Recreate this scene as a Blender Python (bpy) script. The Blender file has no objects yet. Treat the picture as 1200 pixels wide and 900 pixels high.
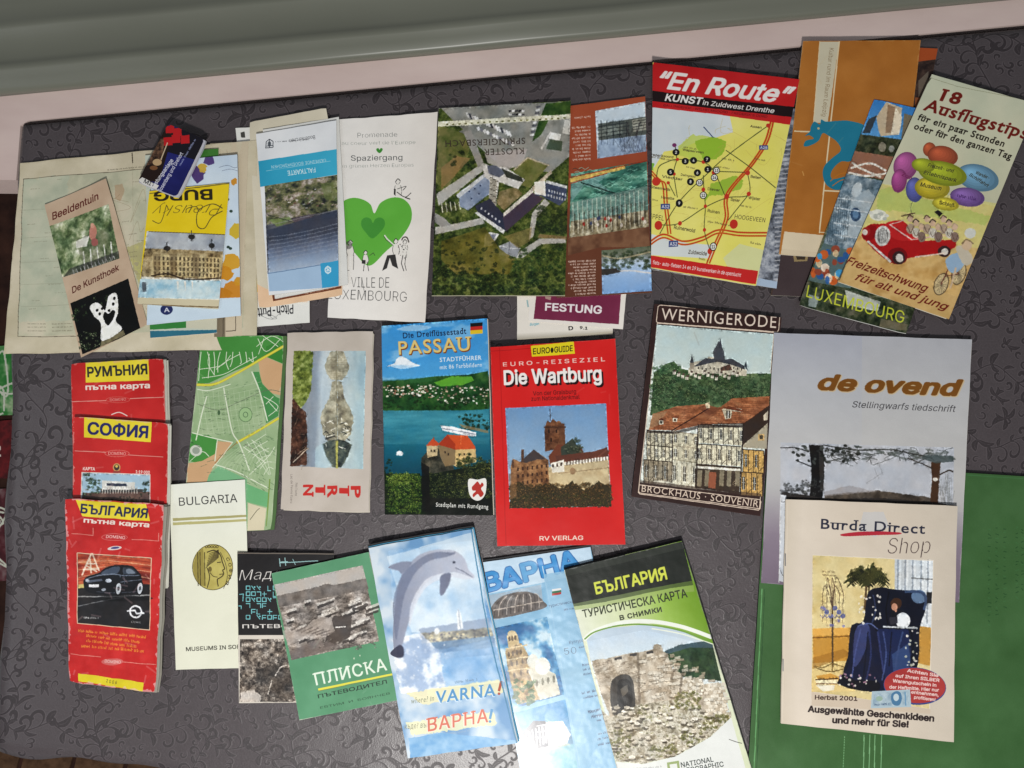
import bpy, math, random
import numpy as np
from mathutils import Vector

# ------------------------------------------------------------------ camera, world, lamps, exposure
SC = bpy.context.scene
COL = SC.collection
S = 0.00085            # metres of table per pixel of the 1200 x 900 photograph
CAM_H = 0.765
cam_d = bpy.data.cameras.new("camera"); cam_d.sensor_width = 36.0; cam_d.lens = 36.0 * CAM_H / (1200 * S)
cam_d.clip_start = 0.05; cam_d.clip_end = 20
cam = bpy.data.objects.new("camera", cam_d); cam.location = (0, 0, CAM_H); COL.objects.link(cam); SC.camera = cam

w = bpy.data.worlds.new("World"); SC.world = w; w.use_nodes = True
bg = w.node_tree.nodes["Background"]; bg.inputs[0].default_value = (0.90, 0.94, 1.0, 1); bg.inputs[1].default_value = 0.19

def area_lamp(name, loc, target, sx, sy, power, color, spread=180):
    d = bpy.data.lights.new(name, 'AREA'); d.shape = 'RECTANGLE'; d.size = sx; d.size_y = sy
    d.energy = power; d.color = color; d.spread = math.radians(spread)
    o = bpy.data.objects.new(name, d); o.location = loc
    o.rotation_euler = (Vector(target) - Vector(loc)).to_track_quat('-Z', 'Y').to_euler()
    COL.objects.link(o); return o
area_lamp("ceiling_lamp", (0.01, -0.92, 1.17), (0.0, -0.1, 0), 0.14, 0.11, 19.6, (1.0, 0.98, 0.945))
area_lamp("fill_light", (-1.7, -0.5, 1.5), (-0.1, 0, 0), 0.9, 0.9, 4, (0.90, 0.95, 1.0))  # weak cool fill added from the left, not an actual window

SC.view_settings.view_transform = 'Standard'
SC.view_settings.look = 'None'
SC.view_settings.exposure = 0.0
SC.view_settings.gamma = 1.0

rng = np.random.default_rng(7)
R = random.Random(11)

# ------------------------------------------------------------------ helpers: placement
def at(px, py, z=0.0):
    k = S * (CAM_H - z) / CAM_H
    return ((px - 600) * k, -(py - 450) * k)

# ------------------------------------------------------------------ helpers: flat print, drawn by code
def homog(src, dst):
    A = []; b = []
    for (x, y), (u, v) in zip(src, dst):
        A.append([x, y, 1, 0, 0, 0, -u * x, -u * y]); b.append(u)
        A.append([0, 0, 0, x, y, 1, -v * x, -v * y]); b.append(v)
    h = np.linalg.solve(np.array(A, float), np.array(b, float))
    return np.append(h, 1).reshape(3, 3)

def _up(g, h, w_):
    """cubic-ish upsample of a coarse grid to h x w"""
    gh, gw = g.shape
    ys = np.linspace(0, gh - 1.001, h); xs = np.linspace(0, gw - 1.001, w_)
    yi = ys.astype(int); xi = xs.astype(int); fy = ys - yi; fx = xs - xi
    fy = fy * fy * (3 - 2 * fy); fx = fx * fx * (3 - 2 * fx)
    a = g[yi][:, xi]; b = g[yi][:, xi + 1]; c = g[yi + 1][:, xi]; d = g[yi + 1][:, xi + 1]
    fx = fx[None, :]; fy = fy[:, None]
    return (a * (1 - fx) + b * fx) * (1 - fy) + (c * (1 - fx) + d * fx) * fy

_text_cache = {}
EM = 84
def glyph_height(ch, font):
    c = bpy.data.curves.new('probe', 'FONT'); c.body = ch
    if font: c.font = font
    o = bpy.data.objects.new('probe', c); m = o.to_mesh(); y = max(v.co.y for v in m.vertices)
    o.to_mesh_clear(); bpy.data.objects.remove(o); bpy.data.curves.remove(c); return y
try:                                                             # Blender's own interface face, else its built-in one
    import os
    FONT = bpy.data.fonts.load(os.path.join(bpy.utils.resource_path('LOCAL'), 'datafiles', 'fonts', 'Inter.woff2'))
except Exception:
    FONT = None
CAPS = {False: glyph_height("H", FONT), True: glyph_height("H", None)}; XHS = {False: glyph_height("x", FONT), True: glyph_height("x", None)}
# measured after the face is known, so that heights asked for are true capital heights

def text_mask(s, bold, serif):
    key = (s, bold, serif)
    if key in _text_cache: return _text_cache[key]
    c = bpy.data.curves.new('print', 'FONT'); c.body = s; c.resolution_u = 3
    CAPH = CAPS[serif]; XH = XHS[serif]
    if FONT and not serif: c.font = FONT
    if serif: c.space_character = 1.12
    c.fill_mode = 'NONE'                                         # outlines only; filled below by winding, so overlapping strokes stay whole
    o = bpy.data.objects.new('print', c); m = o.to_mesh()
    n = len(m.vertices); co = np.empty(n * 3, np.float32); m.vertices.foreach_get('co', co); co = co.reshape(-1, 3)[:, :2]
    ne = len(m.edges); ed = np.empty(ne * 2, np.int32); m.edges.foreach_get('vertices', ed); ed = np.sort(ed.reshape(-1, 2), 1)
    o.to_mesh_clear(); bpy.data.objects.remove(o); bpy.data.curves.remove(c)
    cl = ed[:, 1] - ed[:, 0] > 1; ed[cl] = ed[cl][:, ::-1]
    x0 = co[:, 0].min(); x1 = co[:, 0].max()
    pad = 10
    W = int((x1 - x0) * EM) + 2 * pad; Hh = int(1.25 * EM)      # y from -0.3 to 0.95 em
    P = np.stack([(co[:, 0] - x0) * EM + pad, (0.95 - co[:, 1]) * EM], 1)
    Wn = np.zeros((Hh, W + 1), np.int16)
    for (i, j) in ed:
        ax, ay = P[i]; bx, by = P[j]
        lo, hi, sg = (ay, by, 1) if ay < by else (by, ay, -1)
        r0 = max(int(math.ceil(lo - .5)), 0); r1 = min(int(math.ceil(hi - .5)), Hh)
        if r1 <= r0: continue
        rows = np.arange(r0, r1); xc = np.clip(np.ceil(ax + (rows + .5 - ay) * (bx - ax) / (by - ay) - .5).astype(int), 0, W)
        np.add.at(Wn, (rows, xc), sg)
    M = np.cumsum(Wn, 1)[:, :W] != 0
    if serif:                                                    # small slabs on the stem ends
        base = int(0.95 * EM); th = max(int(EM * .055), 3); ext = int(EM * .085)
        for (r0, r1, probe) in ((base - th, base, base - th - 3), (base - int(CAPH * EM) - 1, base - int(CAPH * EM) - 1 + th, base - int(CAPH * EM) + th + 3),
                                (base - int(XH * EM) - 1, base - int(XH * EM) - 1 + th, base - int(XH * EM) + th + 3)):
            row = M[probe].astype(np.int8); dd = np.diff(np.concatenate([[0], row, [0]]))
            for s0, s1 in zip(np.nonzero(dd == 1)[0], np.nonzero(dd == -1)[0]):
                far = (probe - 9) if probe > r0 and r1 == base else (probe + 9)
                fr = M[far]                                      # only upright stems get a slab: the run must stand straight
                if s0 < 2 or not fr[(s0 + s1) // 2] or fr[max(s0 - 3, 0):s0 - 1].any() or fr[s1 + 2:s1 + 4].any() or not fr[min(s0 + 2, s1 - 1)] or not fr[max(s1 - 3, s0)]: continue
                if s1 - s0 < EM * (.16 + 2 * bold) and (M[max(r0 - 6, 0):r0 - 2, s0:s1].sum() == 0 if probe > r0 else M[r1 + 2:r1 + 6, s0:s1].sum() == 0):
                    M[r0:r1, max(s0 - ext, 0):s1 + ext] = True
    r = int(round(abs(bold) * EM * .62))
    if r:                                                        # heavier or lighter strokes
        src = M if bold > 0 else ~M; out = src.copy()
        for dy in range(-r, r + 1):
            for dx in range(-r, r + 1):
                if 0 < dx * dx + dy * dy <= r * r + 1: out |= np.roll(np.roll(src, dy, 0), dx, 1)
        if bold > 0: M = out
        elif r <= 2: M = ~out
    _text_cache[key] = (M.astype(np.float32), pad)
    return _text_cache[key]

class Art:
    """the printed face of one sheet, drawn in the sheet's own frame; points are given in survey coordinates"""
    def __init__(s, corners, frame=(0, 0, 1), k=3.0, seed=1, base=(235, 232, 225)):
        (a, b, c, d) = [np.array(p, float) for p in corners]
        s.w = (np.linalg.norm(b - a) + np.linalg.norm(c - d)) / 2; s.h = (np.linalg.norm(d - a) + np.linalg.norm(c - b)) / 2
        s.W = int(s.w * k); s.H = int(s.h * k); s.k = k
        s.T = homog(corners, [(0, 0), (s.W, 0), (s.W, s.H), (0, s.H)])
        s.f = frame; s.rng = np.random.default_rng(seed)
        s.im = np.empty((s.H, s.W, 3), np.float32); s.im[:] = base
    def m(s, pts):
        p = np.array(pts, float).reshape(-1, 2)
        p = np.stack([s.f[0] + p[:, 0] / s.f[2], s.f[1] + p[:, 1] / s.f[2], np.ones(len(p))], 1) @ s.T.T
        return p[:, :2] / p[:, 2:]
    def noise(s, cell, ax=1.0, ay=1.0):
        c = cell * s.k
        gh = max(int(s.H / (c * ay)) + 3, 3); gw = max(int(s.W / (c * ax)) + 3, 3)
        return _up(s.rng.random((gh, gw)).astype(np.float32), s.H, s.W)
    def fbm(s, cell, oct=4, ax=1., ay=1., gain=.6):
        t = 0; n = 0; g = 1.
        for i in range(oct):
            if cell / 2 ** i * s.k < 1.2: break
            t = t + g * s.noise(cell / 2 ** i, ax, ay); n += g; g *= gain
        t = t / n
        return np.clip((t - .5) * 1.9 + .5, 0, 1)
    def ramp(s, n, *stops):
        xs = [q[0] for q in stops]; cs = np.array([q[1] for q in stops], float)
        return np.stack([np.interp(n, xs, cs[:, i]) for i in range(3)], 2).astype(np.float32)
    def tex(s, cell, *cols, oct=4, ax=1., ay=1., gain=.7):
        n = s.fbm(cell, oct, ax, ay, gain)
        return s.ramp(n, *[(i / (len(cols) - 1), c) for i, c in enumerate(cols)])
    def vgrad(s, *stops):
        """stops (t, colour), t 0..1 down the sheet"""
        t = np.repeat(np.linspace(0, 1, s.H)[:, None], s.W, 1); return s.ramp(t, *stops)
    def hgrad(s, *stops):
        t = np.repeat(np.linspace(0, 1, s.W)[None, :], s.H, 0); return s.ramp(t, *stops)
    def pgrad(s, p0, c0, p1, c1):
        a, b = s.m([p0, p1]); d = b - a; L = (d ** 2).sum()
        X = np.arange(s.W)[None, :]; Y = np.arange(s.H)[:, None]
        t = np.clip(((X - a[0]) * d[0] + (Y - a[1]) * d[1]) / L, 0, 1)
        return s.ramp(t, (0, c0), (1, c1))
    def put(s, mask, x0, y0, col, al=1.0):
        h, w_ = mask.shape
        sub = s.im[y0:y0 + h, x0:x0 + w_]
        c = col[y0:y0 + h, x0:x0 + w_] if isinstance(col, np.ndarray) and col.ndim == 3 else np.array(col, np.float32)
        mm = (mask * al)[..., None].astype(np.float32)
        sub[:] = sub * (1 - mm) + c * mm
    def all(s, col, al=1.0):
        c = col if isinstance(col, np.ndarray) else np.array(col, np.float32)
        s.im[:] = s.im * (1 - al) + c * al
    def pmask(s, P):
        x0 = max(int(P[:, 0].min()) - 1, 0); x1 = min(int(P[:, 0].max()) + 2, s.W)
        y0 = max(int(P[:, 1].min()) - 1, 0); y1 = min(int(P[:, 1].max()) + 2, s.H)
        if x1 <= x0 or y1 <= y0: return None
        X = np.arange(x0, x1)[None, :] + .5; Y = np.arange(y0, y1) + .5
        M = np.zeros((y1 - y0, x1 - x0), bool)
        Q = np.roll(P, -1, 0)
        for (ax, ay), (bx, by) in zip(P, Q):
            if ay == by: continue
            lo, hi = (ay, by) if ay < by else (by, ay)
            i0 = max(int(math.ceil(lo - .5)) - y0, 0); i1 = min(int(math.ceil(hi - .5)) - y0, y1 - y0)
            if i1 <= i0: continue
            xc = ax + (Y[i0:i1] - ay) * (bx - ax) / (by - ay)
            M[i0:i1] ^= X > xc[:, None]
        return M, x0, y0
    def poly(s, pts, col, al=1.0, rough=0.0):
        P = s.m(pts)
        if rough:
            out = []
            for p, q in zip(P, np.roll(P, -1, 0)):
                n = max(int(np.linalg.norm(q - p) / (s.k * 2.0)), 1)
                for i in range(n):
                    out.append(p + (q - p) * i / n + s.rng.normal(0, rough * s.k / s.f[2], 2))
            P = np.array(out)
        r = s.pmask(P)
        if r: s.put(r[0], r[1], r[2], col, al)
    def rect(s, x0, y0, x1, y1, col, al=1.0): s.poly([(x0, y0), (x1, y0), (x1, y1), (x0, y1)], col, al)
    def ell(s, cx, cy, rx, ry, col, rot=0, al=1.0, n=36):
        c, d = math.cos(math.radians(rot)), math.sin(math.radians(rot))
        s.poly([(cx + rx * math.cos(t) * c - ry * math.sin(t) * d, cy + rx * math.cos(t) * d + ry * math.sin(t) * c) for t in np.linspace(0, 2 * math.pi, n, endpoint=False)], col, al)
    def line(s, pts, wd, col, al=1.0, closed=False):
        pts = list(pts)
        if closed: pts = pts + [pts[0]]
        P = s.m(pts); r = wd / s.f[2] * s.k / 2
        for p, q in zip(P[:-1], P[1:]):
            d = q - p; L = np.linalg.norm(d)
            if L < 1e-6: continue
            n = np.array([-d[1], d[0]]) / L * r; e = d / L * r * .6
            m_ = s.pmask(np.array([p + n - e, q + n + e, q - n + e, p - n - e]))
            if m_: s.put(m_[0], m_[1], m_[2], col, al)
    def curve(s, pts, wd, col, al=1.0, n=10, closed=False):
        s.line(spline(pts, n, closed), wd, col, al)
    def shape(s, pts, col, al=1.0, n=8):
        s.poly(spline(pts, n, True), col, al)
    def t(s, st, x0, y0, x1, y1, h, col, bold=0.0, serif=False, it=0.0, al=1.0):
        M, pad = text_mask(st, bold, serif)
        cap = CAPS[serif] * EM; base = 0.95 * EM
        d = np.array([x1 - x0, y1 - y0], float); L = np.linalg.norm(d); up = np.array([d[1], -d[0]]) / L * h
        p0, p1, p2 = s.m([(x0, y0), (x1, y1), (x0 + up[0], y0 + up[1])])
        tw = M.shape[1] - 2 * pad
        A = np.array([(p1 - p0) / tw, (p2 - p0) / cap]).T          # mask units -> canvas
        Ai = np.linalg.inv(A)
        cs = [p0 + A @ np.array(q) for q in ((-pad - it * 30, -.35 * EM), (tw + pad + it * 60, -.35 * EM), (tw + pad + it * 60, EM), (-pad - it * 30, EM))]
        cs = np.array(cs)
        bx0 = max(int(cs[:, 0].min()), 0); bx1 = min(int(cs[:, 0].max()) + 2, s.W); by0 = max(int(cs[:, 1].min()), 0); by1 = min(int(cs[:, 1].max()) + 2, s.H)
        if bx1 <= bx0 or by1 <= by0: return
        X, Y = np.meshgrid(np.arange(bx0, bx1) + .5 - p0[0], np.arange(by0, by1) + .5 - p0[1])
        u = Ai[0, 0] * X + Ai[0, 1] * Y; v = Ai[1, 0] * X + Ai[1, 1] * Y
        u = u - it * v
        mx = u + pad - .5; my = base - v - .5
        xi = np.floor(mx).astype(int); yi = np.floor(my).astype(int); fx = mx - xi; fy = my - yi
        ok = (xi >= 0) & (xi < M.shape[1] - 1) & (yi >= 0) & (yi < M.shape[0] - 1)
        xi = np.clip(xi, 0, M.shape[1] - 2); yi = np.clip(yi, 0, M.shape[0] - 2)
        val = (M[yi, xi] * (1 - fx) + M[yi, xi + 1] * fx) * (1 - fy) + (M[yi + 1, xi] * (1 - fx) + M[yi + 1, xi + 1] * fx) * fy
        s.put(val * ok, bx0, by0, col, al)
    def scrawl(s, x0, y0, x1, y1, h, col, al=.8):
        """print too small to be read: a row of little word-like strokes"""
        d = np.array([x1 - x0, y1 - y0], float); L = np.linalg.norm(d); d /= L; up = np.array([d[1], -d[0]]); q = 0.0
        while q < L:
            wl = s.rng.uniform(1.2, 5) * h
            x = q
            while x < min(q + wl, L):
                hh = h * s.rng.uniform(.6, 1.15); b = np.array([x0, y0]) + d * x
                s.line([tuple(b), tuple(b + up * hh)], h * .28, col, al)
                if s.rng.random() < .6: s.line([tuple(b + up * hh * s.rng.choice([0., .5, .9])), tuple(b + up * hh * .5 + d * h * .5)], h * .25, col, al)
                x += h * .62
            q = x + h * .7
    def scatter(s, n, region, size, cols, aspect=1.0, rot=0, al=1.0):
        """n small quads inside region (x0,y0,x1,y1), sizes in frame units"""
        x0, y0, x1, y1 = region
        for i in range(n):
            cx = s.rng.uniform(x0, x1); cy = s.rng.uniform(y0, y1); a = s.rng.uniform(*size); b = a * aspect * s.rng.uniform(.6, 1.4)
            th = math.radians(rot + s.rng.uniform(-15, 15)); c, d = math.cos(th) * a / 2, math.sin(th) * a / 2; e, f = -math.sin(th) * b / 2, math.cos(th) * b / 2
            s.poly([(cx - c - e, cy - d - f), (cx + c - e, cy + d - f), (cx + c + e, cy + d + f), (cx - c + e, cy - d + f)], cols[s.rng.integers(len(cols))], al)
    def clumps(s, region, n, size, dark, mid, light):
        """leaf clumps: uneven dark patches under many lit flecks"""
        x0, y0, x1, y1 = region
        for i in range(n):
            cx = s.rng.uniform(x0, x1); cy = s.rng.uniform(y0, y1); r = s.rng.uniform(*size) * .9
            s.poly([(cx + r * s.rng.uniform(.5, 1.1) * math.cos(t), cy + r * .8 * s.rng.uniform(.5, 1.1) * math.sin(t)) for t in np.linspace(0, 5.6, 8)], dark, .55)
            for j in range(8):
                a = s.rng.uniform(0, 6.28); q = r * s.rng.uniform(.0, 1.0); e = r * s.rng.uniform(.1, .26)
                x = cx + math.cos(a) * q; y = cy + math.sin(a) * q * .8 - r * .15
                s.poly([(x - e, y), (x, y - e * .8), (x + e, y + e * .2), (x, y + e)], light if s.rng.random() < .35 else mid, .75)
    def photo(s, q=None, warp=.9, blur=.45, tex=.34, cell=5):
        warp *= .35; blur *= .5; tex *= .95; cell *= .55
        """turn a drawn picture into a printed photograph: ragged edges, soft focus, fine uneven tone"""
        if q is None: P = np.array([(0, 0), (s.W, 0), (s.W, s.H), (0, s.H)], float)
        else: P = s.m(q)
        r = s.pmask(P)
        if not r: return
        M, x0, y0 = r; h, w_ = M.shape; k = s.k
        X, Y = np.meshgrid(np.arange(x0, x0 + w_), np.arange(y0, y0 + h))
        sl = (slice(y0, y0 + h), slice(x0, x0 + w_))
        dx = ((s.noise(3.5) - .5) * 1.6 + (s.noise(1.3) - .5) * 1.2)[sl] * warp * k; dy = ((s.noise(3.5) - .5) * 1.6 + (s.noise(1.3) - .5) * 1.2)[sl] * warp * k
        xs = np.clip(X + dx, x0, x0 + w_ - 1).astype(int); ys = np.clip(Y + dy, y0, y0 + h - 1).astype(int)
        inside = M[ys - y0, xs - x0]; xs = np.where(inside, xs, X); ys = np.where(inside, ys, Y)
        sub = s.im[ys, xs]
        b = int(round(blur * k))
        if b:
            core = M.copy()
            for ax in (0, 1):
                for i in (-b, b): core &= np.roll(M, i, ax)
            core[:b] = core[-b:] = False; core[:, :b] = core[:, -b:] = False
            bl = sub
            for ax in (0, 1): bl = sum(np.roll(bl, i, ax) for i in range(-b, b + 1)) / (2 * b + 1)
            sub = np.where(core[..., None], bl, sub)
        n = (s.fbm(cell, 4)[sl] - .5) * 1.3 + (s.noise(.9)[sl] - .5) * .55 + (s.noise(30)[sl] - .5) * .35
        lo = sub.mean(2); d = lo
        for ax in (0, 1): d = sum(np.roll(d, i, ax) for i in range(-3, 4)) / 7
        act = np.abs(lo - d)
        for ax in (0, 1): act = sum(np.roll(act, i, ax) for i in (-6, -4, -2, 0, 2, 4, 6)) / 7
        n = n * np.clip(.07 + act / 15, 0, 1)                    # even areas such as skies stay even
        sub = sub * (1 + tex * n[..., None]) + tex * n[..., None] * 10
        g = sub.mean(2, keepdims=True); tint = (s.noise(9)[sl] - .5)[..., None] * tex * np.array([16, 0, -16], np.float32)
        sub = g + (sub - g) * .98 + tint; sub = 118 + (sub - 118) * 1.10
        s.im[sl] = np.where(M[..., None], sub, s.im[sl])
    def grain(s, amt=4, blot=3, cell=40):
        s.im += (s.rng.random((s.H, s.W, 1)) - .5) * amt * 2 + (s.fbm(cell, 3)[..., None] - .5) * blot * 2
    def scuff(s, amt=.5, col=(225, 205, 200), edge=2.0, n=10):
        """worn, whitened margins and creases"""
        X = np.minimum(np.arange(s.W), s.W - 1 - np.arange(s.W))[None, :] / s.k; Y = np.minimum(np.arange(s.H), s.H - 1 - np.arange(s.H))[:, None] / s.k
        D = np.minimum(X, Y); nz = s.fbm(5, 4)
        s.put(np.clip((edge * (nz * 2.0 - .55) - D) * 1.6, 0, 1), 0, 0, col, amt)
        for i in range(n):
            x = s.rng.uniform(0, s.W); y = s.rng.uniform(0, s.H); a = s.rng.uniform(0, 6.28); L = s.rng.uniform(4, 16) * s.k
            P = [(x, y), (x + math.cos(a) * L, y + math.sin(a) * L)]
            f, T = s.f, s.T; s.f = (0, 0, 1); s.T = np.eye(3); s.line(P, s.k * .5, col, amt * .35); s.f, s.T = f, T
    def image(s, name):
        im = bpy.data.images.new(name, s.W, s.H, alpha=False)
        px = np.ones((s.H, s.W, 4), np.float32); px[..., :3] = np.clip(s.im, 0, 255)[::-1] / 255.
        im.pixels.foreach_set(px.ravel()); im.update(); im.pack()
        return im

def spline(pts, n=8, closed=False):
    P = [np.array(p, float) for p in pts]; out = []
    N = len(P); rngi = range(N) if closed else range(N - 1)
    for i in rngi:
        if closed: p0, p1, p2, p3 = P[i - 1], P[i], P[(i + 1) % N], P[(i + 2) % N]
        else: p0, p1, p2, p3 = P[max(i - 1, 0)], P[i], P[i + 1], P[min(i + 2, N - 1)]
        for j in range(n):
            t = j / n
            out.append(tuple(.5 * (2 * p1 + (p2 - p0) * t + (2 * p0 - 5 * p1 + 4 * p2 - p3) * t * t + (3 * p1 - p0 - 3 * p2 + p3) * t ** 3)))
    if not closed: out.append(tuple(P[-1]))
    return out

# ------------------------------------------------------------------ helpers: materials
def srgb(c):
    return tuple(((v / 255) / 12.92 if v / 255 <= .04045 else ((v / 255 + .055) / 1.055) ** 2.4) for v in c[:3]) + (1,)

def mat_new(name):
    m = bpy.data.materials.new(name); m.use_nodes = True; nt = m.node_tree
    return m, nt, nt.nodes["Principled BSDF"]

def print_mat(name, art, rough=.45, coat=0.0, wave=.15, crease=1.0, gloss_tint=.5):
    coat *= .22; rough += .07
    m, nt, p = mat_new(name); N = nt.nodes; Lk = nt.links
    tx = N.new('ShaderNodeTexImage'); tx.image = art.image(name); tx.interpolation = 'Linear'; tx.extension = 'EXTEND'
    Lk.new(tx.outputs[0], p.inputs['Base Color'])
    tc = N.new('ShaderNodeTexCoord')
    n1 = N.new('ShaderNodeTexNoise'); n1.inputs['Scale'].default_value = 22; n1.inputs['Detail'].default_value = 3
    n2 = N.new('ShaderNodeTexNoise'); n2.inputs['Scale'].default_value = 900; n2.inputs['Detail'].default_value = 2
    Lk.new(tc.outputs['Object'], n1.inputs['Vector']); Lk.new(tc.outputs['Object'], n2.inputs['Vector'])
    b1 = N.new('ShaderNodeBump'); b1.inputs['Strength'].default_value = min(wave * 2, 1); b1.inputs['Distance'].default_value = .004 * crease
    b2 = N.new('ShaderNodeBump'); b2.inputs['Strength'].default_value = .12; b2.inputs['Distance'].default_value = .0003
    Lk.new(n1.outputs[0], b1.inputs['Height']); Lk.new(n2.outputs[0], b2.inputs['Height']); Lk.new(b1.outputs[0], b2.inputs['Normal'])
    Lk.new(b2.outputs[0], p.inputs['Normal'])
    mr = N.new('ShaderNodeMapRange'); mr.inputs['To Min'].default_value = rough - .06; mr.inputs['To Max'].default_value = rough + .1
    Lk.new(n1.outputs[0], mr.inputs['Value']); Lk.new(mr.outputs[0], p.inputs['Roughness'])
    p.inputs['Specular IOR Level'].default_value = gloss_tint
    p.inputs['Coat Weight'].default_value = coat; p.inputs['Coat Roughness'].default_value = .22
    return m

_pm = {}
def paper_mat(col=(225, 218, 200), rough=.7):
    key = tuple(col)
    if key in _pm: return _pm[key]
    m, nt, p = mat_new("paper"); N = nt.nodes; Lk = nt.links
    tc = N.new('ShaderNodeTexCoord'); n1 = N.new('ShaderNodeTexNoise'); n1.inputs['Scale'].default_value = 160; n1.inputs['Detail'].default_value = 4
    Lk.new(tc.outputs['Object'], n1.inputs['Vector'])
    mx = N.new('ShaderNodeMix'); mx.data_type = 'RGBA'; c = srgb(col)
    mx.inputs['A'].default_value = tuple(v * .82 for v in c[:3]) + (1,); mx.inputs['B'].default_value = c
    Lk.new(n1.outputs[0], mx.inputs['Factor']); Lk.new(mx.outputs['Result'], p.inputs['Base Color']); p.inputs['Roughness'].default_value = rough
    _pm[key] = m; return m

def proc_mat(name, c1, c2, scale=30, rough=.5, detail=5, stretch=(1, 1, 1), bump=.1, bdist=.002, spec=.5, metal=0.):
    m, nt, p = mat_new(name); N = nt.nodes; Lk = nt.links
    tc = N.new('ShaderNodeTexCoord'); mp = N.new('ShaderNodeMapping'); mp.inputs['Scale'].default_value = stretch
    n1 = N.new('ShaderNodeTexNoise'); n1.inputs['Scale'].default_value = scale; n1.inputs['Detail'].default_value = detail; n1.inputs['Roughness'].default_value = .6
    Lk.new(tc.outputs['Object'], mp.inputs[0]); Lk.new(mp.outputs[0], n1.inputs['Vector'])
    cr = N.new('ShaderNodeValToRGB'); cr.color_ramp.elements[0].position = .3; cr.color_ramp.elements[0].color = srgb(c1); cr.color_ramp.elements[1].position = .7; cr.color_ramp.elements[1].color = srgb(c2)
    Lk.new(n1.outputs[0], cr.inputs[0]); Lk.new(cr.outputs[0], p.inputs['Base Color'])
    b = N.new('ShaderNodeBump'); b.inputs['Strength'].default_value = bump; b.inputs['Distance'].default_value = bdist
    Lk.new(n1.outputs[0], b.inputs['Height']); Lk.new(b.outputs[0], p.inputs['Normal'])
    p.inputs['Roughness'].default_value = rough; p.inputs['Specular IOR Level'].default_value = spec; p.inputs['Metallic'].default_value = metal
    return m

# ------------------------------------------------------------------ helpers: geometry
def link(name, me, parent=None):
    o = bpy.data.objects.new(name, me); COL.objects.link(o)
    if parent: o.parent = parent
    return o

def tag(o, label=None, cat=None, group=None, kind=None):
    if label: o['label'] = label
    if cat: o['category'] = cat
    if group: o['group'] = group
    if kind: o['kind'] = kind
    return o

def grid_mesh(name, fn, nx, ny, th, mats, uv=True, rc=0.0):
    """a thin solid sheet: fn(u, v) -> (x, y, z) of its top face, v running down the sheet; th its thickness"""
    V = []; F = []; U = []
    us = np.linspace(0, 1, nx + 1); vs = np.linspace(0, 1, ny + 1)
    uvs = []
    for v in vs:
        for u in us:
            uu, vv = u, v
            V.append(fn(uu, vv)); uvs.append((uu, 1 - vv))
    n = len(V)
    V += [(x, y, z - th) for x, y, z in V[:n]]
    V += V[:2 * n]                                               # the edge keeps its own vertices, so the face shades flat up to it
    W = nx + 1; mi = []
    def face(f, uvf, m_): F.append(f); U.extend(uvf); mi.append(m_)
    for j in range(ny):
        for i in range(nx):
            a = j * W + i; q = (a, a + W, a + W + 1, a + 1)
            face(q, [uvs[k] for k in q], 0)
            face(tuple(k + n for k in reversed(q)), [(0, 0)] * 4, 1)
    def side(a, b): face((b + 2 * n, a + 2 * n, a + 3 * n, b + 3 * n), [(0, 0)] * 4, 1)
    for i in range(nx): side(i, i + 1); side(ny * W + i + 1, ny * W + i)
    for j in range(ny): side((j + 1) * W, j * W); side(j * W + nx, (j + 1) * W + nx)
    me = bpy.data.meshes.new(name); me.from_pydata(V, [], F)
    ul = me.uv_layers.new(name='uv'); ul.data.foreach_set('uv', np.array(U, np.float32).ravel())
    for m_ in mats: me.materials.append(m_)
    me.polygons.foreach_set('material_index', mi)
    sm = [m_ == 0 for m_ in mi]; me.polygons.foreach_set('use_smooth', sm)
    me.update(); return me

def box_bm(V, F, x0, y0, z0, x1, y1, z1):
    b = len(V); V += [(x0, y0, z0), (x1, y0, z0), (x1, y1, z0), (x0, y1, z0), (x0, y0, z1), (x1, y0, z1), (x1, y1, z1), (x0, y1, z1)]
    F += [tuple(b + i for i in f) for f in ((0, 3, 2, 1), (4, 5, 6, 7), (0, 1, 5, 4), (1, 2, 6, 5), (2, 3, 7, 6), (3, 0, 4, 7))]

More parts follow.
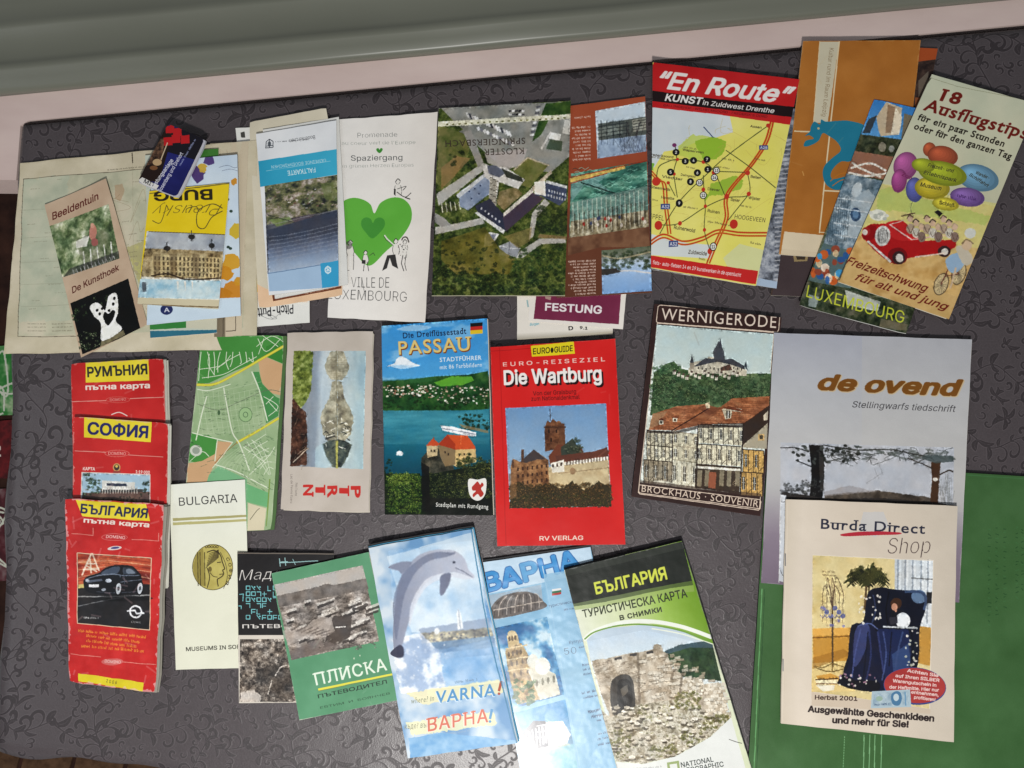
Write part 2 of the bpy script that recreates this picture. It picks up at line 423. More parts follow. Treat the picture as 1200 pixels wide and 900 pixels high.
MM = .001
def paper_item(name, label, cat, corners, z, th, art, layers=(), group=None, lift=None, bow=0.0, wav=0.0, edge=(225, 218, 200), edge_rough=.16,
               rough=.45, coat=0., wave=.15, crease=1., cover_th=.35, nx=14, ny=20, cover_name='cover', seed=0, spec=.22, rcorner=0.0, hinge=0.0, spine=None, folds=()):
    """z: one base height or four (TL TR BR BL), th: total thickness, in mm. layers: (name, from, to, inset_left, top, right, bottom px, colour) as fractions of th.
    lift: mm the corners curl up (TL TR BR BL)."""
    zb = [q * MM for q in (z if isinstance(z, (tuple, list)) else (z,) * 4)]; T = th * MM
    rr = np.random.default_rng(seed + 100); ph = rr.uniform(0, 6.28, 6)
    lf = [q * MM for q in (lift or (0, 0, 0, 0))]
    zt = [q + T for q in zb]
    P = [np.array(at(c[0], c[1], zt[i] + lf[i])) for i, c in enumerate(corners)]
    ctr = sum(P) / 4
    root = bpy.data.objects.new(name, None); COL.objects.link(root); root.empty_display_size = .02
    root.location = (ctr[0], ctr[1], min(zb))
    tag(root, label, cat, group)
    wpx = np.linalg.norm(P[1] - P[0]); hpx = np.linalg.norm(P[3] - P[0])
    def fn_at(f, ins=(0, 0, 0, 0), er=1.0):
        l, t_, r, b = [q * S for q in ins]
        def fn(u, v):
            uu = l / wpx + u * (1 - (l + r) / wpx); vv = t_ / hpx + v * (1 - (t_ + b) / hpx)
            if rcorner:                                          # rounded corners
                cx = rcorner * S / wpx; cy = rcorner * S / hpx
                du = max(abs(uu - .5) - (.5 - cx), 0) / cx; dv = max(abs(vv - .5) - (.5 - cy), 0) / cy
                q = math.hypot(du, dv)
                if q > 1e-6 and du > 0 and dv > 0:
                    m_ = max(du, dv); s_ = m_ / q
                    uu = .5 + math.copysign(.5 - cx + du * s_ * cx, uu - .5); vv = .5 + math.copysign(.5 - cy + dv * s_ * cy, vv - .5)
            p = (P[0] * (1 - uu) + P[1] * uu) * (1 - vv) + (P[3] * (1 - uu) + P[2] * uu) * vv
            e = edge_rough * MM * er
            ex = e * (math.sin(vv * 23 + ph[0]) + math.sin(vv * 41 + ph[1]) * .5) * .5 * (2 * uu - 1)
            ey = e * (math.sin(uu * 19 + ph[2]) + math.sin(uu * 37 + ph[3]) * .5) * .5 * (2 * vv - 1)
            zz = (zb[0] * (1 - uu) + zb[1] * uu) * (1 - vv) + (zb[3] * (1 - uu) + zb[2] * uu) * vv
            k = 0
            for c_, (a, b_) in zip(lf, ((1 - uu, 1 - vv), (uu, 1 - vv), (uu, vv), (1 - uu, vv))): k += c_ * (max(a, 0) * max(b_, 0)) ** 2.2
            k += bow * MM * math.sin(math.pi * min(max(uu, 0), 1)) + wav * MM * (.5 + .5 * math.sin(uu * 5 + ph[4]) * math.sin(vv * 6 + ph[5]))
            hz = 0
            for ax_, pos, dep in folds: hz -= dep * MM * math.exp(-(((uu if ax_ == 'u' else vv) - pos) / .012) ** 2) - dep * MM * .5 * math.exp(-(((uu if ax_ == 'u' else vv) - pos) / .12) ** 2)
            if hinge and f > .8: hz = -hinge * MM * math.exp(-((uu - .055) / .014) ** 2)
            # nothing sinks below the base
            return (p[0] + ex - ctr[0], p[1] + ey - ctr[1], zz + T * f + k * f + hz - min(zb))
        return fn
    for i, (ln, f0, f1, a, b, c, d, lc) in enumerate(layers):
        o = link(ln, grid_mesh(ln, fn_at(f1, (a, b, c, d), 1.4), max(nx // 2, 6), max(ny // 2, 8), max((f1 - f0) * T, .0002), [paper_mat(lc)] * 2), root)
    m = print_mat(name + "_print", art, rough, coat, wave, crease, spec)
    ct = min(cover_th * MM, T * .9)
    c = link(cover_name, grid_mesh(cover_name, fn_at(1.0), nx, ny, ct, [m, paper_mat(edge)]), root)
    return root, c, fn_at(1.0)

# ------------------------------------------------------------------ the setting: floor, ledge, tin sill, table and its cloth
FLOOR_Z = -0.62
def slab(name, pts, z0, z1, mat, parent=None):
    """a prism over a polygon (metres)"""
    n = len(pts); V = [(x, y, z1) for x, y in pts] + [(x, y, z0) for x, y in pts]
    F = [tuple(range(n))] + [tuple(reversed(range(n, 2 * n)))] + [(i, i + n, (i + 1) % n + n, (i + 1) % n) for i in range(n)]
    me = bpy.data.meshes.new(name); me.from_pydata(V, [], F); me.materials.append(mat); me.update()
    import bmesh
    bm = bmesh.new(); bm.from_mesh(me); bmesh.ops.recalc_face_normals(bm, faces=bm.faces); bm.to_mesh(me); bm.free()
    return link(name, me, parent)

m_floor = proc_mat("dark_carpet", (38, 26, 24), (70, 46, 38), 26, .9, 6, bump=.6, bdist=.004, spec=.1)
tag(slab("floor", [(-1.6, -1.5), (1.6, -1.5), (1.6, 1.2), (-1.6, 1.2)], FLOOR_Z - .02, FLOOR_Z, m_floor), kind='structure')
# woven bands of the rug below the near edge of the table
m_band = proc_mat("rug_band", (70, 50, 36), (104, 78, 58), 60, .9, 5, bump=.5, bdist=.003, spec=.1)
for i in range(9):
    x0, y0 = at(-190 + i * 62, 960, 0); x1 = x0 + .06
    k = (CAM_H - FLOOR_Z) / CAM_H
    tag(slab("rug_band", [(x0 * k, y0 * k - .10), (x0 * k + .075, y0 * k - .10), (x0 * k + .15, y0 * k + .15), (x0 * k + .06, y0 * k + .15)], FLOOR_Z, FLOOR_Z + .004, m_band), kind='structure')

def P2(px, py, z): return at(px, py, z)
# table: top board with rounded edge and four legs
tz = -.003
TB = [P2(27, 146, tz), P2(1420, 11, tz), P2(1420, 1060, tz), P2(-2, 876, tz)]
table = bpy.data.objects.new("table", None); COL.objects.link(table); table.location = (0, 0, 0)
tag(table, "low table carrying the whole spread of maps, hidden under the grey damask cloth", "table")
m_wood = proc_mat("table_wood", (60, 38, 26), (92, 60, 40), 14, .5, 6, (1, 8, 1))
slab("tabletop", [(p[0] * .996, p[1] * .996) for p in TB], -.03, tz - .001, m_wood, table)
for (lx, ly) in ((-.44, .20), (.62, .30), (.62, -.42), (-.44, -.34)):
    slab("leg", [(lx - .02, ly - .02), (lx + .02, ly - .02), (lx + .02, ly + .02), (lx - .02, ly + .02)], FLOOR_Z, -.031, m_wood, table)

# damask motif: one tile of scrolls, leaves and flowers, woven darker than the ground
def damask(n=1100):
    M = np.zeros((n, n), np.float32); rr = random.Random(5)
    def disc(x, y, r, v=1.0):
        x0 = int(x - r - 1); x1 = int(x + r + 2); y0 = int(y - r - 1); y1 = int(y + r + 2)
        X = np.arange(x0, x1); Y = np.arange(y0, y1)
        m = ((X[None, :] - x) ** 2 + (Y[:, None] - y) ** 2) <= r * r
        ix = np.ix_(Y % n, X % n); sub = M[ix]; sub[m] = v; M[ix] = sub
    def stroke(P, w0, w1, v=1.0, bulge=0.):
        P = spline(P, 14)
        for i in range(len(P) - 1):
            (ax, ay), (bx, by) = P[i], P[i + 1]; L = math.hypot(bx - ax, by - ay); k = max(int(L / 1.5), 1)
            for j in range(k):
                t = (i + j / k) / (len(P) - 1); r = w0 + (w1 - w0) * t + bulge * math.sin(math.pi * t)
                disc(ax + (bx - ax) * j / k, ay + (by - ay) * j / k, max(r, .8), v)
    def curl(x, y, a, s, hand=1, turns=1.35, wt=7):
        P = []
        for i in range(12):
            t = i / 11; r = s * (1 - t * .82); th = a + hand * t * turns * math.pi * 1.3
            P.append((x + r * math.cos(th), y + r * math.sin(th)))
        stroke(P, 1.5, wt * .7, bulge=wt * .55)
    def leaf(x, y, a, L, w_):
        c, s_ = math.cos(a), math.sin(a); b = rr.choice((-1, 1)) * L * .16
        stroke([(x, y), (x + c * L * .5 - s_ * b, y + s_ * L * .5 + c * b), (x + c * L, y + s_ * L)], 1.5, 1.2, bulge=w_)
        stroke([(x, y), (x + c * L * .5 - s_ * b, y + s_ * L * .5 + c * b), (x + c * L * .85, y + s_ * L * .85)], .9, .8, 0.25)
    def flower(x, y, s):
        a0 = rr.uniform(0, 6.28)
        n_ = rr.choice((4, 5, 7)); span = rr.uniform(2.2, 4.0)      # a spray of leaves opening to one side
        for i in range(n_):
            a = a0 + (i / (n_ - 1) - .5) * span; leaf(x, y, a, s * rr.uniform(.75, 1.25), s * rr.uniform(.10, .19))
        curl(x - math.cos(a0) * s * .3, y - math.sin(a0) * s * .3, a0, s * .3, rr.choice((-1, 1)), 1.3, 6)
    vines = [([(0, 160), (180, 90), (380, 190), (560, 120), (760, 210), (940, 110), (1100, 160)]), ([(0, 520), (150, 620), (360, 500), (540, 590), (770, 480), (960, 610), (1100, 520)]),
             ([(0, 900), (200, 820), (380, 930), (620, 850), (800, 960), (980, 830), (1100, 900)]), ([(300, 0), (240, 240), (400, 420), (330, 700), (420, 900), (300, 1100)]), ([(820, 0), (900, 260), (780, 470), (880, 720), (760, 900), (820, 1100)])]
    for v in vines:
        stroke(v, 4, 4); P = spline(v, 9)
        for i in range(2, len(P) - 1, 3):
            dx, dy = P[i + 1][0] - P[i][0], P[i + 1][1] - P[i][1]; a = math.atan2(dy, dx); sd = rr.choice((-1, 1))
            if rr.random() < .62:
                s = rr.uniform(34, 62); curl(P[i][0] - math.sin(a) * s * sd, P[i][1] + math.cos(a) * s * sd, a - sd * math.pi / 2, s, sd, rr.uniform(1.1, 1.5), rr.uniform(7, 12))
            else: leaf(P[i][0], P[i][1], a + sd * rr.uniform(.5, 1.2), rr.uniform(60, 105), rr.uniform(11, 19))
            if rr.random() < .6: leaf(P[i][0], P[i][1], a - sd * rr.uniform(.5, 1.1), rr.uniform(45, 80), rr.uniform(8, 14))
    for (x, y) in ((130, 330), (620, 300), (1000, 340), (90, 740), (590, 720), (1010, 760), (180, 1010), (640, 1010), (560, 420)):
        flower(x, y, rr.uniform(62, 88))
    for k in range(260):
        x, y = rr.uniform(0, n), rr.uniform(0, n)
        if M[int(y) % n - 20:int(y) % n + 20, int(x) % n - 20:int(x) % n + 20].sum() < 30: curl(x, y, rr.uniform(0, 6.28), rr.uniform(20, 34), rr.choice((-1, 1)), 1.2, rr.uniform(5, 8))
    return M
dm = damask()
def blur(a, r):
    for ax in (0, 1):
        a = sum(np.roll(a, i, ax) for i in range(-r, r + 1)) / (2 * r + 1)
    return a
dimg = bpy.data.images.new("damask_weave", dm.shape[1], dm.shape[0], alpha=False, is_data=True) if hasattr(bpy.data.images, 'new') else None
soft = blur(dm, 1); rel = blur(blur(dm, 3), 2)
px = np.ones(dm.shape + (4,), np.float32); px[..., 0] = soft; px[..., 1] = rel; px[..., 2] = np.clip(blur(dm, 2) * (1 - soft) * 3.2, 0, 1)
dimg.pixels.foreach_set(px.ravel()); dimg.update(); dimg.pack()

def cloth_mat():
    m, nt, p = mat_new("damask_cloth"); N = nt.nodes; Lk = nt.links
    tc = N.new('ShaderNodeTexCoord'); mp = N.new('ShaderNodeMapping'); mp.inputs['Rotation'].default_value = (0, 0, math.radians(7)); k = 1 / (232 * S)
    mp.inputs['Scale'].default_value = (k, k, k)
    wn = N.new('ShaderNodeTexNoise'); wn.inputs['Scale'].default_value = 5; va = N.new('ShaderNodeVectorMath'); va.operation = 'MULTIPLY_ADD'; va.inputs[1].default_value = (.045, .045, 0)
    Lk.new(tc.outputs['Object'], wn.inputs['Vector']); Lk.new(wn.outputs['Color'], va.inputs[0]); Lk.new(tc.outputs['Object'], va.inputs[2])
    Lk.new(va.outputs[0], mp.inputs[0])
    tx = N.new('ShaderNodeTexImage'); tx.image = dimg; tx.extension = 'REPEAT'; Lk.new(mp.outputs[0], tx.inputs[0])
    sp = N.new('ShaderNodeSeparateColor'); Lk.new(tx.outputs[0], sp.inputs[0])
    n1 = N.new('ShaderNodeTexNoise'); n1.inputs['Scale'].default_value = 700; n1.inputs['Detail'].default_value = 3; Lk.new(tc.outputs['Object'], n1.inputs['Vector'])
    n2 = N.new('ShaderNodeTexNoise'); n2.inputs['Scale'].default_value = 9; n2.inputs['Detail'].default_value = 6; n2.inputs['Roughness'].default_value = .65; Lk.new(tc.outputs['Object'], n2.inputs['Vector'])
    def mix(a, b, f):
        x = N.new('ShaderNodeMix'); x.data_type = 'RGBA'
        for s_, v in (('A', a), ('B', b)):
            if isinstance(v, tuple): x.inputs[s_].default_value = v
            else: Lk.new(v, x.inputs[s_])
        if isinstance(f, float): x.inputs['Factor'].default_value = f
        else: Lk.new(f, x.inputs['Factor'])
        return x.outputs['Result']
    g = mix(srgb((60, 54, 56)), srgb((84, 76, 79)), n1.outputs[0]); d = mix(srgb((36, 29, 32)), srgb((54, 46, 49)), n1.outputs[0])
    g = mix(g, srgb((108, 99, 103)), sp.outputs[2]); c = mix(g, d, sp.outputs[0]); Lk.new(c, p.inputs['Base Color'])
    mr = N.new('ShaderNodeMapRange'); mr.inputs['To Min'].default_value = .38; mr.inputs['To Max'].default_value = .54; Lk.new(sp.outputs[0], mr.inputs['Value']); Lk.new(mr.outputs[0], p.inputs['Roughness'])
    p.inputs['Specular IOR Level'].default_value = .62; p.inputs['Sheen Weight'].default_value = .05; p.inputs['Sheen Roughness'].default_value = .4
    # wide soft folds, sharp little creases, weave, relief of the motif
    n3 = N.new('ShaderNodeTexNoise'); n3.inputs['Scale'].default_value = 3.2; n3.inputs['Detail'].default_value = 2; n3.inputs['Distortion'].default_value = .8; Lk.new(tc.outputs['Object'], n3.inputs['Vector'])
    hs = None; prev = None
    for src, st, di in ((n3.outputs[0], .6, .012), (n2.outputs[0], .22, .003), (sp.outputs[1], .3, .0003), (n1.outputs[0], .3, .0005)):
        b = N.new('ShaderNodeBump'); b.inputs['Strength'].default_value = st; b.inputs['Distance'].default_value = di; Lk.new(src, b.inputs['Height'])
        if prev: Lk.new(prev, b.inputs['Normal'])
        prev = b.outputs[0]
    Lk.new(prev, p.inputs['Normal'])
    return m
m_cloth = cloth_mat()
def cloth_fn(u, v):
    """flat over the table, turned down past its edges"""
    a = -.03 + u * 1.05; b = -.035 + v * 1.06
    uu = min(max(a, 0), 1); vv = min(max(b, 0), 1)
    def q(uu, vv):
        return tuple((TB[0][i] * (1 - uu) + TB[1][i] * uu) * (1 - vv) + (TB[3][i] * (1 - uu) + TB[2][i] * uu) * vv for i in (0, 1))
    x, y = q(uu, vv); ov = max(uu - a, a - uu, 0) * 1.15 + 0; ow = max(vv - b, b - vv, 0) * .95
    z = -max(ov, ow) * 1.0
    # ripple of the hem and a slow unevenness of the top
    rp = .0035 * math.sin(x * 31 + y * 5) + .002 * math.sin(x * 77 + 1)
    if vv >= 1 and b > 1: y -= .004 + rp
    if uu <= 0 and a < 0: x -= .003 + .0025 * math.sin(y * 37)
    z += .0004 * math.sin(x * 17 + 1) * math.sin(y * 21) - .0004
    return (x, y, z)
cl = link("tablecloth", grid_mesh("tablecloth", cloth_fn, 130, 110, .0008, [m_cloth, m_cloth]))
tag(cl, "grey mauve damask tablecloth woven with darker scrolls and leaves, under all the maps", "tablecloth")

# pink painted ledge along the far edge and down the left end, a little lower than the table
m_pink = proc_mat("pink_paint", (206, 184, 178), (220, 200, 193), 7, .5, 8, (1, 3, 1), bump=.15, bdist=.001)
lz = -.003
L0 = [(-40, 158, lz), (30, 138, lz), (1500, -10, lz)]
a0 = [P2(-260, 136, lz), P2(1500, -33, lz), P2(1500, -1, lz), P2(33, 141.5, lz), P2(24, 147, lz), P2(19, 211, lz), P2(-260, 208, lz)]
tag(slab("window_ledge", a0, -.06, lz, m_pink), kind='structure')
# metal sill beyond: a profile swept along the window, in steps and rolls
m_tin = proc_mat("grey_green_tin", (104, 106, 95), (112, 114, 103), 2.2, .36, 4, (1, 3, 1), bump=.15, bdist=.003, spec=.45)
def sill():
    A = np.array(P2(-260, 138, lz)); B = np.array(P2(1500, -30, lz)); d = B - A; n = np.array([-d[1], d[0]]); n = n / np.linalg.norm(n)
    prof = [(0, lz - .004), (0, .006), (.003, .009), (.011, .0105), (.017, .014), (.021, .0155), (.025, .0135), (.030, .0125), (.050, .0135), (.056, .017), (.060, .0182), (.064, .0165), (.078, .0165), (.16, .028), (.26, .04), (.26, lz - .004)]
    V = []; F = []; nx = 40; K = len(prof)
    for i in range(nx + 1):
        p = A + d * i / nx
        for (o, z) in prof: V.append((p[0] + n[0] * o, p[1] + n[1] * o, z + .0006 * math.sin(i * 1.3 + o * 60)))
    for i in range(nx):
        for j in range(K): F.append((i * K + j, i * K + (j + 1) % K, (i + 1) * K + (j + 1) % K, (i + 1) * K + j))
    F += [tuple(range(K)), tuple(reversed(range(nx * K, nx * K + K)))]
    me = bpy.data.meshes.new("window_sill"); me.from_pydata(V, [], F); me.materials.append(m_tin)
    import bmesh
    bm = bmesh.new(); bm.from_mesh(me); bmesh.ops.recalc_face_normals(bm, faces=bm.faces); bm.to_mesh(me); bm.free()
    for p_ in me.polygons: p_.use_smooth = True
    return link("window_sill", me)
tag(sill(), kind='structure')


PAP = (225, 218, 200)
def LY(n, col=PAP, name='page', jig=1.2, seed=0, r=1.0, b=.8, l=0., t=.4):
    """n inner layers between the back and the cover"""
    q = random.Random(seed); out = []
    for i in range(n):
        f0 = i / (n + 1) * .96; f1 = (i + .86) / (n + 1) * .96
        sh = q.uniform(-.12, .04)
        out.append((name, f0, f1, l + q.uniform(0, jig), t + q.uniform(0, jig), r + q.uniform(-jig, jig * .5), b + q.uniform(-jig, jig * .5), tuple(int(c * (1 + sh)) for c in col)))
    return out

# ---------------- leaflet peeping out below the first folded map (upside-down lettering)
c = [(276, 150), (360, 146), (363, 378), (301, 383)]
a = Art(c, (270, 120, 3.333), seed=2, base=(232, 232, 226))
a.t("Pitch-Putt", 246, 808, 108, 822, 26, (35, 35, 40), .02, it=.1)
a.curve([(118, 840), (150, 838), (182, 850), (150, 852), (118, 842)], 1.6, (110, 110, 110)); a.curve([(140, 828), (165, 850), (190, 838)], 1.6, (120, 120, 120))
a.poly([(100, 725), (130, 725), (128, 770), (100, 772)], (222, 190, 60)); a.poly([(128, 768), (210, 740), (330, 735), (300, 800), (140, 800)], (236, 206, 178), .6)
a.poly([(40, 125), (56, 118), (60, 150), (44, 150)], (70, 70, 66)); a.grain()
paper_item("leaflet", "white leaflet whose lower strip with upside-down handwritten-style lettering shows below the blue map", "leaflet", c, .7, .4, a, rough=.5, seed=2)

# ---------------- the large old map sheet
c = [(24, 191), (301, 164), (301, 409), (4, 415)]
a = Art(c, (0, 130, 3), seed=3, base=(205, 196, 170))
a.all(a.tex(60, (196, 186, 158), (216, 206, 182), oct=5))
n = a.fbm(38, 5)
a.poly([(80, 235), (760, 180), (850, 250), (850, 760), (58, 790)], a.ramp(n, (.2, (180, 180, 155)), (.5, (196, 194, 168)), (.8, (208, 200, 176))))
a.poly([(80, 235), (230, 222), (215, 420), (235, 560), (230, 730), (60, 735)], a.ramp(n, (.2, (176, 188, 168)), (.8, (192, 198, 176))), .55, rough=3)
for pts in ([(80, 235), (760, 180)], [(80, 235), (58, 790)], [(58, 790), (300, 788)]): a.line(pts, 2.2, (105, 98, 82))
for i in range(16):
    y = 240 + i * 30; x = 80 + a.rng.uniform(0, 140)
    a.scrawl(x, y, x + a.rng.uniform(15, 50), y - 2, 3, (120, 115, 95), .5)
for y in (340, 436, 522, 600, 680): a.line([(70, y), (240, y - 8)], 1.2, (140, 138, 116), .6)
a.poly([(385, 255), (410, 250), (418, 275), (404, 310), (386, 300)], (176, 142, 110), .55, rough=1)
a.poly([(425, 470), (520, 430), (520, 640), (480, 640)], a.ramp(a.fbm(10, 4), (.3, (178, 172, 116)), (.6, (196, 190, 110)), (.8, (170, 160, 120))), .75, rough=1.5)
for i in range(40):
    x, y = a.rng.uniform(400, 840), a.rng.uniform(230, 640); a.scrawl(x, y, x + 26, y - 3, 3.2, (110, 100, 84), .55)
for i in range(22):
    x, y = a.rng.uniform(240, 800), a.rng.uniform(220, 700); a.curve([(x + a.rng.normal(0, 30), y + a.rng.normal(0, 30)) for _ in range(4)], 1.1, (140, 120, 90), .6)
a.scrawl(360, 206, 500, 196, 4, (110, 104, 88), .8)
for y in (744, 756, 770): a.scrawl(90, y, 150, y - 1, 3.4, (120, 112, 92), .8); a.scrawl(170, y, 236, y - 1, 3.4, (120, 112, 92), .8)
a.line([(445, 150), (447, 182)], 3.5, (70, 60, 46)); a.line([(446, 182), (450, 700)], 1.4, (160, 150, 126), .5)
a.scuff(.25, (180, 168, 138), 2.5, 14); a.grain(4, 5)
paper_item("old_map", "large yellowed old map sheet half unfolded beneath the top left leaflets", "map", c, 1.3, .8, a, layers=[("fold", .0, .45, 12, 3, 0, 1, (200, 190, 165)), ], lift=(.5, 1.5, .6, 2.0), edge=(205, 196, 170), rough=.75, wave=.2, nx=60, ny=50, cover_name='sheet', seed=3, edge_rough=.6, folds=[('u', .27, .5), ('u', .56, .5), ('v', .5, .5), ('u', .9, .4)])

# ---------------- folded grey-brown paper strip
c = [(246, 168), (291, 166), (283, 394), (251, 395)]
a = Art(c, (150, 130, 3), seed=4, base=(150, 140, 120))
a.poly([(300, 100), (345, 100), (345, 800), (300, 800)], (126, 114, 94)); a.poly([(342, 100), (430, 100), (430, 800), (342, 800)], (206, 192, 166))
a.line([(345, 720), (378, 716), (378, 778), (345, 780)], 3, (90, 80, 66)); a.line([(336, 700), (334, 800)], 4, (88, 78, 64)); a.grain()
paper_item("folded_paper", "narrow folded grey-brown paper at the right edge of the yellowed old map", "paper", c, 2.4, .5, a, rough=.7, seed=4, lift=(0, 1, 0, 0))

# ---------------- garden leaflet
c = [(52, 240), (124, 209), (173, 380), (95, 419)]
a = Art(c, (0, 130, 3), seed=5, base=(196, 172, 146))
a.all(a.tex(40, (190, 164, 138), (204, 180, 154)))
a.t("Beeldentuin", 183, 378, 343, 305, 22, (92, 34, 28), .02, it=.4)
q = [(168, 400), (378, 320), (415, 505), (215, 572)]
a.poly(q, a.tex(14, (52, 66, 44), (96, 116, 78), (168, 178, 142), (232, 232, 214), oct=5))
a.poly([(260, 440), (370, 400), (410, 500), (290, 540)], (60, 66, 50), .35)
for i in range(5): a.line([(288 + i * 24, 480 - i * 8), (294 + i * 24, 545 - i * 9)], 4, (222, 222, 214))
a.poly([(262, 446), (310, 425), (300, 462), (262, 470)], (206, 206, 196)); a.poly([(240, 540), (412, 478), (415, 505), (215, 572)], (40, 40, 44), .6)
for i in range(12): a.line([(250 + i * 13, 545 - i * 4.5), (256 + i * 13, 560 - i * 4.8)], 2, (190, 190, 190))
a.ell(322, 415, 13, 26, (186, 128, 112), 5); a.ell(328, 448, 12, 14, (160, 96, 90)); a.ell(320, 392, 7, 8, (200, 150, 130))
a.photo(q, .8, .4)
a.t("De Kunsthoek", 250, 628, 414, 546, 21, (84, 34, 28), .02, it=.4)
q = [(242, 664), (446, 577), (494, 768), (290, 855)]
a.poly(q, (14, 16, 16)); a.clumps((250, 650, 300, 740), 12, (5, 12), (22, 34, 22), (52, 78, 44), (120, 140, 96)); a.clumps((270, 760, 350, 850), 26, (6, 14), (16, 26, 18), (62, 82, 50), (170, 180, 140)); a.clumps((320, 636, 380, 670), 8, (4, 10), (22, 30, 22), (70, 88, 60), (130, 140, 100))
a.poly([(355, 806), (432, 768), (440, 786), (352, 828)], (120, 112, 86))
W_ = (236, 236, 230)
a.shape([(358, 805), (352, 740), (328, 712), (312, 680), (330, 662), (352, 672), (366, 690), (378, 640), (400, 628), (410, 650), (412, 700), (404, 730), (426, 765)], W_)
a.shape([(376, 748), (360, 718), (364, 696), (378, 704), (392, 690), (402, 700), (394, 726)], (16, 18, 18))
for x, y in ((347, 704), (356, 684), (338, 690), (380, 692), (394, 668), (398, 648)): a.ell(x, y, 5, 6, (16, 16, 16))
a.photo(q, .5, .3, .2)
a.grain(3, 3)
paper_item("leaflet", "tan sculpture garden leaflet with a garden photo above a white hand sculpture on black", "leaflet", c, 2.5, .7, a, layers=LY(1, seed=5), lift=(1.5, 3.0, 0.5, 2), rough=.45, seed=5)

# ---------------- teal and green booklet
c = [(170, 182), (256, 174), (254, 390), (176, 396)]
a = Art(c, (150, 130, 3), seed=6, base=(196, 204, 190))
a.poly([(60, 745), (204, 738), (204, 765), (76, 772)], (52, 128, 58)); a.poly([(76, 776), (320, 770), (320, 800), (76, 802)], (46, 110, 132)); a.poly([(204, 738), (320, 730), (320, 770), (204, 766)], (206, 204, 182))
a.poly([(0, 600), (70, 600), (74, 800), (0, 800)], (58, 110, 70)); a.poly([(230, 120), (330, 120), (330, 162), (230, 168)], (62, 120, 48)); a.grain()
paper_item("booklet", "teal and green edged booklet at the bottom of the stack under the yellow castle leaflet", "booklet", c, 3.1, 1.8, a, layers=LY(2, seed=6), rough=.35, seed=6)

# ---------------- flowered town map
c = [(224, 186), (278, 181), (282, 370), (172, 381)]
c = [(178, 190), (278, 181), (282, 370), (172, 381)]
a = Art(c, (150, 130, 3), seed=7, base=(205, 222, 236))
a.all(a.tex(50, (196, 214, 232), (216, 230, 240)))
for (x, y, r, col) in ((245, 218, 26, (74, 52, 110)), (285, 172, 20, (80, 60, 120)), (262, 196, 16, (206, 170, 60)), (380, 410, 26, (212, 180, 50)), (365, 520, 34, (216, 160, 44)), (340, 560, 30, (208, 140, 30)), (370, 625, 40, (206, 132, 34)), (330, 640, 34, (196, 126, 30)), (372, 240, 12, (206, 140, 40)), (396, 590, 22, (210, 150, 40))):
    a.poly([(x + math.cos(t) * r * a.rng.uniform(.7, 1.2), y + math.sin(t) * r * a.rng.uniform(.7, 1.2)) for t in np.linspace(0, 6.1, 12)], col, .95, rough=.6)
a.curve([(320, 195), (350, 188), (375, 196), (390, 190)], 1.6, (120, 130, 150)); a.curve([(330, 206), (360, 200), (385, 206)], 1.6, (130, 140, 160))
a.poly([(70, 660), (400, 650), (400, 725), (60, 745)], (208, 226, 240)); a.ell(136, 694, 22, 20, (36, 46, 96)); a.t("A", 128, 704, 146, 703, 16, (220, 225, 235), .02)
a.line([(395, 190), (398, 720)], 4, (120, 140, 150), .8)
for (x, y) in ((352, 465), (360, 470), (350, 300), (362, 340)): a.ell(x, y, 6, 5, (50, 70, 60))
a.grain()
paper_item("folded_map", "pale blue folded map with orange and violet flower blots behind the yellow castle leaflet", "map", c, 5.1, .9, a, layers=LY(1, (200, 210, 220), 'panel', seed=7), rough=.3, seed=7, lift=(0, 1, 0, 0))

# ---------------- yellow castle leaflet, upside down
c = [(175, 224), (269, 214), (256, 362), (161, 356)]
a = Art(c, (150, 130, 3), seed=8, base=(232, 206, 30), k=3.4)
a.all(a.tex(60, (230, 200, 20), (240, 214, 44)))
a.poly([(66, 420), (340, 432), (322, 700), (30, 690)], (226, 222, 206)); a.poly([(66, 420), (340, 432), (338, 505), (60, 500)], a.tex(20, (150, 156, 166), (190, 196, 200), oct=3))
a.poly([(58, 480), (334, 490), (330, 590), (44, 580)], a.tex(9, (66, 54, 38), (150, 132, 96), (206, 190, 150), oct=5))
a.poly([(82, 500), (330, 512), (322, 588), (78, 575)], (196, 178, 132), .75)
for r_ in range(4):
    for i in range(17): a.rect(88 + i * 14, 508 + r_ * 18 + i * .5, 94 + i * 14, 520 + r_ * 18 + i * .5, (70, 58, 44), .85)
for x in (150, 230, 95): a.poly([(x - 12, 500), (x + 14, 500), (x + 10, 588), (x - 8, 586)], (110, 92, 66), .55)
for (x, y) in ((130, 480), (290, 470), (215, 440)): a.ell(x, y, 12, 9, (50, 48, 46)); a.line([(x, y - 22), (x, y + 14)], 3, (50, 50, 52))
a.curve([(78, 578), (130, 570), (200, 590), (320, 585)], 5, (52, 40, 30), .9)
a.poly([(40, 588), (330, 594), (324, 660), (34, 655)], a.tex(16, (150, 190, 208), (190, 214, 222), (212, 226, 226), oct=4))
for x in (162, 188, 214): a.poly([(x, 596), (x + 8, 596), (x + 5, 632)], (228, 226, 216))
a.poly([(46, 600), (60, 600), (62, 634), (50, 636)], (60, 60, 66), .7)
a.poly([(34, 656), (324, 664), (322, 700), (30, 690)], (214, 204, 172)); a.line([(34, 680), (322, 690)], 4, (120, 96, 60))
a.photo([(66, 420), (340, 432), (322, 664), (32, 656)], .6, .35, .4)
a.line([(72, 422), (340, 432)], 2.5, (80, 70, 40)); a.line([(76, 290), (358, 254), (345, 430)], 4, (96, 84, 50), .8)
for i, ch in enumerate("BURG"):
    pass
a.t("BURG", 288, 276, 92, 284, 34, (40, 34, 20), .035)
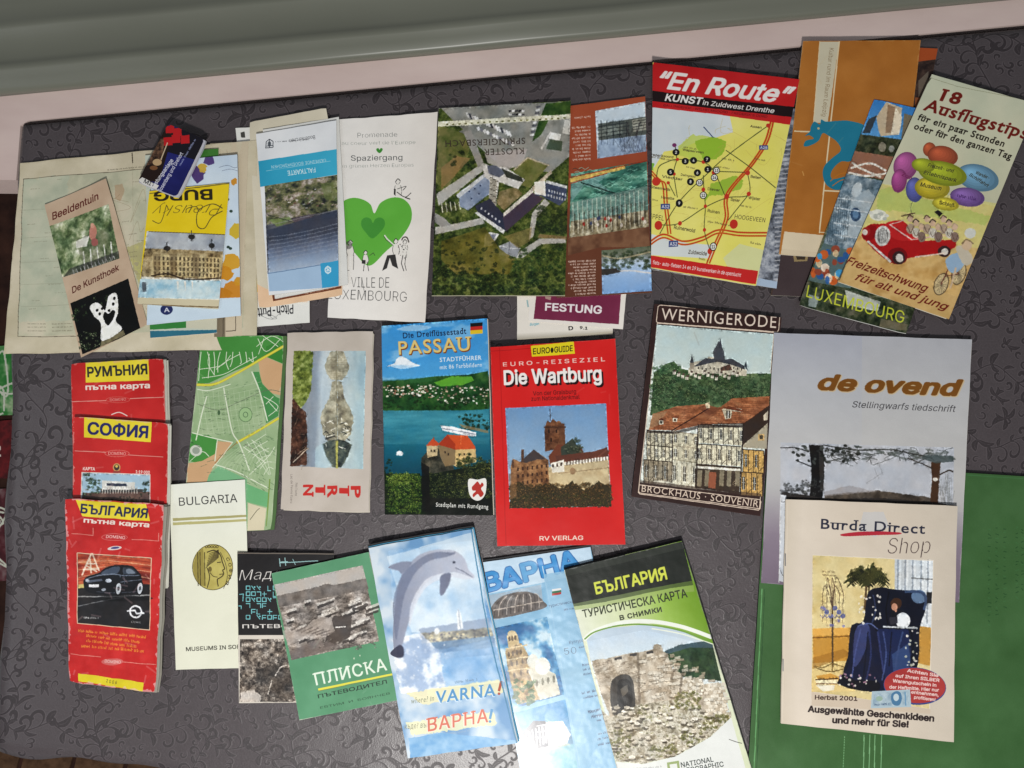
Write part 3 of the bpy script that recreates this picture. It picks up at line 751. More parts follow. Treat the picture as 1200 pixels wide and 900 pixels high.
a.curve([(330, 340), (290, 326), (240, 350), (236, 400), (262, 410), (290, 372), (330, 350)], 3.2, (86, 76, 40)); a.curve([(240, 352), (232, 336), (200, 342), (196, 356)], 2.8, (86, 76, 40))
a.t("Preusky", 330, 326, 96, 332, 40, (92, 80, 40), -.01, it=.5, al=.9)
a.curve([(130, 330), (110, 390), (84, 384)], 2.6, (86, 76, 40)); a.grain(3, 3)
paper_item("leaflet", "yellow castle leaflet with upside-down script title above a sepia palace picture", "leaflet", c, 6.2, 1.3, a, layers=LY(1, (210, 200, 170), seed=8), rough=.4, seed=8, lift=(0, 0, .5, 0))

# ---------------- dark blue card with a red checked head
c = [(197, 145), (240, 163), (207, 231), (161, 213)]
a = Art(c, (150, 130, 3), seed=9, k=4, base=(28, 30, 92))
a.all(a.tex(50, (24, 26, 84), (34, 38, 108)))
a.poly([(110, 40), (270, 92), (240, 170), (100, 130)], (24, 22, 30))
a.poly([(110, 60), (160, 80), (110, 250), (20, 240)], (36, 24, 20)); a.poly([(60, 90), (130, 95), (120, 180), (60, 190)], a.tex(6, (30, 20, 16), (110, 80, 60), (160, 120, 90)), .8)
for (x, y) in ((148, 62), (174, 74), (202, 98), (142, 104), (178, 38), (170, 96)): 
    a.poly([(x - 16, y - 12), (x + 14, y - 14), (x + 16, y + 14), (x - 14, y + 16)], (186, 30, 34), rough=.4)
a.line([(140, 110), (118, 168)], 4, (200, 180, 150)); a.ell(104, 178, 16, 12, (190, 160, 120)); a.ell(92, 198, 14, 8, (120, 80, 50))
a.poly([(32, 245), (50, 232), (110, 262), (96, 282)], (222, 220, 214)); a.t("MIT", 55, 252, 92, 268, 14, (60, 60, 66), .02)
a.t("Festungsanlage", 92, 272, 162, 172, 14, (226, 226, 232), .02); a.t("Rosenberg und Drehort", 116, 286, 196, 148, 13, (214, 214, 226), .02); a.scrawl(186, 190, 240, 100, 6, (160, 170, 210))
a.grain(2, 2)
paper_item("card_box", "glossy dark blue card with red checks lying tilted on the yellow castle leaflet", "card", c, 8.0, 3.2, a, layers=[("box_side", 0, .9, 1, 1, -2.5, -1, (196, 196, 206))], cover_th=.5, rough=.22, coat=.4, rcorner=5, seed=9, wave=.05)

# ---------------- beige sheets and the blue folding map
c = [(292, 143), (383, 126), (402, 346), (303, 362)]
a = Art(c, (270, 120, 3.333), seed=10, base=(214, 206, 184)); a.poly([(100, 700), (180, 745), (330, 740), (450, 700), (450, 800), (100, 800)], (232, 196, 160)); a.grain(4, 6)
paper_item("paper_sheet", "beige folded sheet sticking out above the blue and white folding map", "paper", c, 2.7, .5, a, lift=(0, 1.5, 0, 0), rough=.7, seed=10, rcorner=3)
c = [(312, 300), (398, 290), (400, 338), (320, 353)]
a = Art(c, (270, 120, 3.333), seed=11, base=(112, 58, 34)); a.scrawl(180, 768, 300, 742, 9, (206, 180, 160), .9); a.scrawl(300, 748, 420, 722, 8, (206, 180, 160), .7); a.grain()
paper_item("leaflet", "brown leaflet of which only a thin lower edge shows beneath the blue folding map", "leaflet", c, 3.5, .4, a, rough=.4, seed=11)
c = [(308, 152), (397, 137), (408, 333), (322, 350)]
a = Art(c, (270, 120, 3.333), seed=12, base=(222, 222, 218)); a.grain()
paper_item("folded_sheet", "white folded sheet directly under the blue and white folding map", "paper", c, 4.1, .6, a, rough=.5, seed=12, layers=LY(1, (200, 200, 196), 'panel', seed=12))
c = [(300, 157), (394, 141), (397, 335), (315, 346)]
a = Art(c, (270, 120, 3.333), seed=13, base=(232, 234, 236), k=3.4)
a.all(a.tex(60, (224, 228, 232), (236, 238, 240)))
a.poly([(108, 242), (425, 194), (428, 300), (116, 350)], a.hgrad((0, (48, 160, 196)), (1, (66, 178, 212))))
a.t("FALTKARTE", 330, 272, 222, 285, 19, (214, 240, 246), .01); a.t("GEMEINDE BODENKIRCHEN", 372, 236, 160, 262, 13, (200, 232, 240), -.005); a.line([(140, 284), (390, 246)], 1.5, (150, 210, 228))
a.t("Bodenkirchen", 328, 134, 228, 150, 17, (86, 88, 92), -.005); a.scrawl(300, 150, 176, 158, 5, (110, 112, 116))
a.line([(140, 158), (152, 148), (166, 158), (166, 184), (138, 186), (140, 158)], 3, (70, 76, 84)); a.ell(152, 168, 7, 11, (110, 116, 122)); a.line([(142, 178), (164, 176)], 3, (60, 66, 74)); a.line([(152, 150), (152, 186)], 2.5, (60, 66, 74))
q = [(135, 346), (418, 302), (420, 632), (146, 680)]
a.poly(q, a.tex(12, (46, 46, 56), (80, 82, 92), (110, 112, 118), oct=5, ax=2))
a.poly([(135, 346), (418, 302), (420, 440), (250, 470), (142, 500)], a.tex(7, (40, 40, 42), (72, 76, 60), (110, 112, 78), (150, 140, 128), (196, 190, 182), oct=4, ax=1.6))
a.scatter(90, (150, 345, 410, 440), (4, 11), [(206, 204, 200), (170, 150, 140), (120, 90, 84), (60, 62, 58), (96, 104, 66)], .45, -10, .85)
a.poly([(150, 480), (230, 468), (250, 490), (180, 505)], (120, 140, 84), .8); a.poly([(350, 340), (415, 330), (418, 410), (370, 400)], (104, 118, 70), .6); a.poly([(250, 470), (330, 455), (300, 490), (200, 500)], (110, 92, 100), .5)
a.line([(150, 500), (420, 440)], 3, (150, 150, 150), .6); a.line([(145, 460), (250, 490), (420, 470)], 3, (40, 42, 46), .7)
a.poly([(144, 520), (420, 440), (426, 640), (150, 690)], a.vgrad((0, (60, 64, 78)), (.66, (64, 70, 86)), (.74, (110, 122, 146)), (.82, (150, 168, 192)), (.9, (186, 200, 216)), (1, (200, 212, 224))), .92)
for i in range(7): a.curve([(150, 545 + i * 15), (230, 535 + i * 14), (330, 515 + i * 14), (420, 492 + i * 15)], 4, (150, 158, 172), .35)
a.photo(q, .9, .4, .4, 4)
a.poly([(148, 675), (426, 632), (428, 720), (152, 740)], (164, 192, 220)); a.line([(148, 678), (352, 645)], 3, (100, 126, 160))
a.poly([(350, 640), (426, 628), (428, 718), (358, 730)], (56, 160, 206)); a.ell(380, 662, 13, 13, (220, 238, 244)); a.ell(380, 662, 9, 9, (56, 160, 206)); a.line([(370, 655), (392, 668)], 3, (220, 238, 244)); a.line([(392, 655), (370, 668)], 3, (220, 238, 244)); a.line([(380, 648), (380, 676)], 3, (220, 238, 244))
a.grain(3, 3)
paper_item("folded_map", "white folding map with a bright blue band and a grey town view printed upside down", "map", c, 4.9, 1.3, a, layers=LY(2, (215, 215, 212), 'panel', seed=13), lift=(0, .6, .5, 1.0), rough=.28, coat=.15, seed=13)

# ---------------- green heart leaflet
c = [(396, 140), (513, 131), (498, 378), (384, 372)]
a = Art(c, (390, 120, 3.333), seed=14, base=(236, 232, 226), k=3.4)
a.all(a.hgrad((0, (238, 235, 230)), (.7, (238, 233, 226)), (1, (228, 221, 213))))
G = (96, 178, 62); G2 = (62, 142, 52); g3 = (96, 98, 96)
a.t("Promenade", 92, 138, 246, 134, 19, (86, 92, 90), -.012); a.t("au coeur vert de l'Europe", 34, 168, 318, 163, 14, (120, 132, 124), -.014)
a.shape([(176, 200), (165, 190), (165, 182), (172, 180), (176, 186), (181, 180), (188, 182), (187, 190)], G2, n=4)
a.t("Spaziergang", 68, 230, 266, 226, 21, (80, 84, 84), -.008); a.t("im grünen Herzen Europas", 30, 258, 312, 252, 14, (124, 134, 128), -.014)
a.shape([(156, 436), (140, 400), (100, 378), (56, 380), (20, 410), (14, 470), (40, 540), (80, 590), (136, 640), (200, 585), (262, 530), (300, 470), (300, 415), (270, 380), (225, 374), (180, 395)], G)
a.shape([(150, 474), (142, 458), (124, 452), (108, 462), (106, 486), (120, 508), (148, 534), (180, 508), (196, 484), (194, 462), (178, 452), (160, 458)], G2, .85)
K = (50, 48, 48); WH = (232, 228, 220)
def wee(a, x, y, s, coat_=WH, lean=0):
    a.ell(x + lean, y, 8 * s, 9 * s, WH); a.curve([(x - 8 * s + lean, y), (x + lean, y - 10 * s), (x + 8 * s + lean, y - 3 * s)], 3, K); a.curve([(x + 8 * s + lean, y), (x + lean, y + 9 * s), (x - 8 * s + lean, y + 2)], 1.6, K)
    a.shape([(x - 9 * s, y + 12 * s), (x + 9 * s, y + 12 * s), (x + 11 * s, y + 44 * s), (x - 10 * s, y + 44 * s)], coat_, n=4); a.curve([(x - 9 * s, y + 12 * s), (x - 12 * s, y + 30 * s), (x - 8 * s, y + 45 * s)], 1.8, K); a.curve([(x + 9 * s, y + 12 * s), (x + 13 * s, y + 30 * s), (x + 10 * s, y + 45 * s)], 1.8, K)
wee(a, 64, 552, 1.1); a.line([(58, 602), (54, 655)], 6, WH); a.line([(72, 602), (72, 655)], 6, WH); a.line([(52, 602), (50, 658), (60, 658)], 2, K); a.line([(78, 600), (76, 656)], 2, K); a.ell(58, 560, 14, 16, (60, 56, 56), al=.5)
wee(a, 122, 590, .9); a.line([(118, 625), (114, 660)], 2.5, K); a.line([(128, 625), (134, 660)], 2.5, K); a.line([(138, 600), (152, 590), (158, 600)], 2, K); a.rect(108, 618, 122, 632, K)
wee(a, 240, 546, 1.1); a.line([(232, 560), (205, 535), (196, 522)], 5, WH); a.line([(228, 560), (202, 540), (192, 524)], 1.8, K)
a.poly([(206, 600), (238, 596), (244, 630), (250, 652), (226, 640), (216, 610), (205, 650), (186, 660), (196, 630)], K)
wee(a, 276, 548, 1.0); a.shape([(255, 580), (285, 568), (296, 600), (270, 612)], WH, n=4); a.line([(268, 600), (262, 630), (272, 660)], 3, K); a.line([(280, 600), (276, 634), (282, 658)], 2.4, K); a.scatter(26, (250, 555, 292, 610), (2, 4), [K, (110, 100, 96)]); a.curve([(264, 540), (270, 530), (284, 530), (292, 548)], 5, (80, 72, 66))
wee(a, 248, 312, 1.2); a.curve([(244, 352), (276, 372), (300, 356)], 3, K); a.curve([(246, 340), (280, 330), (268, 345)], 2.2, K); a.line([(278, 374), (296, 380)], 4, K); a.poly([(232, 340), (240, 340), (238, 366), (232, 362)], K)
a.t("VILLE DE", 66, 724, 214, 726, 40, (66, 66, 66), -.022); a.t("LUXEMBOURG", -20, 768, 284, 780, 38, (66, 66, 66), -.022); a.line([(108, 690), (122, 770)], 2, (80, 80, 80), .7)
a.grain(3, 3)
paper_item("brochure", "cream brochure with a big green heart and little drawn strollers", "brochure", c, 1.2, .9, a, layers=LY(1, seed=14), lift=(0, 3.5, 3.0, 0), rough=.5, seed=14, edge_rough=.4, nx=30, ny=40, folds=[('v', .49, .25), ('u', .5, .2)])

# ---------------- aerial monastery booklet
c = [(514, 127), (669, 118), (662, 347), (506, 347)]
a = Art(c, (500, 110, 3.6), seed=15, base=(90, 100, 60), k=3.4)
fol = a.tex(9, (24, 32, 18), (52, 66, 30), (86, 98, 46), (128, 132, 78), oct=5, gain=.85)
a.all(fol)
rd = (150, 146, 140); rd2 = (178, 174, 166)
a.poly([(50, 60), (610, 30), (605, 260), (520, 330), (300, 300), (160, 170), (50, 150)], a.tex(26, (116, 118, 112), (146, 146, 140), (160, 158, 150), oct=4))
a.poly([(50, 62), (60, 62), (150, 150), (48, 190)], fol); a.poly([(500, 40), (610, 30), (606, 90), (560, 100), (520, 90), (480, 170), (440, 200), (470, 110)], a.tex(8, (40, 66, 28), (70, 96, 44)))
a.poly([(48, 130), (150, 165), (175, 240), (90, 390), (45, 380)], a.tex(16, (70, 84, 36), (104, 106, 60), (130, 120, 76)))
a.poly([(60, 310), (120, 260), (180, 270), (110, 350), (60, 400)], (150, 118, 78), .7); a.clumps((60, 240, 200, 300), 10, (8, 20), (26, 34, 20), (46, 60, 30), (76, 88, 44))
a.poly([(40, 420), (230, 290), (260, 300), (50, 470)], rd2); a.poly([(150, 160), (182, 150), (235, 290), (212, 310)], rd)
a.poly([(36, 560), (120, 545), (230, 520), (240, 545), (110, 575), (34, 592)], rd2); a.poly([(34, 500), (70, 520), (100, 550), (60, 560), (34, 540)], rd)
a.poly([(390, 660), (470, 610), (585, 608), (586, 628), (480, 632), (400, 690), (370, 690)], rd2); a.poly([(440, 500), (495, 440), (515, 460), (460, 520), (445, 600), (425, 615)], rd2)
# parking rows
for i in range(17): a.poly([(160 + i * 11, 78 + i * 5), (168 + i * 11, 76 + i * 5), (178 + i * 11, 98 + i * 5), (170 + i * 11, 100 + i * 5)], [(214, 214, 212), (60, 62, 70), (180, 176, 172), (232, 232, 230)][i % 4])
for i in range(12): a.poly([(205 + i * 13, 140 + i * 6), (216 + i * 13, 136 + i * 6), (222 + i * 13, 150 + i * 6), (212 + i * 13, 154 + i * 6)], [(220, 220, 220), (120, 120, 126), (206, 204, 200)][i % 3])
for r_ in range(3):
    for i in range(5): a.poly([(340 + i * 14, 68 + r_ * 15), (352 + i * 14, 66 + r_ * 15), (352 + i * 14, 74 + r_ * 15), (340 + i * 14, 76 + r_ * 15)], [(40, 40, 44), (210, 210, 210), (70, 70, 74)][(i + r_) % 3])
for i in range(10): a.poly([(430 + i * 3, 170 - i * 13), (448 + i * 3, 166 - i * 13), (450 + i * 3, 174 - i * 13), (432 + i * 3, 178 - i * 13)], [(220, 220, 218), (90, 90, 96)][i % 2])
a.poly([(240, 250), (420, 230), (400, 290), (330, 320), (250, 290)], (176, 168, 164), .9)
a.poly([(48, 116), (606, 84), (608, 104), (46, 138)], (214, 212, 190)); a.t("• • • • ▪ • • ▪ • • ▪ ▪ • • • ▪ • • ▪ •", 80, 134, 585, 106, 14, (110, 110, 70), .01)
a.poly([(515, 190), (572, 198), (568, 240), (500, 232)], (76, 88, 70)); a.poly([(520, 160), (564, 168), (560, 196), (512, 188)], (228, 228, 222)); a.line([(480, 230), (520, 160)], 8, (200, 196, 190)); a.poly([(580, 110), (606, 105), (604, 170), (570, 165)], (200, 198, 190))
# lawn and court
a.poly([(362, 320), (420, 268), (510, 298), (430, 395), (380, 380)], a.tex(14, (84, 92, 44), (110, 112, 60), (126, 120, 74))); a.line([(362, 320), (420, 268), (512, 300)], 6, (190, 176, 150))
a.poly([(300, 410), (370, 390), (400, 420), (320, 490), (290, 460)], a.tex(8, (90, 84, 50), (130, 116, 80), (160, 140, 104)))
# roofs
a.poly([(232, 300), (330, 310), (410, 360), (380, 400), (300, 370), (290, 440), (240, 420)], (206, 202, 196)); a.poly([(250, 300), (285, 300), (330, 330), (300, 350), (255, 335)], (92, 96, 110)); a.poly([(310, 312), (395, 350), (404, 372), (330, 350)], (56, 58, 50)); a.poly([(262, 350), (290, 360), (288, 470), (256, 460)], (170, 164, 150)); 
for i in range(14): a.line([(262 + (i % 3) * 12, 350 + i * 8), (272 + (i % 3) * 12, 352 + i * 8)], 3, (70, 64, 56))
a.poly([(135, 410), (235, 345), (260, 365), (258, 420), (170, 490), (132, 470)], a.tex(20, (120, 132, 154), (150, 160, 178))); a.poly([(120, 425), (235, 335), (240, 350), (130, 440)], (196, 198, 200))
for x, y in ((175, 410), (198, 398), (222, 385), (185, 440), (215, 420)): a.ell(x, y, 4, 4, (56, 66, 92))
for i in range(9): a.line([(60 + i * 9, 455 + (i % 2) * 8), (66 + i * 9, 500 - i * 2)], 4, (70, 64, 50) if i % 2 else (206, 200, 184))
a.poly([(200, 470), (260, 440), (330, 520), (328, 580), (210, 500)], (54, 56, 72)); a.poly([(196, 500), (210, 496), (325, 575), (318, 590)], (206, 204, 200))
for i in range(6): a.ell(226 + i * 15, 482 + i * 11, 4, 5, (196, 196, 200))
a.poly([(315, 520), (440, 415), (490, 440), (350, 560), (328, 580)], (74, 62, 76)); a.poly([(318, 500), (440, 395), (446, 412), (318, 518)], (214, 206, 194)); a.poly([(440, 390), (520, 320), (526, 332), (446, 410)], (196, 180, 158))
a.poly([(495, 370), (590, 395), (590, 440), (560, 470), (480, 430), (450, 425), (470, 400)], (66, 74, 96)); a.poly([(500, 362), (592, 386), (592, 398), (498, 374)], (206, 206, 204)); a.poly([(450, 370), (495, 365), (500, 430), (450, 420)], (226, 220, 208))
for i in range(7): a.rect(510 + i * 12, 402 + i * 3, 516 + i * 12, 412 + i * 3, (200, 204, 210)); a.rect(508 + i * 12, 422 + i * 3, 514 + i * 12, 432 + i * 3, (190, 190, 190))
a.poly([(240, 590), (262, 580), (300, 590), (270, 640), (236, 640)], (206, 204, 204)); a.poly([(250, 590), (290, 592), (272, 620), (244, 618)], (120, 124, 140)); a.poly([(300, 640), (345, 620), (390, 650), (375, 686), (300, 680)], (150, 152, 156)); a.line([(300, 640), (345, 650), (390, 650)], 3, (200, 200, 200)); a.line([(345, 620), (340, 685)], 3, (110, 112, 120))
a.clumps((465, 480, 590, 590), 60, (8, 18), (30, 40, 24), (52, 66, 34), (84, 92, 50)); a.poly([(470, 590), (590, 600), (590, 612), (465, 606)], (140, 110, 80), .7)
a.poly([(60, 620), (240, 560), (300, 650), (370, 700), (340, 760), (120, 760), (60, 700)], a.tex(18, (70, 66, 24), (112, 104, 44), (140, 124, 70), oct=5), .85); a.poly([(320, 600), (440, 560), (430, 620), (380, 650)], (140, 120, 76), .6)
a.clumps((30, 620, 300, 850), 90, (6, 16), (24, 32, 16), (54, 62, 28), (96, 98, 48)); a.clumps((30, 740, 585, 850), 170, (8, 18), (18, 28, 14), (42, 62, 30), (74, 96, 48)); a.clumps((350, 650, 585, 750), 60, (7, 15), (28, 44, 20), (56, 84, 40), (84, 110, 54))
a.photo(None, .75, .3, .4, 4)
a.t("KLOSTER", 404, 226, 238, 232, 26, (58, 46, 40), .0, True); a.t("SPRINGIERSBACH", 410, 184, 78, 196, 26, (58, 46, 40), .0, True)
a.line([(26, 600), (20, 855)], 3, (190, 180, 150), .6); a.line([(20, 852), (588, 852)], 4, (190, 184, 160), .9); a.grain(5, 4)
paper_item("booklet", "booklet with an aerial photo of a monastery among trees, title printed upside down", "booklet", c, (1.2, 2.9, 4.7, 2.9), 1.6, a, layers=LY(2, seed=15), rough=.33, coat=.1, seed=15, lift=(.8, 0, 0, .5))

# ---------------- rust brown pool brochure
c = [(652, 126), (756, 113), (764, 343), (652, 349)]
a = Art(c, (600, 100, 3), seed=16, base=(158, 72, 44))
a.all(a.vgrad((0, (164, 76, 46)), (.45, (150, 70, 44)), (.62, (110, 62, 42)), (1, (96, 54, 36))))
q = [(290, 88), (468, 56), (472, 222), (298, 248)]
a.poly(q, a.vgrad((0, (198, 212, 222)), (.3, (190, 204, 214)), (.5, (110, 124, 140)), (1, (150, 170, 196))))
a.poly([(300, 130), (472, 105), (472, 165), (300, 186)], (84, 90, 86)); a.poly([(300, 145), (386, 132), (386, 165), (300, 175)], (120, 128, 122)); a.poly([(420, 118), (472, 108), (472, 150), (424, 156)], (150, 150, 138))
for r_ in range(4): a.line([(300, 140 + r_ * 12), (410, 124 + r_ * 12)], 2.6, (50, 56, 58)); a.line([(424, 122 + r_ * 9), (472, 114 + r_ * 9)], 2.4, (60, 62, 60))
for x in (310, 330, 352, 376, 400): a.line([(x, 120), (x + 2, 200)], 3, (40, 44, 46), .8)
for i in range(26): x = a.rng.uniform(380, 470); a.line([(x, 224), (x + a.rng.normal(0, 22), a.rng.uniform(120, 200))], 1.6, (50, 44, 48), .85)
a.poly([(300, 186), (472, 166), (472, 222), (298, 248)], a.tex(9, (96, 116, 150), (160, 180, 204), oct=4), .6)
for y in range(96, 110, 14): a.scrawl(272, y + 8, 212, y + 14, 6, (232, 210, 196))
for i in range(10): a.scrawl(272, 138 + i * 12, 208 + (i % 3) * 6, 142 + i * 12, 6, (234, 214, 200))
a.photo(q, .5, .35, .3)
q = [(206, 300), (474, 254), (480, 486), (200, 526)]
a.poly(q, a.tex(8, (36, 72, 66), (66, 120, 104), (120, 170, 150), oct=4, ax=3.2, ay=.8)); 
for i in range(80):
    x, y = a.rng.uniform(210, 470), a.rng.uniform(275, 420); a.curve([(x, y), (x + 10, y - 4), (x + 22, y + 2), (x + 34, y - 5)], 2.0, (150, 200, 180) if a.rng.random() < .6 else (26, 56, 54), .7, n=4)
a.poly([(206, 330), (360, 280), (300, 330), (360, 370), (250, 340), (206, 400)], (150, 176, 180), .45); a.line([(240, 330), (360, 368)], 5, (30, 50, 46))
a.poly([(206, 400), (476, 340), (478, 430), (204, 470)], (150, 160, 156), .45)
a.poly([(204, 466), (479, 425), (480, 486), (200, 526)], a.tex(8, (70, 60, 44), (150, 136, 108), (206, 196, 172), oct=4, ax=.6), .95)
for i in range(16): x = 212 + i * 16.5; a.line([(x, 400 - i * 3), (x + 2, 512 - i * 2)], 3, (226, 222, 206), .55); a.line([(x + 6, 440 - i * 3), (x + 7, 500 - i * 2)], 4, (60, 50, 40), .6)
for i in range(14): a.ell(a.rng.uniform(220, 470), a.rng.uniform(450, 490), 4, 7, [(150, 50, 40), (200, 190, 180), (60, 70, 100)][i % 3])
a.line([(206, 322), (390, 276)], 14, (206, 176, 96)); a.line([(206, 312), (474, 254)], 3, (150, 50, 30)); a.line([(206, 332), (330, 298)], 3, (150, 50, 30))
a.poly([(195, 526), (480, 488), (484, 560), (310, 560), (195, 590)], a.tex(30, (92, 58, 40), (130, 92, 66), (110, 72, 50)))
a.photo(q, .8, .4, .35)
q = [(312, 572), (488, 555), (492, 722), (314, 734)]
a.poly(q, a.vgrad((0, (60, 74, 52)), (.72, (60, 80, 50)), (.8, (120, 124, 110)), (.84, (180, 196, 214)), (.9, (150, 180, 216)), (1, (120, 160, 208))))
a.clumps((314, 575, 486, 640), 60, (6, 14), (34, 46, 30), (60, 76, 46), (96, 104, 70)); a.curve([(314, 590), (380, 600), (490, 575)], 5, (170, 160, 130)); a.curve([(314, 660), (400, 646), (490, 655)], 5, (206, 206, 206)); a.poly([(312, 640), (360, 636), (380, 650), (330, 662), (312, 662)], (60, 56, 52))
a.photo(q, .8, .4, .3)
for i in range(12): a.scrawl(290, 606 + i * 11, 196 + (i % 4) * 8, 610 + i * 11, 6, (232, 208, 194))
a.grain(3, 3)
paper_item("brochure", "rust brown brochure with indoor pool and lake photos beside the aerial monastery booklet", "brochure", c, (1.0, 1.0, 2.8, 2.8), 1.3, a, layers=LY(1, seed=16), rough=.4, seed=16, lift=(0, .6, 0, 0))

# ---------------- fortress booklet and the white one below it
c = [(606, 320), (718, 322), (718, 392), (606, 398)]
a = Art(c, (560, 330, 5.4545), seed=17, base=(228, 222, 212), k=4)
a.all(a.vgrad((0, (226, 220, 210)), (.9, (230, 224, 214)), (1, (170, 164, 150))))
a.poly([(250, 368), (860, 318), (860, 358), (250, 372)], (186, 178, 160), .8); a.t("Burgen", 340, 282, 402, 276, 16, (86, 168, 186), .02, it=.3); a.line([(322, 120), (328, 160)], 10, (96, 150, 160), .6)
a.t("D", 598, 310, 624, 308, 24, (24, 24, 26), .03); a.t("9.1", 666, 302, 712, 306, 18, (24, 24, 26), .03); a.grain()
paper_item("booklet", "white booklet between the red castle guide and the monastery booklet, mostly covered", "booklet", c, .9, 1.1, a, layers=LY(1, seed=17), rough=.5, seed=17)
c = [(626, 318), (733, 322), (729, 386), (622, 379)]
c = [(622, 315), (736, 320), (730, 386), (619, 376)]
a = Art(c, (560, 330, 5.4545), seed=18, base=(230, 224, 216), k=4)
a.poly([(374, 50), (914, 60), (898, 273), (354, 238)], a.tex(60, (108, 32, 62), (120, 40, 72))); a.t("FESTUNG", 424, 184, 778, 206, 46, (232, 226, 226), .035); a.poly([(424, 96), (460, 98), (456, 120), (424, 110)], (170, 140, 130)); a.grain()
paper_item("booklet", "maroon and white booklet with bold white capitals above the red castle guide", "booklet", c, 2.1, .5, a, rough=.4, seed=18)

# ---------------- grey booklet below the red route guide
c = [(790, 110), (936, 128), (910, 338), (764, 316)]
a = Art(c, (740, 60, 3.215), seed=19, base=(120, 124, 132))
a.all(a.tex(8, (60, 64, 72), (130, 136, 148), (190, 194, 200), oct=4))
a.poly([(70, 810), (300, 850), (560, 900), (560, 870), (80, 780)], (168, 186, 208))
for (x, y) in ((105, 825), (200, 850), (320, 872), (420, 884)): a.rect(x, y - 6, x + 44, y + 12, (50, 56, 70), .8); a.scrawl(x + 50, y + 4, x + 90, y + 10, 6, (60, 66, 90))
for i in range(60): a.line([(540, 330 + i * 9), (612, 322 + i * 9)], 3, (206, 206, 208) if i % 2 else (70, 74, 82), .8)
a.grain()
paper_item("booklet", "grey photo booklet peeping out below and beside the red and yellow route guide", "booklet", c, 1.2, 2.0, a, layers=LY(3, seed=19), rough=.4, seed=19)

# ---------------- red and yellow route guide
c = [(765, 73), (937, 93), (886, 335), (763, 314)]
# measured corners of the printed face
a = Art(c, (740, 60, 3.215), seed=20, base=(232, 222, 110), k=3.4)
a.all(a.tex(70, (230, 222, 104), (238, 230, 128)))
a.poly([(50, 240), (360, 290), (372, 360), (290, 390), (240, 400), (180, 430), (120, 440), (85, 500), (50, 480)], a.tex(40, (206, 216, 222), (220, 226, 228)))
a.poly([(76, 720), (200, 750), (300, 760), (300, 800), (60, 780)], (216, 222, 220)); a.poly([(400, 760), (520, 790), (500, 880), (380, 860), (340, 800)], (214, 218, 170), .8)
GR = (170, 196, 66); 
for r_ in ([(170, 420), (220, 372), (300, 380), (330, 400), (330, 450), (240, 470), (170, 455)], [(205, 430), (290, 430), (300, 470), (210, 480)]): a.poly(r_, (196, 214, 90), .8, rough=1.5)
a.poly([(230, 395), (300, 380), (345, 400), (340, 440), (310, 470), (260, 470), (240, 430)], (150, 190, 52), rough=1.5); a.poly([(290, 560), (380, 532), (410, 550), (400, 580), (330, 600), (280, 600)], (150, 188, 56), .9, rough=1.5); a.poly([(62, 480), (86, 484), (80, 510), (62, 505)], (120, 180, 60), rough=1); a.poly([(265, 590), (285, 600), (270, 620)], (150, 188, 56))
RD = (196, 40, 34); 
def road(p, w_): a.curve(p, w_ + 4, (206, 130, 40)); a.curve(p, w_, RD)
for off in (-5, 5):
    road([(520 + off, 310), (495 + off, 400), (440 + off, 490), (350 + off, 600), (348 + off, 680), (310 + off, 760), (285 + off, 812)], 3.5)
    road([(60, 500 + off), (95, 540 + off), (120 + off, 560), (128 + off, 640), (140 + off, 720)], 3)
road([(70, 742), (120, 722), (190, 745), (260, 735), (320, 715), (400, 725), (515, 730)], 3.5); road([(70, 752), (120, 732), (190, 755), (260, 745), (320, 725), (400, 735), (515, 740)], 3)
DK = (76, 82, 40)
for p in ([(505, 330), (350, 455), (280, 520), (175, 620), (105, 720)], [(92, 550), (100, 500), (130, 480), (170, 470), (260, 480), (300, 515), (340, 600)], [(160, 420), (165, 470), (155, 520), (168, 605)], [(425, 520), (370, 518), (300, 515)], [(425, 522), (430, 600), (350, 610), (270, 640), (175, 690), (100, 692)], [(262, 530), (264, 580), (270, 640), (268, 715), (290, 775)], [(345, 435), (420, 490), (470, 530), (530, 578)], [(135, 555), (160, 600)], [(430, 600), (355, 685)]): a.curve(p, 3.6, DK, .9, n=6)
for i in range(46):
    x, y = a.rng.uniform(70, 560), a.rng.uniform(330, 800); a.curve([(x, y), (x + a.rng.normal(0, 22), y + a.rng.normal(0, 22)), (x + a.rng.normal(0, 40), y + a.rng.normal(0, 40))], 1.2, (196, 170, 90), .6, n=4)
for x, y in ((190, 425), (70, 462), (310, 500), (330, 470), (200, 500), (110, 470), (280, 690), (190, 640), (60, 610), (450, 470), (400, 640), (330, 700), (250, 800), (440, 760)): a.scrawl(x, y, x + a.rng.uniform(34, 66), y + 8, 6, (96, 86, 56), .75)
a.line([(264, 340), (298, 383)], 4, (60, 80, 120))
for x, y, r_ in ((92, 550, 15), (100, 694, 14), (376, 698, 15), (505, 330, 9), (425, 522, 9), (430, 598, 8), (348, 606, 9), (270, 637, 6), (178, 690, 7), (268, 713, 6), (290, 778, 9), (168, 470, 6), (156, 524, 6), (135, 555, 6), (157, 415, 8), (262, 480, 7), (262, 580, 7), (300, 520, 8), (242, 552, 7)): a.ell(x, y, r_, r_, (196, 52, 36) if r_ > 5.5 and y != 415 else (120, 50, 100))
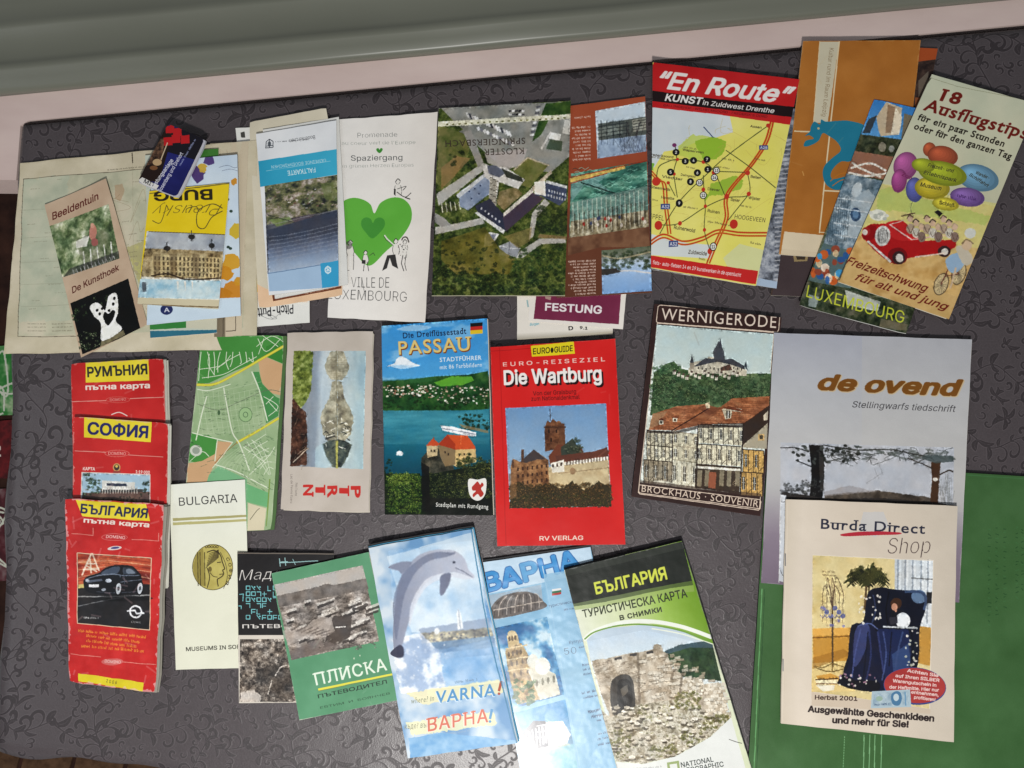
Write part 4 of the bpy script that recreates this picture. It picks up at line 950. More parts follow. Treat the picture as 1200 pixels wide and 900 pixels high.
for x, y, s_ in ((163, 443, "2"), (196, 477, "3"), (226, 474, "4"), (275, 470, "7"), (143, 517, "5"), (240, 520, "6"), (278, 508, "1"), (310, 512, "13"), (302, 538, "14"), (215, 552, "8"), (248, 556, "10"), (262, 600, "12"), (175, 625, "9"), (302, 765, "11")):
    a.ell(x, y, 13, 13, (24, 24, 24)); a.ell(x, y, 10, 10, (236, 236, 226) if s_ in ("10", "11", "12", "13", "14") else (24, 24, 24)); a.t(s_, x - 3 * len(s_), y + 5, x + 3 * len(s_), y + 5, 10, (24, 24, 24) if s_ in ("10", "11", "12", "13", "14") else (236, 236, 226), .03)
T_ = (70, 60, 44)
a.t("Assen", 436, 338, 478, 344, 10, T_, .01); a.t("Beilen", 436, 540, 474, 546, 10, T_, .01); a.t("Wijster", 428, 616, 472, 622, 10, T_, .01); a.t("Spier", 362, 620, 396, 626, 10, T_, .01); a.t("Ruinen", 278, 656, 322, 664, 10, T_, .01); a.t("Dwingeloo", 180, 530, 232, 538, 8, T_, .01); a.t("Ruinerwold", 156, 706, 232, 720, 11, T_, .01); a.t("Zuidwolde", 210, 782, 278, 790, 11, T_, .01); a.t("HOOGEVEEN", 378, 680, 492, 696, 14, T_, .005, al=.95); a.t("MEPPEL", 52, 668, 118, 680, 15, T_, .005); a.t("Diever", 278, 582, 322, 588, 9, T_, .01); a.t("Havelte", 110, 608, 156, 614, 9, T_, .01); a.t("Frederiksoord", 68, 455, 152, 466, 9, T_, .01); a.t("Vledder", 112, 536, 185, 548, 9, T_, .01); a.t("Wapserveen", 186, 436, 262, 448, 9, T_, .01); a.t("Steenwijk", 72, 572, 142, 584, 9, T_, .01)
for x, y, s_ in ((472, 428, "A28"), (142, 756, "A32"), (112, 640, "A32")): a.rect(x - 4, y - 14, x + 30, y + 4, (60, 76, 130)); a.t(s_, x, y, x + 26, y + 1, 10, (230, 230, 236), .02)
a.poly([(84, 40), (637, 104), (615, 330), (500, 312), (300, 282), (50, 255), (52, 180)], a.tex(60, (186, 26, 30), (200, 36, 38)))
a.poly([(52, 178), (300, 212), (614, 244), (606, 292), (300, 258), (50, 226)], (30, 18, 20))
a.t("“En Route”", 92, 164, 572, 227, 80, (240, 234, 230), .035, it=.22)
a.t("KUNST", 124, 226, 254, 240, 31, (240, 236, 232), .03, it=.15); a.t("in Zuidwest Drenthe", 260, 241, 525, 274, 21, (236, 232, 228), .012, it=.12)
a.t("BALLINGEHOF · WILHELMSOORD · FREDERIK'S OORD", 118, 252, 500, 296, 10, (120, 20, 26), .01)
a.poly([(74, 782), (474, 843), (468, 880), (74, 815)], (200, 40, 38)); a.t("fiets- auto-fietsen 14 en 19 kunstwerken in de openlucht", 80, 806, 408, 856, 10, (240, 220, 216), .015)
a.grain(3, 3)
paper_item("guidebook", "red and yellow route guide with a road map full of numbered dots", "guidebook", c, (4.5, 3.4, 3.4, 4.5), 2.2, a, layers=LY(2, seed=20), rough=.33, coat=.1, seed=20, lift=(.5, .5, 1, .3))

# ---------------- dark photo booklet behind the rooster one
c = [(955, 50), (1099, 57), (1042, 352), (903, 346)]
a = Art(c, (900, 40, 2.5), seed=21, base=(56, 36, 30))
a.all(a.tex(12, (30, 20, 20), (60, 44, 38), (84, 66, 56), oct=4)); a.poly([(440, 30), (500, 40), (492, 75), (440, 82)], (168, 76, 34)); a.poly([(440, 140), (470, 110), (466, 170), (440, 190)], (120, 110, 96), .7); a.poly([(430, 190), (460, 190), (430, 230)], (160, 90, 50), .8)
a.poly([(40, 640), (140, 650), (400, 700), (400, 790), (10, 770)], (66, 54, 56)); a.poly([(72, 645), (118, 650), (114, 668), (76, 670)], (150, 130, 90)); a.poly([(80, 650), (110, 652), (108, 664), (84, 664)], (60, 50, 40)); a.grain()
paper_item("booklet", "dark brown photo booklet peeping out behind the orange rooster booklet", "booklet", c, 1.1, 1.3, a, layers=LY(1, seed=21), rough=.4, seed=21)

# ---------------- orange booklet with a blue rooster
c = [(941, 48), (1079, 47), (1050, 307), (913, 298)]
a = Art(c, (900, 40, 2.5), seed=22, base=(184, 112, 36))
a.all(a.tex(60, (168, 104, 40), (182, 116, 48)))
CR = (226, 208, 170)
a.poly([(48, 578), (170, 590), (400, 605), (400, 700), (30, 690)], (216, 200, 170)); a.poly([(48, 578), (150, 588), (150, 640), (40, 628)], (222, 206, 176))
a.poly([(150, 22), (206, 22), (172, 262), (132, 258)], (208, 200, 174)); a.line([(206, 22), (148, 582)], 4, CR); a.line([(78, 284), (132, 286)], 4, CR); a.line([(150, 22), (132, 258)], 2.5, CR); a.line([(160, 458), (400, 470)], 4, CR); a.line([(148, 580), (400, 596)], 3, CR)
a.t("Kultur rund im Raum Leipzig", 178, 40, 156, 240, 13, (150, 130, 100), -.005)
B_ = (30, 120, 148)
a.shape([(124, 272), (134, 256), (150, 264), (154, 250), (168, 256), (196, 254), (236, 254), (284, 270), (290, 310), (268, 350), (238, 372), (214, 372), (196, 384), (182, 406), (188, 424), (236, 416), (232, 446), (196, 456), (168, 440), (158, 410), (164, 384), (186, 362), (210, 340), (200, 316), (176, 298), (158, 290), (146, 312), (122, 326), (104, 328), (110, 312), (132, 306), (120, 296), (108, 298), (122, 284)], B_)
a.curve([(180, 430), (206, 410), (240, 404)], 3, (184, 112, 36)); a.curve([(186, 444), (210, 428), (236, 424)], 2.6, (184, 112, 36)); a.ell(146, 276, 3.5, 3.5, (200, 180, 130))
a.line([(100, 402), (104, 414)], 3, (206, 150, 80)); a.scuff(.3, (216, 180, 130), 1.2, 8); a.grain(3, 4)
paper_item("booklet", "orange booklet with a blue rooster and cream rules", "booklet", c, 2.6, 1.6, a, layers=LY(2, seed=22), rough=.42, seed=22, lift=(0, .5, 0, 1))

# ---------------- collage brochure
c = [(1024, 116), (1146, 142), (1062, 392), (936, 358)]
a = Art(c, (900, 40, 2.5), seed=23, base=(120, 130, 130), k=3.4)
a.all(a.tex(9, (30, 40, 26), (66, 80, 52), (130, 130, 112), oct=4))
a.poly([(305, 185), (440, 215), (400, 330), (270, 290)], a.vgrad((0, (58, 124, 190)), (.25, (110, 170, 214))))
a.poly([(318, 240), (345, 198), (392, 215), (380, 290), (330, 295), (322, 270)], (196, 178, 150)); a.poly([(350, 205), (372, 214), (360, 285), (344, 285)], (150, 122, 96)); a.poly([(372, 214), (392, 240), (384, 290), (360, 290)], (230, 216, 190)); a.poly([(398, 230), (430, 240), (410, 320), (390, 300)], (120, 110, 90)); a.poly([(296, 245), (320, 235), (300, 285), (278, 285)], (60, 66, 72))
a.poly([(272, 288), (405, 306), (380, 360), (255, 335)], a.tex(7, (30, 34, 26), (58, 64, 44), (90, 92, 70))); a.ell(335, 325, 11, 14, (140, 136, 120)); a.ell(362, 330, 8, 10, (150, 150, 140))
a.poly([(252, 335), (380, 355), (352, 420), (230, 400)], (146, 104, 84))
for p in ([(246, 385), (300, 372), (345, 392)], [(240, 398), (290, 408), (346, 400)], [(250, 370), (272, 386), (330, 410)]): a.curve(p, 6, (220, 214, 202))
a.poly([(228, 400), (352, 425), (280, 640), (165, 605)], a.tex(10, (60, 80, 92), (110, 128, 140), (168, 180, 186), oct=4))
a.poly([(244, 470), (296, 446), (316, 470), (300, 580), (220, 590)], (172, 184, 190), .8); a.ell(258, 520, 15, 20, (60, 82, 110)); a.ell(258, 520, 9, 13, (100, 130, 160)); a.ell(262, 448, 14, 22, (190, 200, 204), 20)
for i in range(10): a.line([(190 + i * 6, 440 + i * 4), (176 + i * 6, 600)], 3, (70, 90, 104), .6)
for y in (470, 500, 545, 580): a.line([(196, y), (310, y + 16)], 4, (206, 212, 214), .7)
a.poly([(165, 605), (282, 638), (240, 740), (118, 720)], (90, 110, 110)); 
for i in range(40): a.ell(a.rng.uniform(130, 270), a.rng.uniform(620, 720), a.rng.uniform(6, 13), a.rng.uniform(8, 16), [(206, 96, 40), (60, 150, 206), (214, 190, 150), (46, 90, 150), (150, 70, 50), (230, 210, 190)][i % 6], al=.9)
a.poly([(116, 718), (240, 742), (440, 800), (420, 900), (85, 800)], a.tex(8, (24, 34, 22), (56, 66, 46), (100, 100, 84), oct=4)); a.poly([(225, 745), (330, 780), (320, 810), (230, 790)], (200, 204, 196), .8); a.poly([(120, 760), (150, 768), (140, 800), (118, 796)], (170, 180, 180), .7); a.poly([(330, 830), (410, 850), (405, 870), (325, 856)], (120, 110, 90), .7)
a.photo(None, .9, .35, .4, 4)
a.t("LUXEMBOURG", 112, 768, 396, 846, 36, (196, 204, 60), -.005, it=-.1); a.line([(95, 797), (412, 882)], 3, (210, 210, 206)); a.grain(4, 3)
paper_item("brochure", "narrow brochure of stacked town photos with yellow capitals at its foot, under the balloon brochure", "brochure", c, 4.4, 1.2, a, layers=LY(1, seed=23), rough=.35, seed=23, lift=(0, 0, .5, 1.2), rcorner=2)

# ---------------- balloon and car brochure
c = [(1092, 87), (1216, 122), (1112, 374), (982, 330)]
a = Art(c, (970, 80, 2.904), seed=24, base=(206, 210, 184), k=3.4)
a.all(a.pgrad((420, 20), (204, 206, 178), (250, 850), (196, 150, 84)))
t_ = a.tex(60, (196, 204, 180), (214, 214, 188)); a.poly([(350, 0), (760, 100), (600, 460), (180, 380)], t_, .8)
a.poly([(190, 380), (600, 450), (520, 640), (100, 560)], a.tex(20, (196, 200, 130), (214, 208, 130), (206, 196, 120)), .75); a.poly([(180, 400), (260, 380), (330, 430), (520, 480), (560, 490), (545, 520), (400, 500), (230, 470), (170, 480)], (166, 190, 96), .55, rough=2)
a.poly([(110, 560), (520, 600), (440, 860), (20, 740)], a.tex(26, (196, 164, 104), (214, 180, 120), (180, 140, 80)), .8)
a.line([(352, 32), (305, 100), (160, 420), (40, 720)], 3, (60, 60, 44)); a.line([(352, 32), (440, 60), (700, 112)], 1.6, (150, 150, 120))
BR_ = (112, 26, 18)
a.t("18", 384, 104, 444, 118, 36, BR_, .05, True, it=.15); a.t("Ausflugstips", 328, 134, 676, 234, 38, BR_, .045, True, it=.2)
a.t("für ein paar Stunden", 308, 166, 600, 258, 21, (36, 28, 22), .03, True, it=.15); a.t("oder für den ganzen Tag", 296, 196, 626, 300, 21, (36, 28, 22), .03, True, it=.15)
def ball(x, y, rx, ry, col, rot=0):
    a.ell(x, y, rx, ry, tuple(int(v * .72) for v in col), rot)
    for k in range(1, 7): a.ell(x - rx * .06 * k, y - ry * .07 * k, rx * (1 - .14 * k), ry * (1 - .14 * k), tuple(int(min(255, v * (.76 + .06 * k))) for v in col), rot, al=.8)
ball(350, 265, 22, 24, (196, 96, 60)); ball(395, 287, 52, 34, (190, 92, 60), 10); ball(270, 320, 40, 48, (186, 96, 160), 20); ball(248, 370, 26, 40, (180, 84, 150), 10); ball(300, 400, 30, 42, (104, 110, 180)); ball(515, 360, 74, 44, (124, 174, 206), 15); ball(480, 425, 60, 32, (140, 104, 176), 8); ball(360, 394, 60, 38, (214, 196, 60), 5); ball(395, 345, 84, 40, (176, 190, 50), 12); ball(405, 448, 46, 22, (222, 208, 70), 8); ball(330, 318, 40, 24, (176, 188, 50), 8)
D_ = (60, 56, 40)
a.t("Freizeit- und", 344, 322, 430, 342, 12, D_, .02, it=.2); a.t("Erlebnispark", 330, 346, 440, 374, 12, D_, .02, it=.2); a.t("Museum", 318, 388, 388, 402, 14, D_, .02, it=.2); a.t("Wander-", 506, 346, 552, 366, 11, D_, .02, it=.2); a.t("Schiffahrt", 484, 352, 548, 392, 11, D_, .02, it=.2); a.t("Schloß", 384, 448, 434, 458, 12, D_, .02); a.t("Zoo", 256, 352, 288, 366, 12, (120, 40, 90), .02)
a.scrawl(446, 424, 510, 436, 10, (80, 50, 110))
a.curve([(292, 440), (286, 465), (296, 490)], 1.5, (90, 90, 80))
# open red car
RC = (170, 28, 30)
a.ell(176, 488, 28, 20, (220, 220, 206)); 
for i in range(12): a.ell(a.rng.uniform(150, 206), a.rng.uniform(470, 506), 7, 6, (206, 206, 196) if i % 2 else (176, 180, 170))
a.poly([(118, 560), (150, 520), (200, 516), (240, 540), (300, 545), (330, 575), (440, 570), (440, 595), (400, 620), (280, 635), (215, 655), (160, 610)], RC, rough=.6); a.shape([(200, 520), (250, 505), (285, 530), (300, 570), (230, 570)], (186, 40, 40)); a.shape([(120, 555), (140, 525), (170, 530), (160, 570), (130, 575)], (140, 20, 24))
a.ell(190, 560, 26, 36, (196, 196, 190), 10); a.ell(190, 560, 18, 28, (120, 116, 112), 10); 
for i in range(5): a.line([(180 + i * 5, 535), (184 + i * 5, 590)], 2, (220, 220, 214))
a.ell(135, 545, 14, 15, (150, 40, 40)); a.ell(130, 548, 9, 10, (206, 200, 190)); a.ell(240, 630, 34, 30, (120, 22, 26)); a.ell(244, 636, 22, 24, (60, 40, 40)); a.ell(246, 637, 13, 15, (206, 200, 190)); a.ell(400, 612, 22, 20, (60, 40, 40)); a.ell(402, 613, 12, 12, (206, 200, 190))
a.line([(140, 580), (215, 650)], 7, (206, 206, 200)); a.line([(300, 632), (400, 618)], 5, (226, 206, 190)); a.line([(214, 520), (290, 572), (385, 556)], 4, (220, 200, 190)); a.line([(214, 520), (262, 505)], 3, (210, 190, 180)); a.line([(290, 572), (400, 556), (440, 568)], 3, (220, 170, 160))
for i in range(9):
    x, y = 285 + i * 19, 500 + (i % 3) * 14; a.ell(x, y + 34, 14, 18, [(170, 150, 130), (196, 190, 176), (130, 110, 100)][i % 3]); a.ell(x, y, 10, 11, (206, 176, 150)); a.curve([(x - 11, y - 2), (x - 2, y - 13), (x + 10, y - 5)], 4, [(100, 80, 66), (70, 60, 56), (180, 160, 130)][i % 3]); a.curve([(x - 12, y + 18), (x, y + 46), (x + 13, y + 20)], 1.6, (90, 70, 60))
a.poly([(366, 474), (380, 468), (396, 480), (384, 492)], (36, 32, 34)); a.line([(255, 490), (300, 480)], 4, (80, 60, 50)); a.ell(490, 548, 20, 18, (206, 206, 196))
# cyclist
for (x, y) in ((388, 728), (450, 690)):
    a.ell(x, y, 25, 42, (96, 80, 60), 20, .9); a.ell(x, y, 21, 38, (200, 180, 136), 20)
    for i in range(8): th = i * math.pi / 8; a.line([(x - 20 * math.cos(th), y - 34 * math.sin(th)), (x + 20 * math.cos(th), y + 34 * math.sin(th))], 1.2, (110, 96, 76))
a.line([(388, 728), (420, 660), (450, 690), (400, 700)], 3, (110, 60, 50)); a.shape([(405, 640), (450, 615), (475, 640), (450, 680), (420, 684)], (150, 176, 200)); a.shape([(440, 600), (470, 595), (500, 640), (470, 660)], (196, 186, 166)); a.ell(478, 590, 18, 18, (206, 180, 150)); a.curve([(462, 584), (478, 570), (500, 584)], 5, (140, 120, 90)); a.line([(440, 670), (420, 740)], 6, (206, 180, 150))
a.photo([(200, 380), (600, 450), (520, 800), (60, 640)], .45, .3, .25)
a.t("Freizeitschwung", 62, 660, 330, 756, 28, (110, 30, 20), .018, it=.4); a.t("für alt und jung", 88, 716, 398, 820, 26, (110, 30, 20), .018, it=.4)
a.grain(3, 3)
paper_item("brochure", "pale green brochure with painted balloons above an open red car", "brochure", c, (6.0, 4.5, 4.5, 6.0), 1.4, a, layers=LY(2, seed=24), rough=.36, coat=.05, seed=24, lift=(.6, .5, 2, .5))

# ---------------- three red road maps
def red_base(a, fr):
    a.all(a.tex(40, (188, 30, 30), (204, 40, 38), oct=4))
c = [(83, 426), (192, 420), (197, 610), (87, 612)]
a = Art(c, (70, 410, 4.5), seed=25, k=4); red_base(a, 0)
a.poly([(134, 66), (466, 50), (470, 160), (136, 172)], a.tex(40, (228, 208, 40), (236, 218, 60))); a.t("РУМЪНИЯ", 146, 142, 458, 126, 50, (44, 44, 40), .03)
a.t("пътна карта", 136, 210, 472, 200, 28, (238, 224, 214), .045); a.line([(64, 272), (240, 266)], 4, (216, 150, 140)); a.line([(368, 256), (546, 248)], 4, (216, 150, 140)); a.ell(304, 262, 64, 17, (206, 90, 80)); a.ell(304, 262, 60, 14, (196, 40, 40)); a.t("DOMINO", 262, 270, 346, 266, 14, (226, 170, 160), .0)
a.curve([(270, 340), (310, 328), (352, 346)], 5, (230, 214, 206)); a.scuff(.55, (222, 170, 160), 1.8, 16); a.grain(4, 5)
paper_item("folded_map", "red and yellow road map, topmost of the three down the left side", "map", c, 1.2, 3.0, a, layers=LY(4, (206, 204, 190), 'panel', 2.0, 25, r=-2.5), group='red folded road maps', rough=.35, coat=.8, rcorner=3, seed=25, lift=(.5, .5, 0, 0), wave=.25)
c = [(86, 488), (197, 496), (194, 690), (84, 690)]
a = Art(c, (70, 410, 4.5), seed=26, k=4); red_base(a, 0)
a.poly([(130, 354), (488, 378), (482, 488), (130, 462)], a.tex(40, (228, 208, 40), (236, 218, 60))); a.t("СОФИЯ", 150, 444, 464, 464, 62, (30, 34, 96), .035)
a.line([(80, 534), (250, 542)], 4, (216, 150, 140)); a.line([(366, 556), (545, 566)], 4, (216, 150, 140)); a.ell(306, 548, 66, 19, (214, 110, 100)); a.ell(306, 548, 62, 16, (196, 40, 40)); a.t("DOMINO", 260, 555, 352, 557, 16, (230, 180, 170), .0)
a.ell(304, 622, 20, 22, (196, 150, 90)); a.ell(304, 622, 14, 16, (56, 44, 40)); a.poly([(284, 640), (326, 640), (322, 656), (286, 654)], (150, 60, 50)); a.ell(304, 616, 7, 7, (220, 190, 90))
a.t("КАРТА", 124, 636, 188, 638, 16, (238, 220, 212), .03); a.t("1:19 000", 404, 652, 476, 656, 15, (238, 220, 212), .03)
a.poly([(118, 648), (478, 660), (478, 808), (112, 800)], a.vgrad((0, (150, 180, 200)), (.86, (170, 196, 212)), (1, (190, 200, 206)))); a.line([(118, 648), (478, 660), (478, 810)], 4, (226, 210, 200)); a.line([(118, 648), (112, 800)], 4, (226, 210, 200))
a.poly([(218, 735), (440, 735), (440, 760), (218, 760)], (60, 60, 60)); a.poly([(226, 690), (400, 700), (400, 740), (226, 738)], (206, 206, 200)); a.poly([(250, 704), (356, 708), (356, 722), (250, 718)], (50, 56, 70)); a.poly([(120, 756), (476, 750), (476, 810), (114, 800)], a.tex(10, (80, 60, 56), (120, 96, 86))); 
for i in range(14): a.line([(228 + i * 14, 722), (228 + i * 14, 758)], 4, (196, 190, 180))
a.clumps((124, 655, 215, 770), 34, (7, 16), (22, 36, 22), (50, 72, 40), (150, 170, 140)); a.clumps((420, 700, 476, 770), 12, (7, 14), (24, 34, 24), (50, 66, 44), (90, 110, 80)); a.clumps((200, 770, 476, 800), 24, (5, 10), (26, 30, 26), (60, 50, 46), (96, 86, 76))
a.photo([(118, 650), (476, 661), (476, 806), (114, 800)], .8, .4, .35)
a.scuff(.6, (226, 186, 176), 1.8, 16); a.grain(4, 5)
paper_item("folded_map", "red city map with a blue title on yellow, between two other red maps", "map", c, 4.5, 3.0, a, layers=LY(4, (214, 212, 200), 'panel', 2.0, 26, r=-2.2), group='red folded road maps', rough=.35, coat=.8, rcorner=3, seed=26, lift=(.8, .8, 0, 0), wave=.25)
c = [(76, 584), (192, 591), (182, 812), (81, 799)]
a = Art(c, (70, 570, 3.6), seed=27, k=4); red_base(a, 0)
a.poly([(66, 58), (360, 76), (378, 158), (92, 136)], a.tex(40, (228, 208, 40), (236, 218, 60))); a.t("БЪЛГАРИЯ", 86, 120, 362, 142, 42, (34, 40, 76), .03)
a.t("пътна карта", 98, 164, 372, 186, 22, (238, 224, 214), .045)
a.line([(48, 216), (136, 224), (136, 190)], 3, (216, 130, 120)); a.line([(300, 242), (416, 248), (416, 212)], 3, (216, 130, 120)); a.ell(226, 232, 56, 17, (206, 100, 96)); a.ell(226, 232, 52, 14, (190, 36, 40)); a.t("DOMINO", 190, 236, 270, 240, 13, (232, 190, 184), .01)
a.ell(226, 282, 30, 9, (226, 210, 206), -8); a.ell(228, 281, 18, 5, (70, 70, 130), -8)
q = [(72, 304), (382, 326), (376, 630), (72, 600)]
a.poly(q, (26, 24, 26)); a.poly([(74, 306), (382, 328), (380, 440), (74, 440)], a.tex(12, (96, 30, 24), (170, 70, 46), (206, 120, 80), oct=3, ax=4, ay=.7))
for i in range(7): a.curve([(76, 330 + i * 16), (200, 325 + i * 13), (380, 345 + i * 14)], 3, (226, 190, 150) if i % 2 else (120, 34, 26), .6)
for p in ([(130, 306), (90, 400)], [(134, 306), (160, 380)], [(110, 350), (150, 350)], [(96, 376), (160, 372)], [(124, 330), (128, 390)], [(110, 360), (150, 385)]): a.line(p, 7, (230, 220, 200), .8)
a.poly([(74, 440), (130, 436), (130, 454), (74, 456)], (206, 190, 120)); a.poly([(72, 460), (380, 450), (376, 630), (72, 600)], (36, 34, 36)); a.curve([(74, 490), (200, 492), (378, 486)], 5, (150, 150, 150)); a.curve([(76, 530), (200, 505), (300, 488)], 4, (110, 110, 112))
a.shape([(98, 420), (120, 402), (160, 390), (196, 364), (250, 356), (300, 362), (330, 390), (340, 410), (346, 450), (334, 474), (280, 480), (230, 486), (150, 480), (110, 470), (98, 450)], (18, 20, 26)); a.shape([(168, 392), (204, 370), (246, 364), (238, 392), (200, 398)], (70, 80, 96)); a.shape([(262, 368), (300, 372), (318, 394), (268, 396)], (50, 58, 70)); a.curve([(102, 420), (160, 402), (240, 398), (250, 410)], 2.5, (130, 140, 156)); a.poly([(106, 424), (170, 416), (176, 424), (112, 434)], (90, 96, 110))
a.poly([(118, 440), (160, 440), (160, 452), (118, 452)], (216, 216, 220)); a.ell(200, 424, 13, 8, (190, 196, 206)); a.ell(112, 424, 8, 6, (180, 186, 196)); a.curve([(250, 430), (300, 424), (342, 420)], 2.5, (110, 118, 130)); a.ell(180, 462, 9, 6, (150, 156, 166))
a.curve([(120, 412), (170, 398), (230, 396), (262, 402), (330, 402)], 3, (120, 130, 146), .8); a.curve([(150, 470), (230, 476), (330, 470)], 3, (84, 88, 98), .8); a.shape([(276, 374), (298, 376), (312, 392), (280, 393)], (110, 120, 134)); a.line([(262, 366), (268, 440)], 2.5, (70, 74, 84)); a.ell(262, 500, 130, 12, (12, 12, 14), al=.6)
for x in (242, 334): a.ell(x, 458, 15, 30, (14, 14, 16), 6); a.ell(x, 458, 11, 24, (190, 194, 200), 6); a.ell(x, 458, 5, 9, (60, 62, 66), 6)
a.ell(315, 555, 28, 27, (226, 226, 230)); a.ell(315, 555, 21, 20, (36, 34, 36)); a.line([(280, 552), (312, 550), (318, 562), (350, 560)], 7, (226, 226, 230)); a.scrawl(100, 580, 160, 584, 7, (226, 226, 226)); a.t("Opel", 296, 600, 336, 602, 8, (206, 206, 206))
a.photo(q, .4, .35, .25)
a.line([(72, 304), (382, 326), (376, 630), (72, 600), (72, 304)], 3.4, (224, 190, 160))
for i, (x0, x1) in enumerate(((76, 372), (110, 330), (110, 320), (90, 350))): a.scrawl(x0, 634 + i * 20, x1, 664 + i * 18, 10, (232, 140, 50), .95)
a.line([(46, 720), (170, 734)], 3, (216, 130, 120)); a.line([(264, 754), (404, 766)], 3, (216, 130, 120)); a.ell(218, 752, 46, 13, (206, 100, 96)); a.t("DOMINO", 186, 754, 252, 760, 11, (232, 190, 184), .01)
a.poly([(76, 793), (352, 832), (350, 866), (76, 822)], (222, 204, 40)); a.t("2 0 0 6", 192, 828, 236, 836, 12, (110, 96, 40), .02)
a.scuff(.7, (228, 186, 186), 2.6, 30); a.grain(5, 7, 14)
paper_item("folded_map", "worn red road map with a black car advert, lowest of three down the left side", "map", c, 7.8, 3.4, a, layers=LY(5, (150, 146, 134), 'panel', 2.2, 27, r=-3.0), group='red folded road maps', rough=.35, coat=.9, rcorner=3, seed=27, lift=(1.5, 1.0, .5, .5), wave=.5, crease=1.6, edge_rough=.6)

# ---------------- green street map
c = [(236, 394), (333, 393), (318, 621), (212, 624)]
a = Art(c, (190, 380, 3.6), seed=28, base=(150, 182, 130), k=3.4)
a.all(a.tex(30, (144, 172, 126), (166, 188, 146)))
GG = (70, 142, 62); SK = (206, 166, 124)
a.poly([(160, 40), (515, 40), (515, 70), (400, 150), (300, 190), (200, 235), (150, 240)], GG); a.poly([(440, 90), (515, 60), (515, 160), (440, 130)], (56, 130, 50))
a.poly([(405, 140), (440, 132), (510, 160), (500, 285), (460, 275), (420, 230)], SK); a.poly([(385, 190), (410, 190), (425, 240), (480, 290), (500, 300), (490, 370), (440, 400), (430, 310)], (70, 140, 76))
a.poly([(120, 440), (200, 450), (235, 470), (225, 560), (160, 570), (115, 560)], GG); a.poly([(235, 475), (300, 480), (260, 540), (220, 580), (190, 650), (105, 655), (110, 570), (170, 560), (225, 530)], SK); a.poly([(200, 620), (240, 580), (360, 640), (360, 900), (120, 900)], (120, 178, 130)); a.poly([(365, 745), (440, 770), (430, 870), (360, 870)], (216, 206, 176)); a.poly([(360, 660), (450, 700), (445, 765), (360, 740)], (110, 176, 120))
YL = (220, 216, 70)
for (p, w_) in (([(150, 242), (220, 240), (300, 205), (400, 150), (510, 90)], 7), ([(320, 480), (400, 435), (490, 380)], 7)): a.curve(p, w_ + 4, (196, 170, 60)); a.curve(p, w_, YL)
a.curve([(225, 570), (260, 530), (320, 480)], 3, (150, 110, 60)); a.curve([(150, 320), (240, 345), (330, 310), (440, 265), (500, 270)], 2.4, (100, 110, 90))
WL = (222, 230, 206)
for (p, w_) in (([(262, 255), (280, 350), (300, 440), (330, 490), (370, 600)], 7), ([(380, 190), (410, 260), (430, 330), (445, 390)], 7), ([(130, 440), (230, 465), (300, 480)], 6), ([(190, 290), (170, 360), (145, 470)], 7), ([(225, 575), (300, 600), (360, 630), (450, 680)], 6), ([(150, 260), (200, 265), (290, 240)], 5), ([(300, 480), (240, 560), (215, 590)], 4), ([(370, 620), (450, 540), (475, 500)], 4), ([(345, 500), (400, 540), (440, 570)], 4), ([(380, 470), (430, 510), (450, 520)], 4), ([(235, 470), (225, 560)], 5), ([(120, 560), (170, 520), (200, 540)], 4)): a.curve(p, w_ * .72, WL, n=5)
for i in range(9):
    x = 165 + i * 27; y1 = 228 - (x - 160) * .42
    a.curve([(x, 112 if x < 400 else 60), (x + a.rng.uniform(-12, 12), 150), (x + a.rng.uniform(-14, 14), max(y1, 130))], 3.2, WL, n=4)
for p in ([(170, 215), (260, 200), (330, 165), (400, 130)], [(160, 180), (250, 165), (290, 125)], [(200, 120), (196, 160), (220, 200)], [(230, 180), (270, 150), (330, 120)], [(405, 60), (440, 110), (500, 60)], [(420, 45), (490, 90)], [(400, 90), (460, 50), (512, 70)], [(408, 120), (430, 60)], [(430, 290), (490, 330), (450, 370)], [(440, 320), (470, 290)], [(450, 310), (486, 350)]): a.curve(p, 2.8, WL, n=5)
for i in range(70):
    x, y = a.rng.uniform(175, 420), a.rng.uniform(230, 460); a.line([(x, y), (x + 8, y - 3)], 2.0, (90, 116, 84), .8)
for i in range(60):
    x, y = a.rng.uniform(330, 470), a.rng.uniform(450, 690); a.line([(x, y), (x + a.rng.uniform(6, 18), y + a.rng.uniform(4, 12))], 2.0, (90, 120, 84), .8)
for i in range(6): a.curve([(350 + i * 16, 500 + i * 24), (390 + i * 12, 478 + i * 22), (440 + i * 6, 445 + i * 30)], 2.6, WL, .85, n=4)
for i in range(3): a.curve([(360 + i * 26, 478), (400 + i * 20, 540), (450 + i * 4, 620)], 2.4, WL, .8, n=4)
for i in range(13):
    x = 150 + i * 22; a.curve([(x, 262 + (i % 3) * 4), (x + 10, 350), (x + 26, 452 - (i % 4) * 6)], 1.5, (190, 208, 172), .8, n=3)
for i in range(9): a.curve([(168 - i * 3, 272 + i * 22), (270, 262 + i * 22), (420, 230 + i * 24)], 1.5, (190, 208, 172), .7, n=3)
for i in range(12): a.curve([(232 + i * 16, 592 + i * 4), (250 + i * 15, 560 + i * 3), (330 + i * 9, 500 + i * 2)], 1.4, (196, 212, 180), .7, n=3)
for i in range(26): x, y = a.rng.uniform(160, 430), a.rng.uniform(250, 640); a.scrawl(x, y, x + a.rng.uniform(14, 34), y - a.rng.uniform(-6, 10), 3.4, (84, 104, 76), .8)
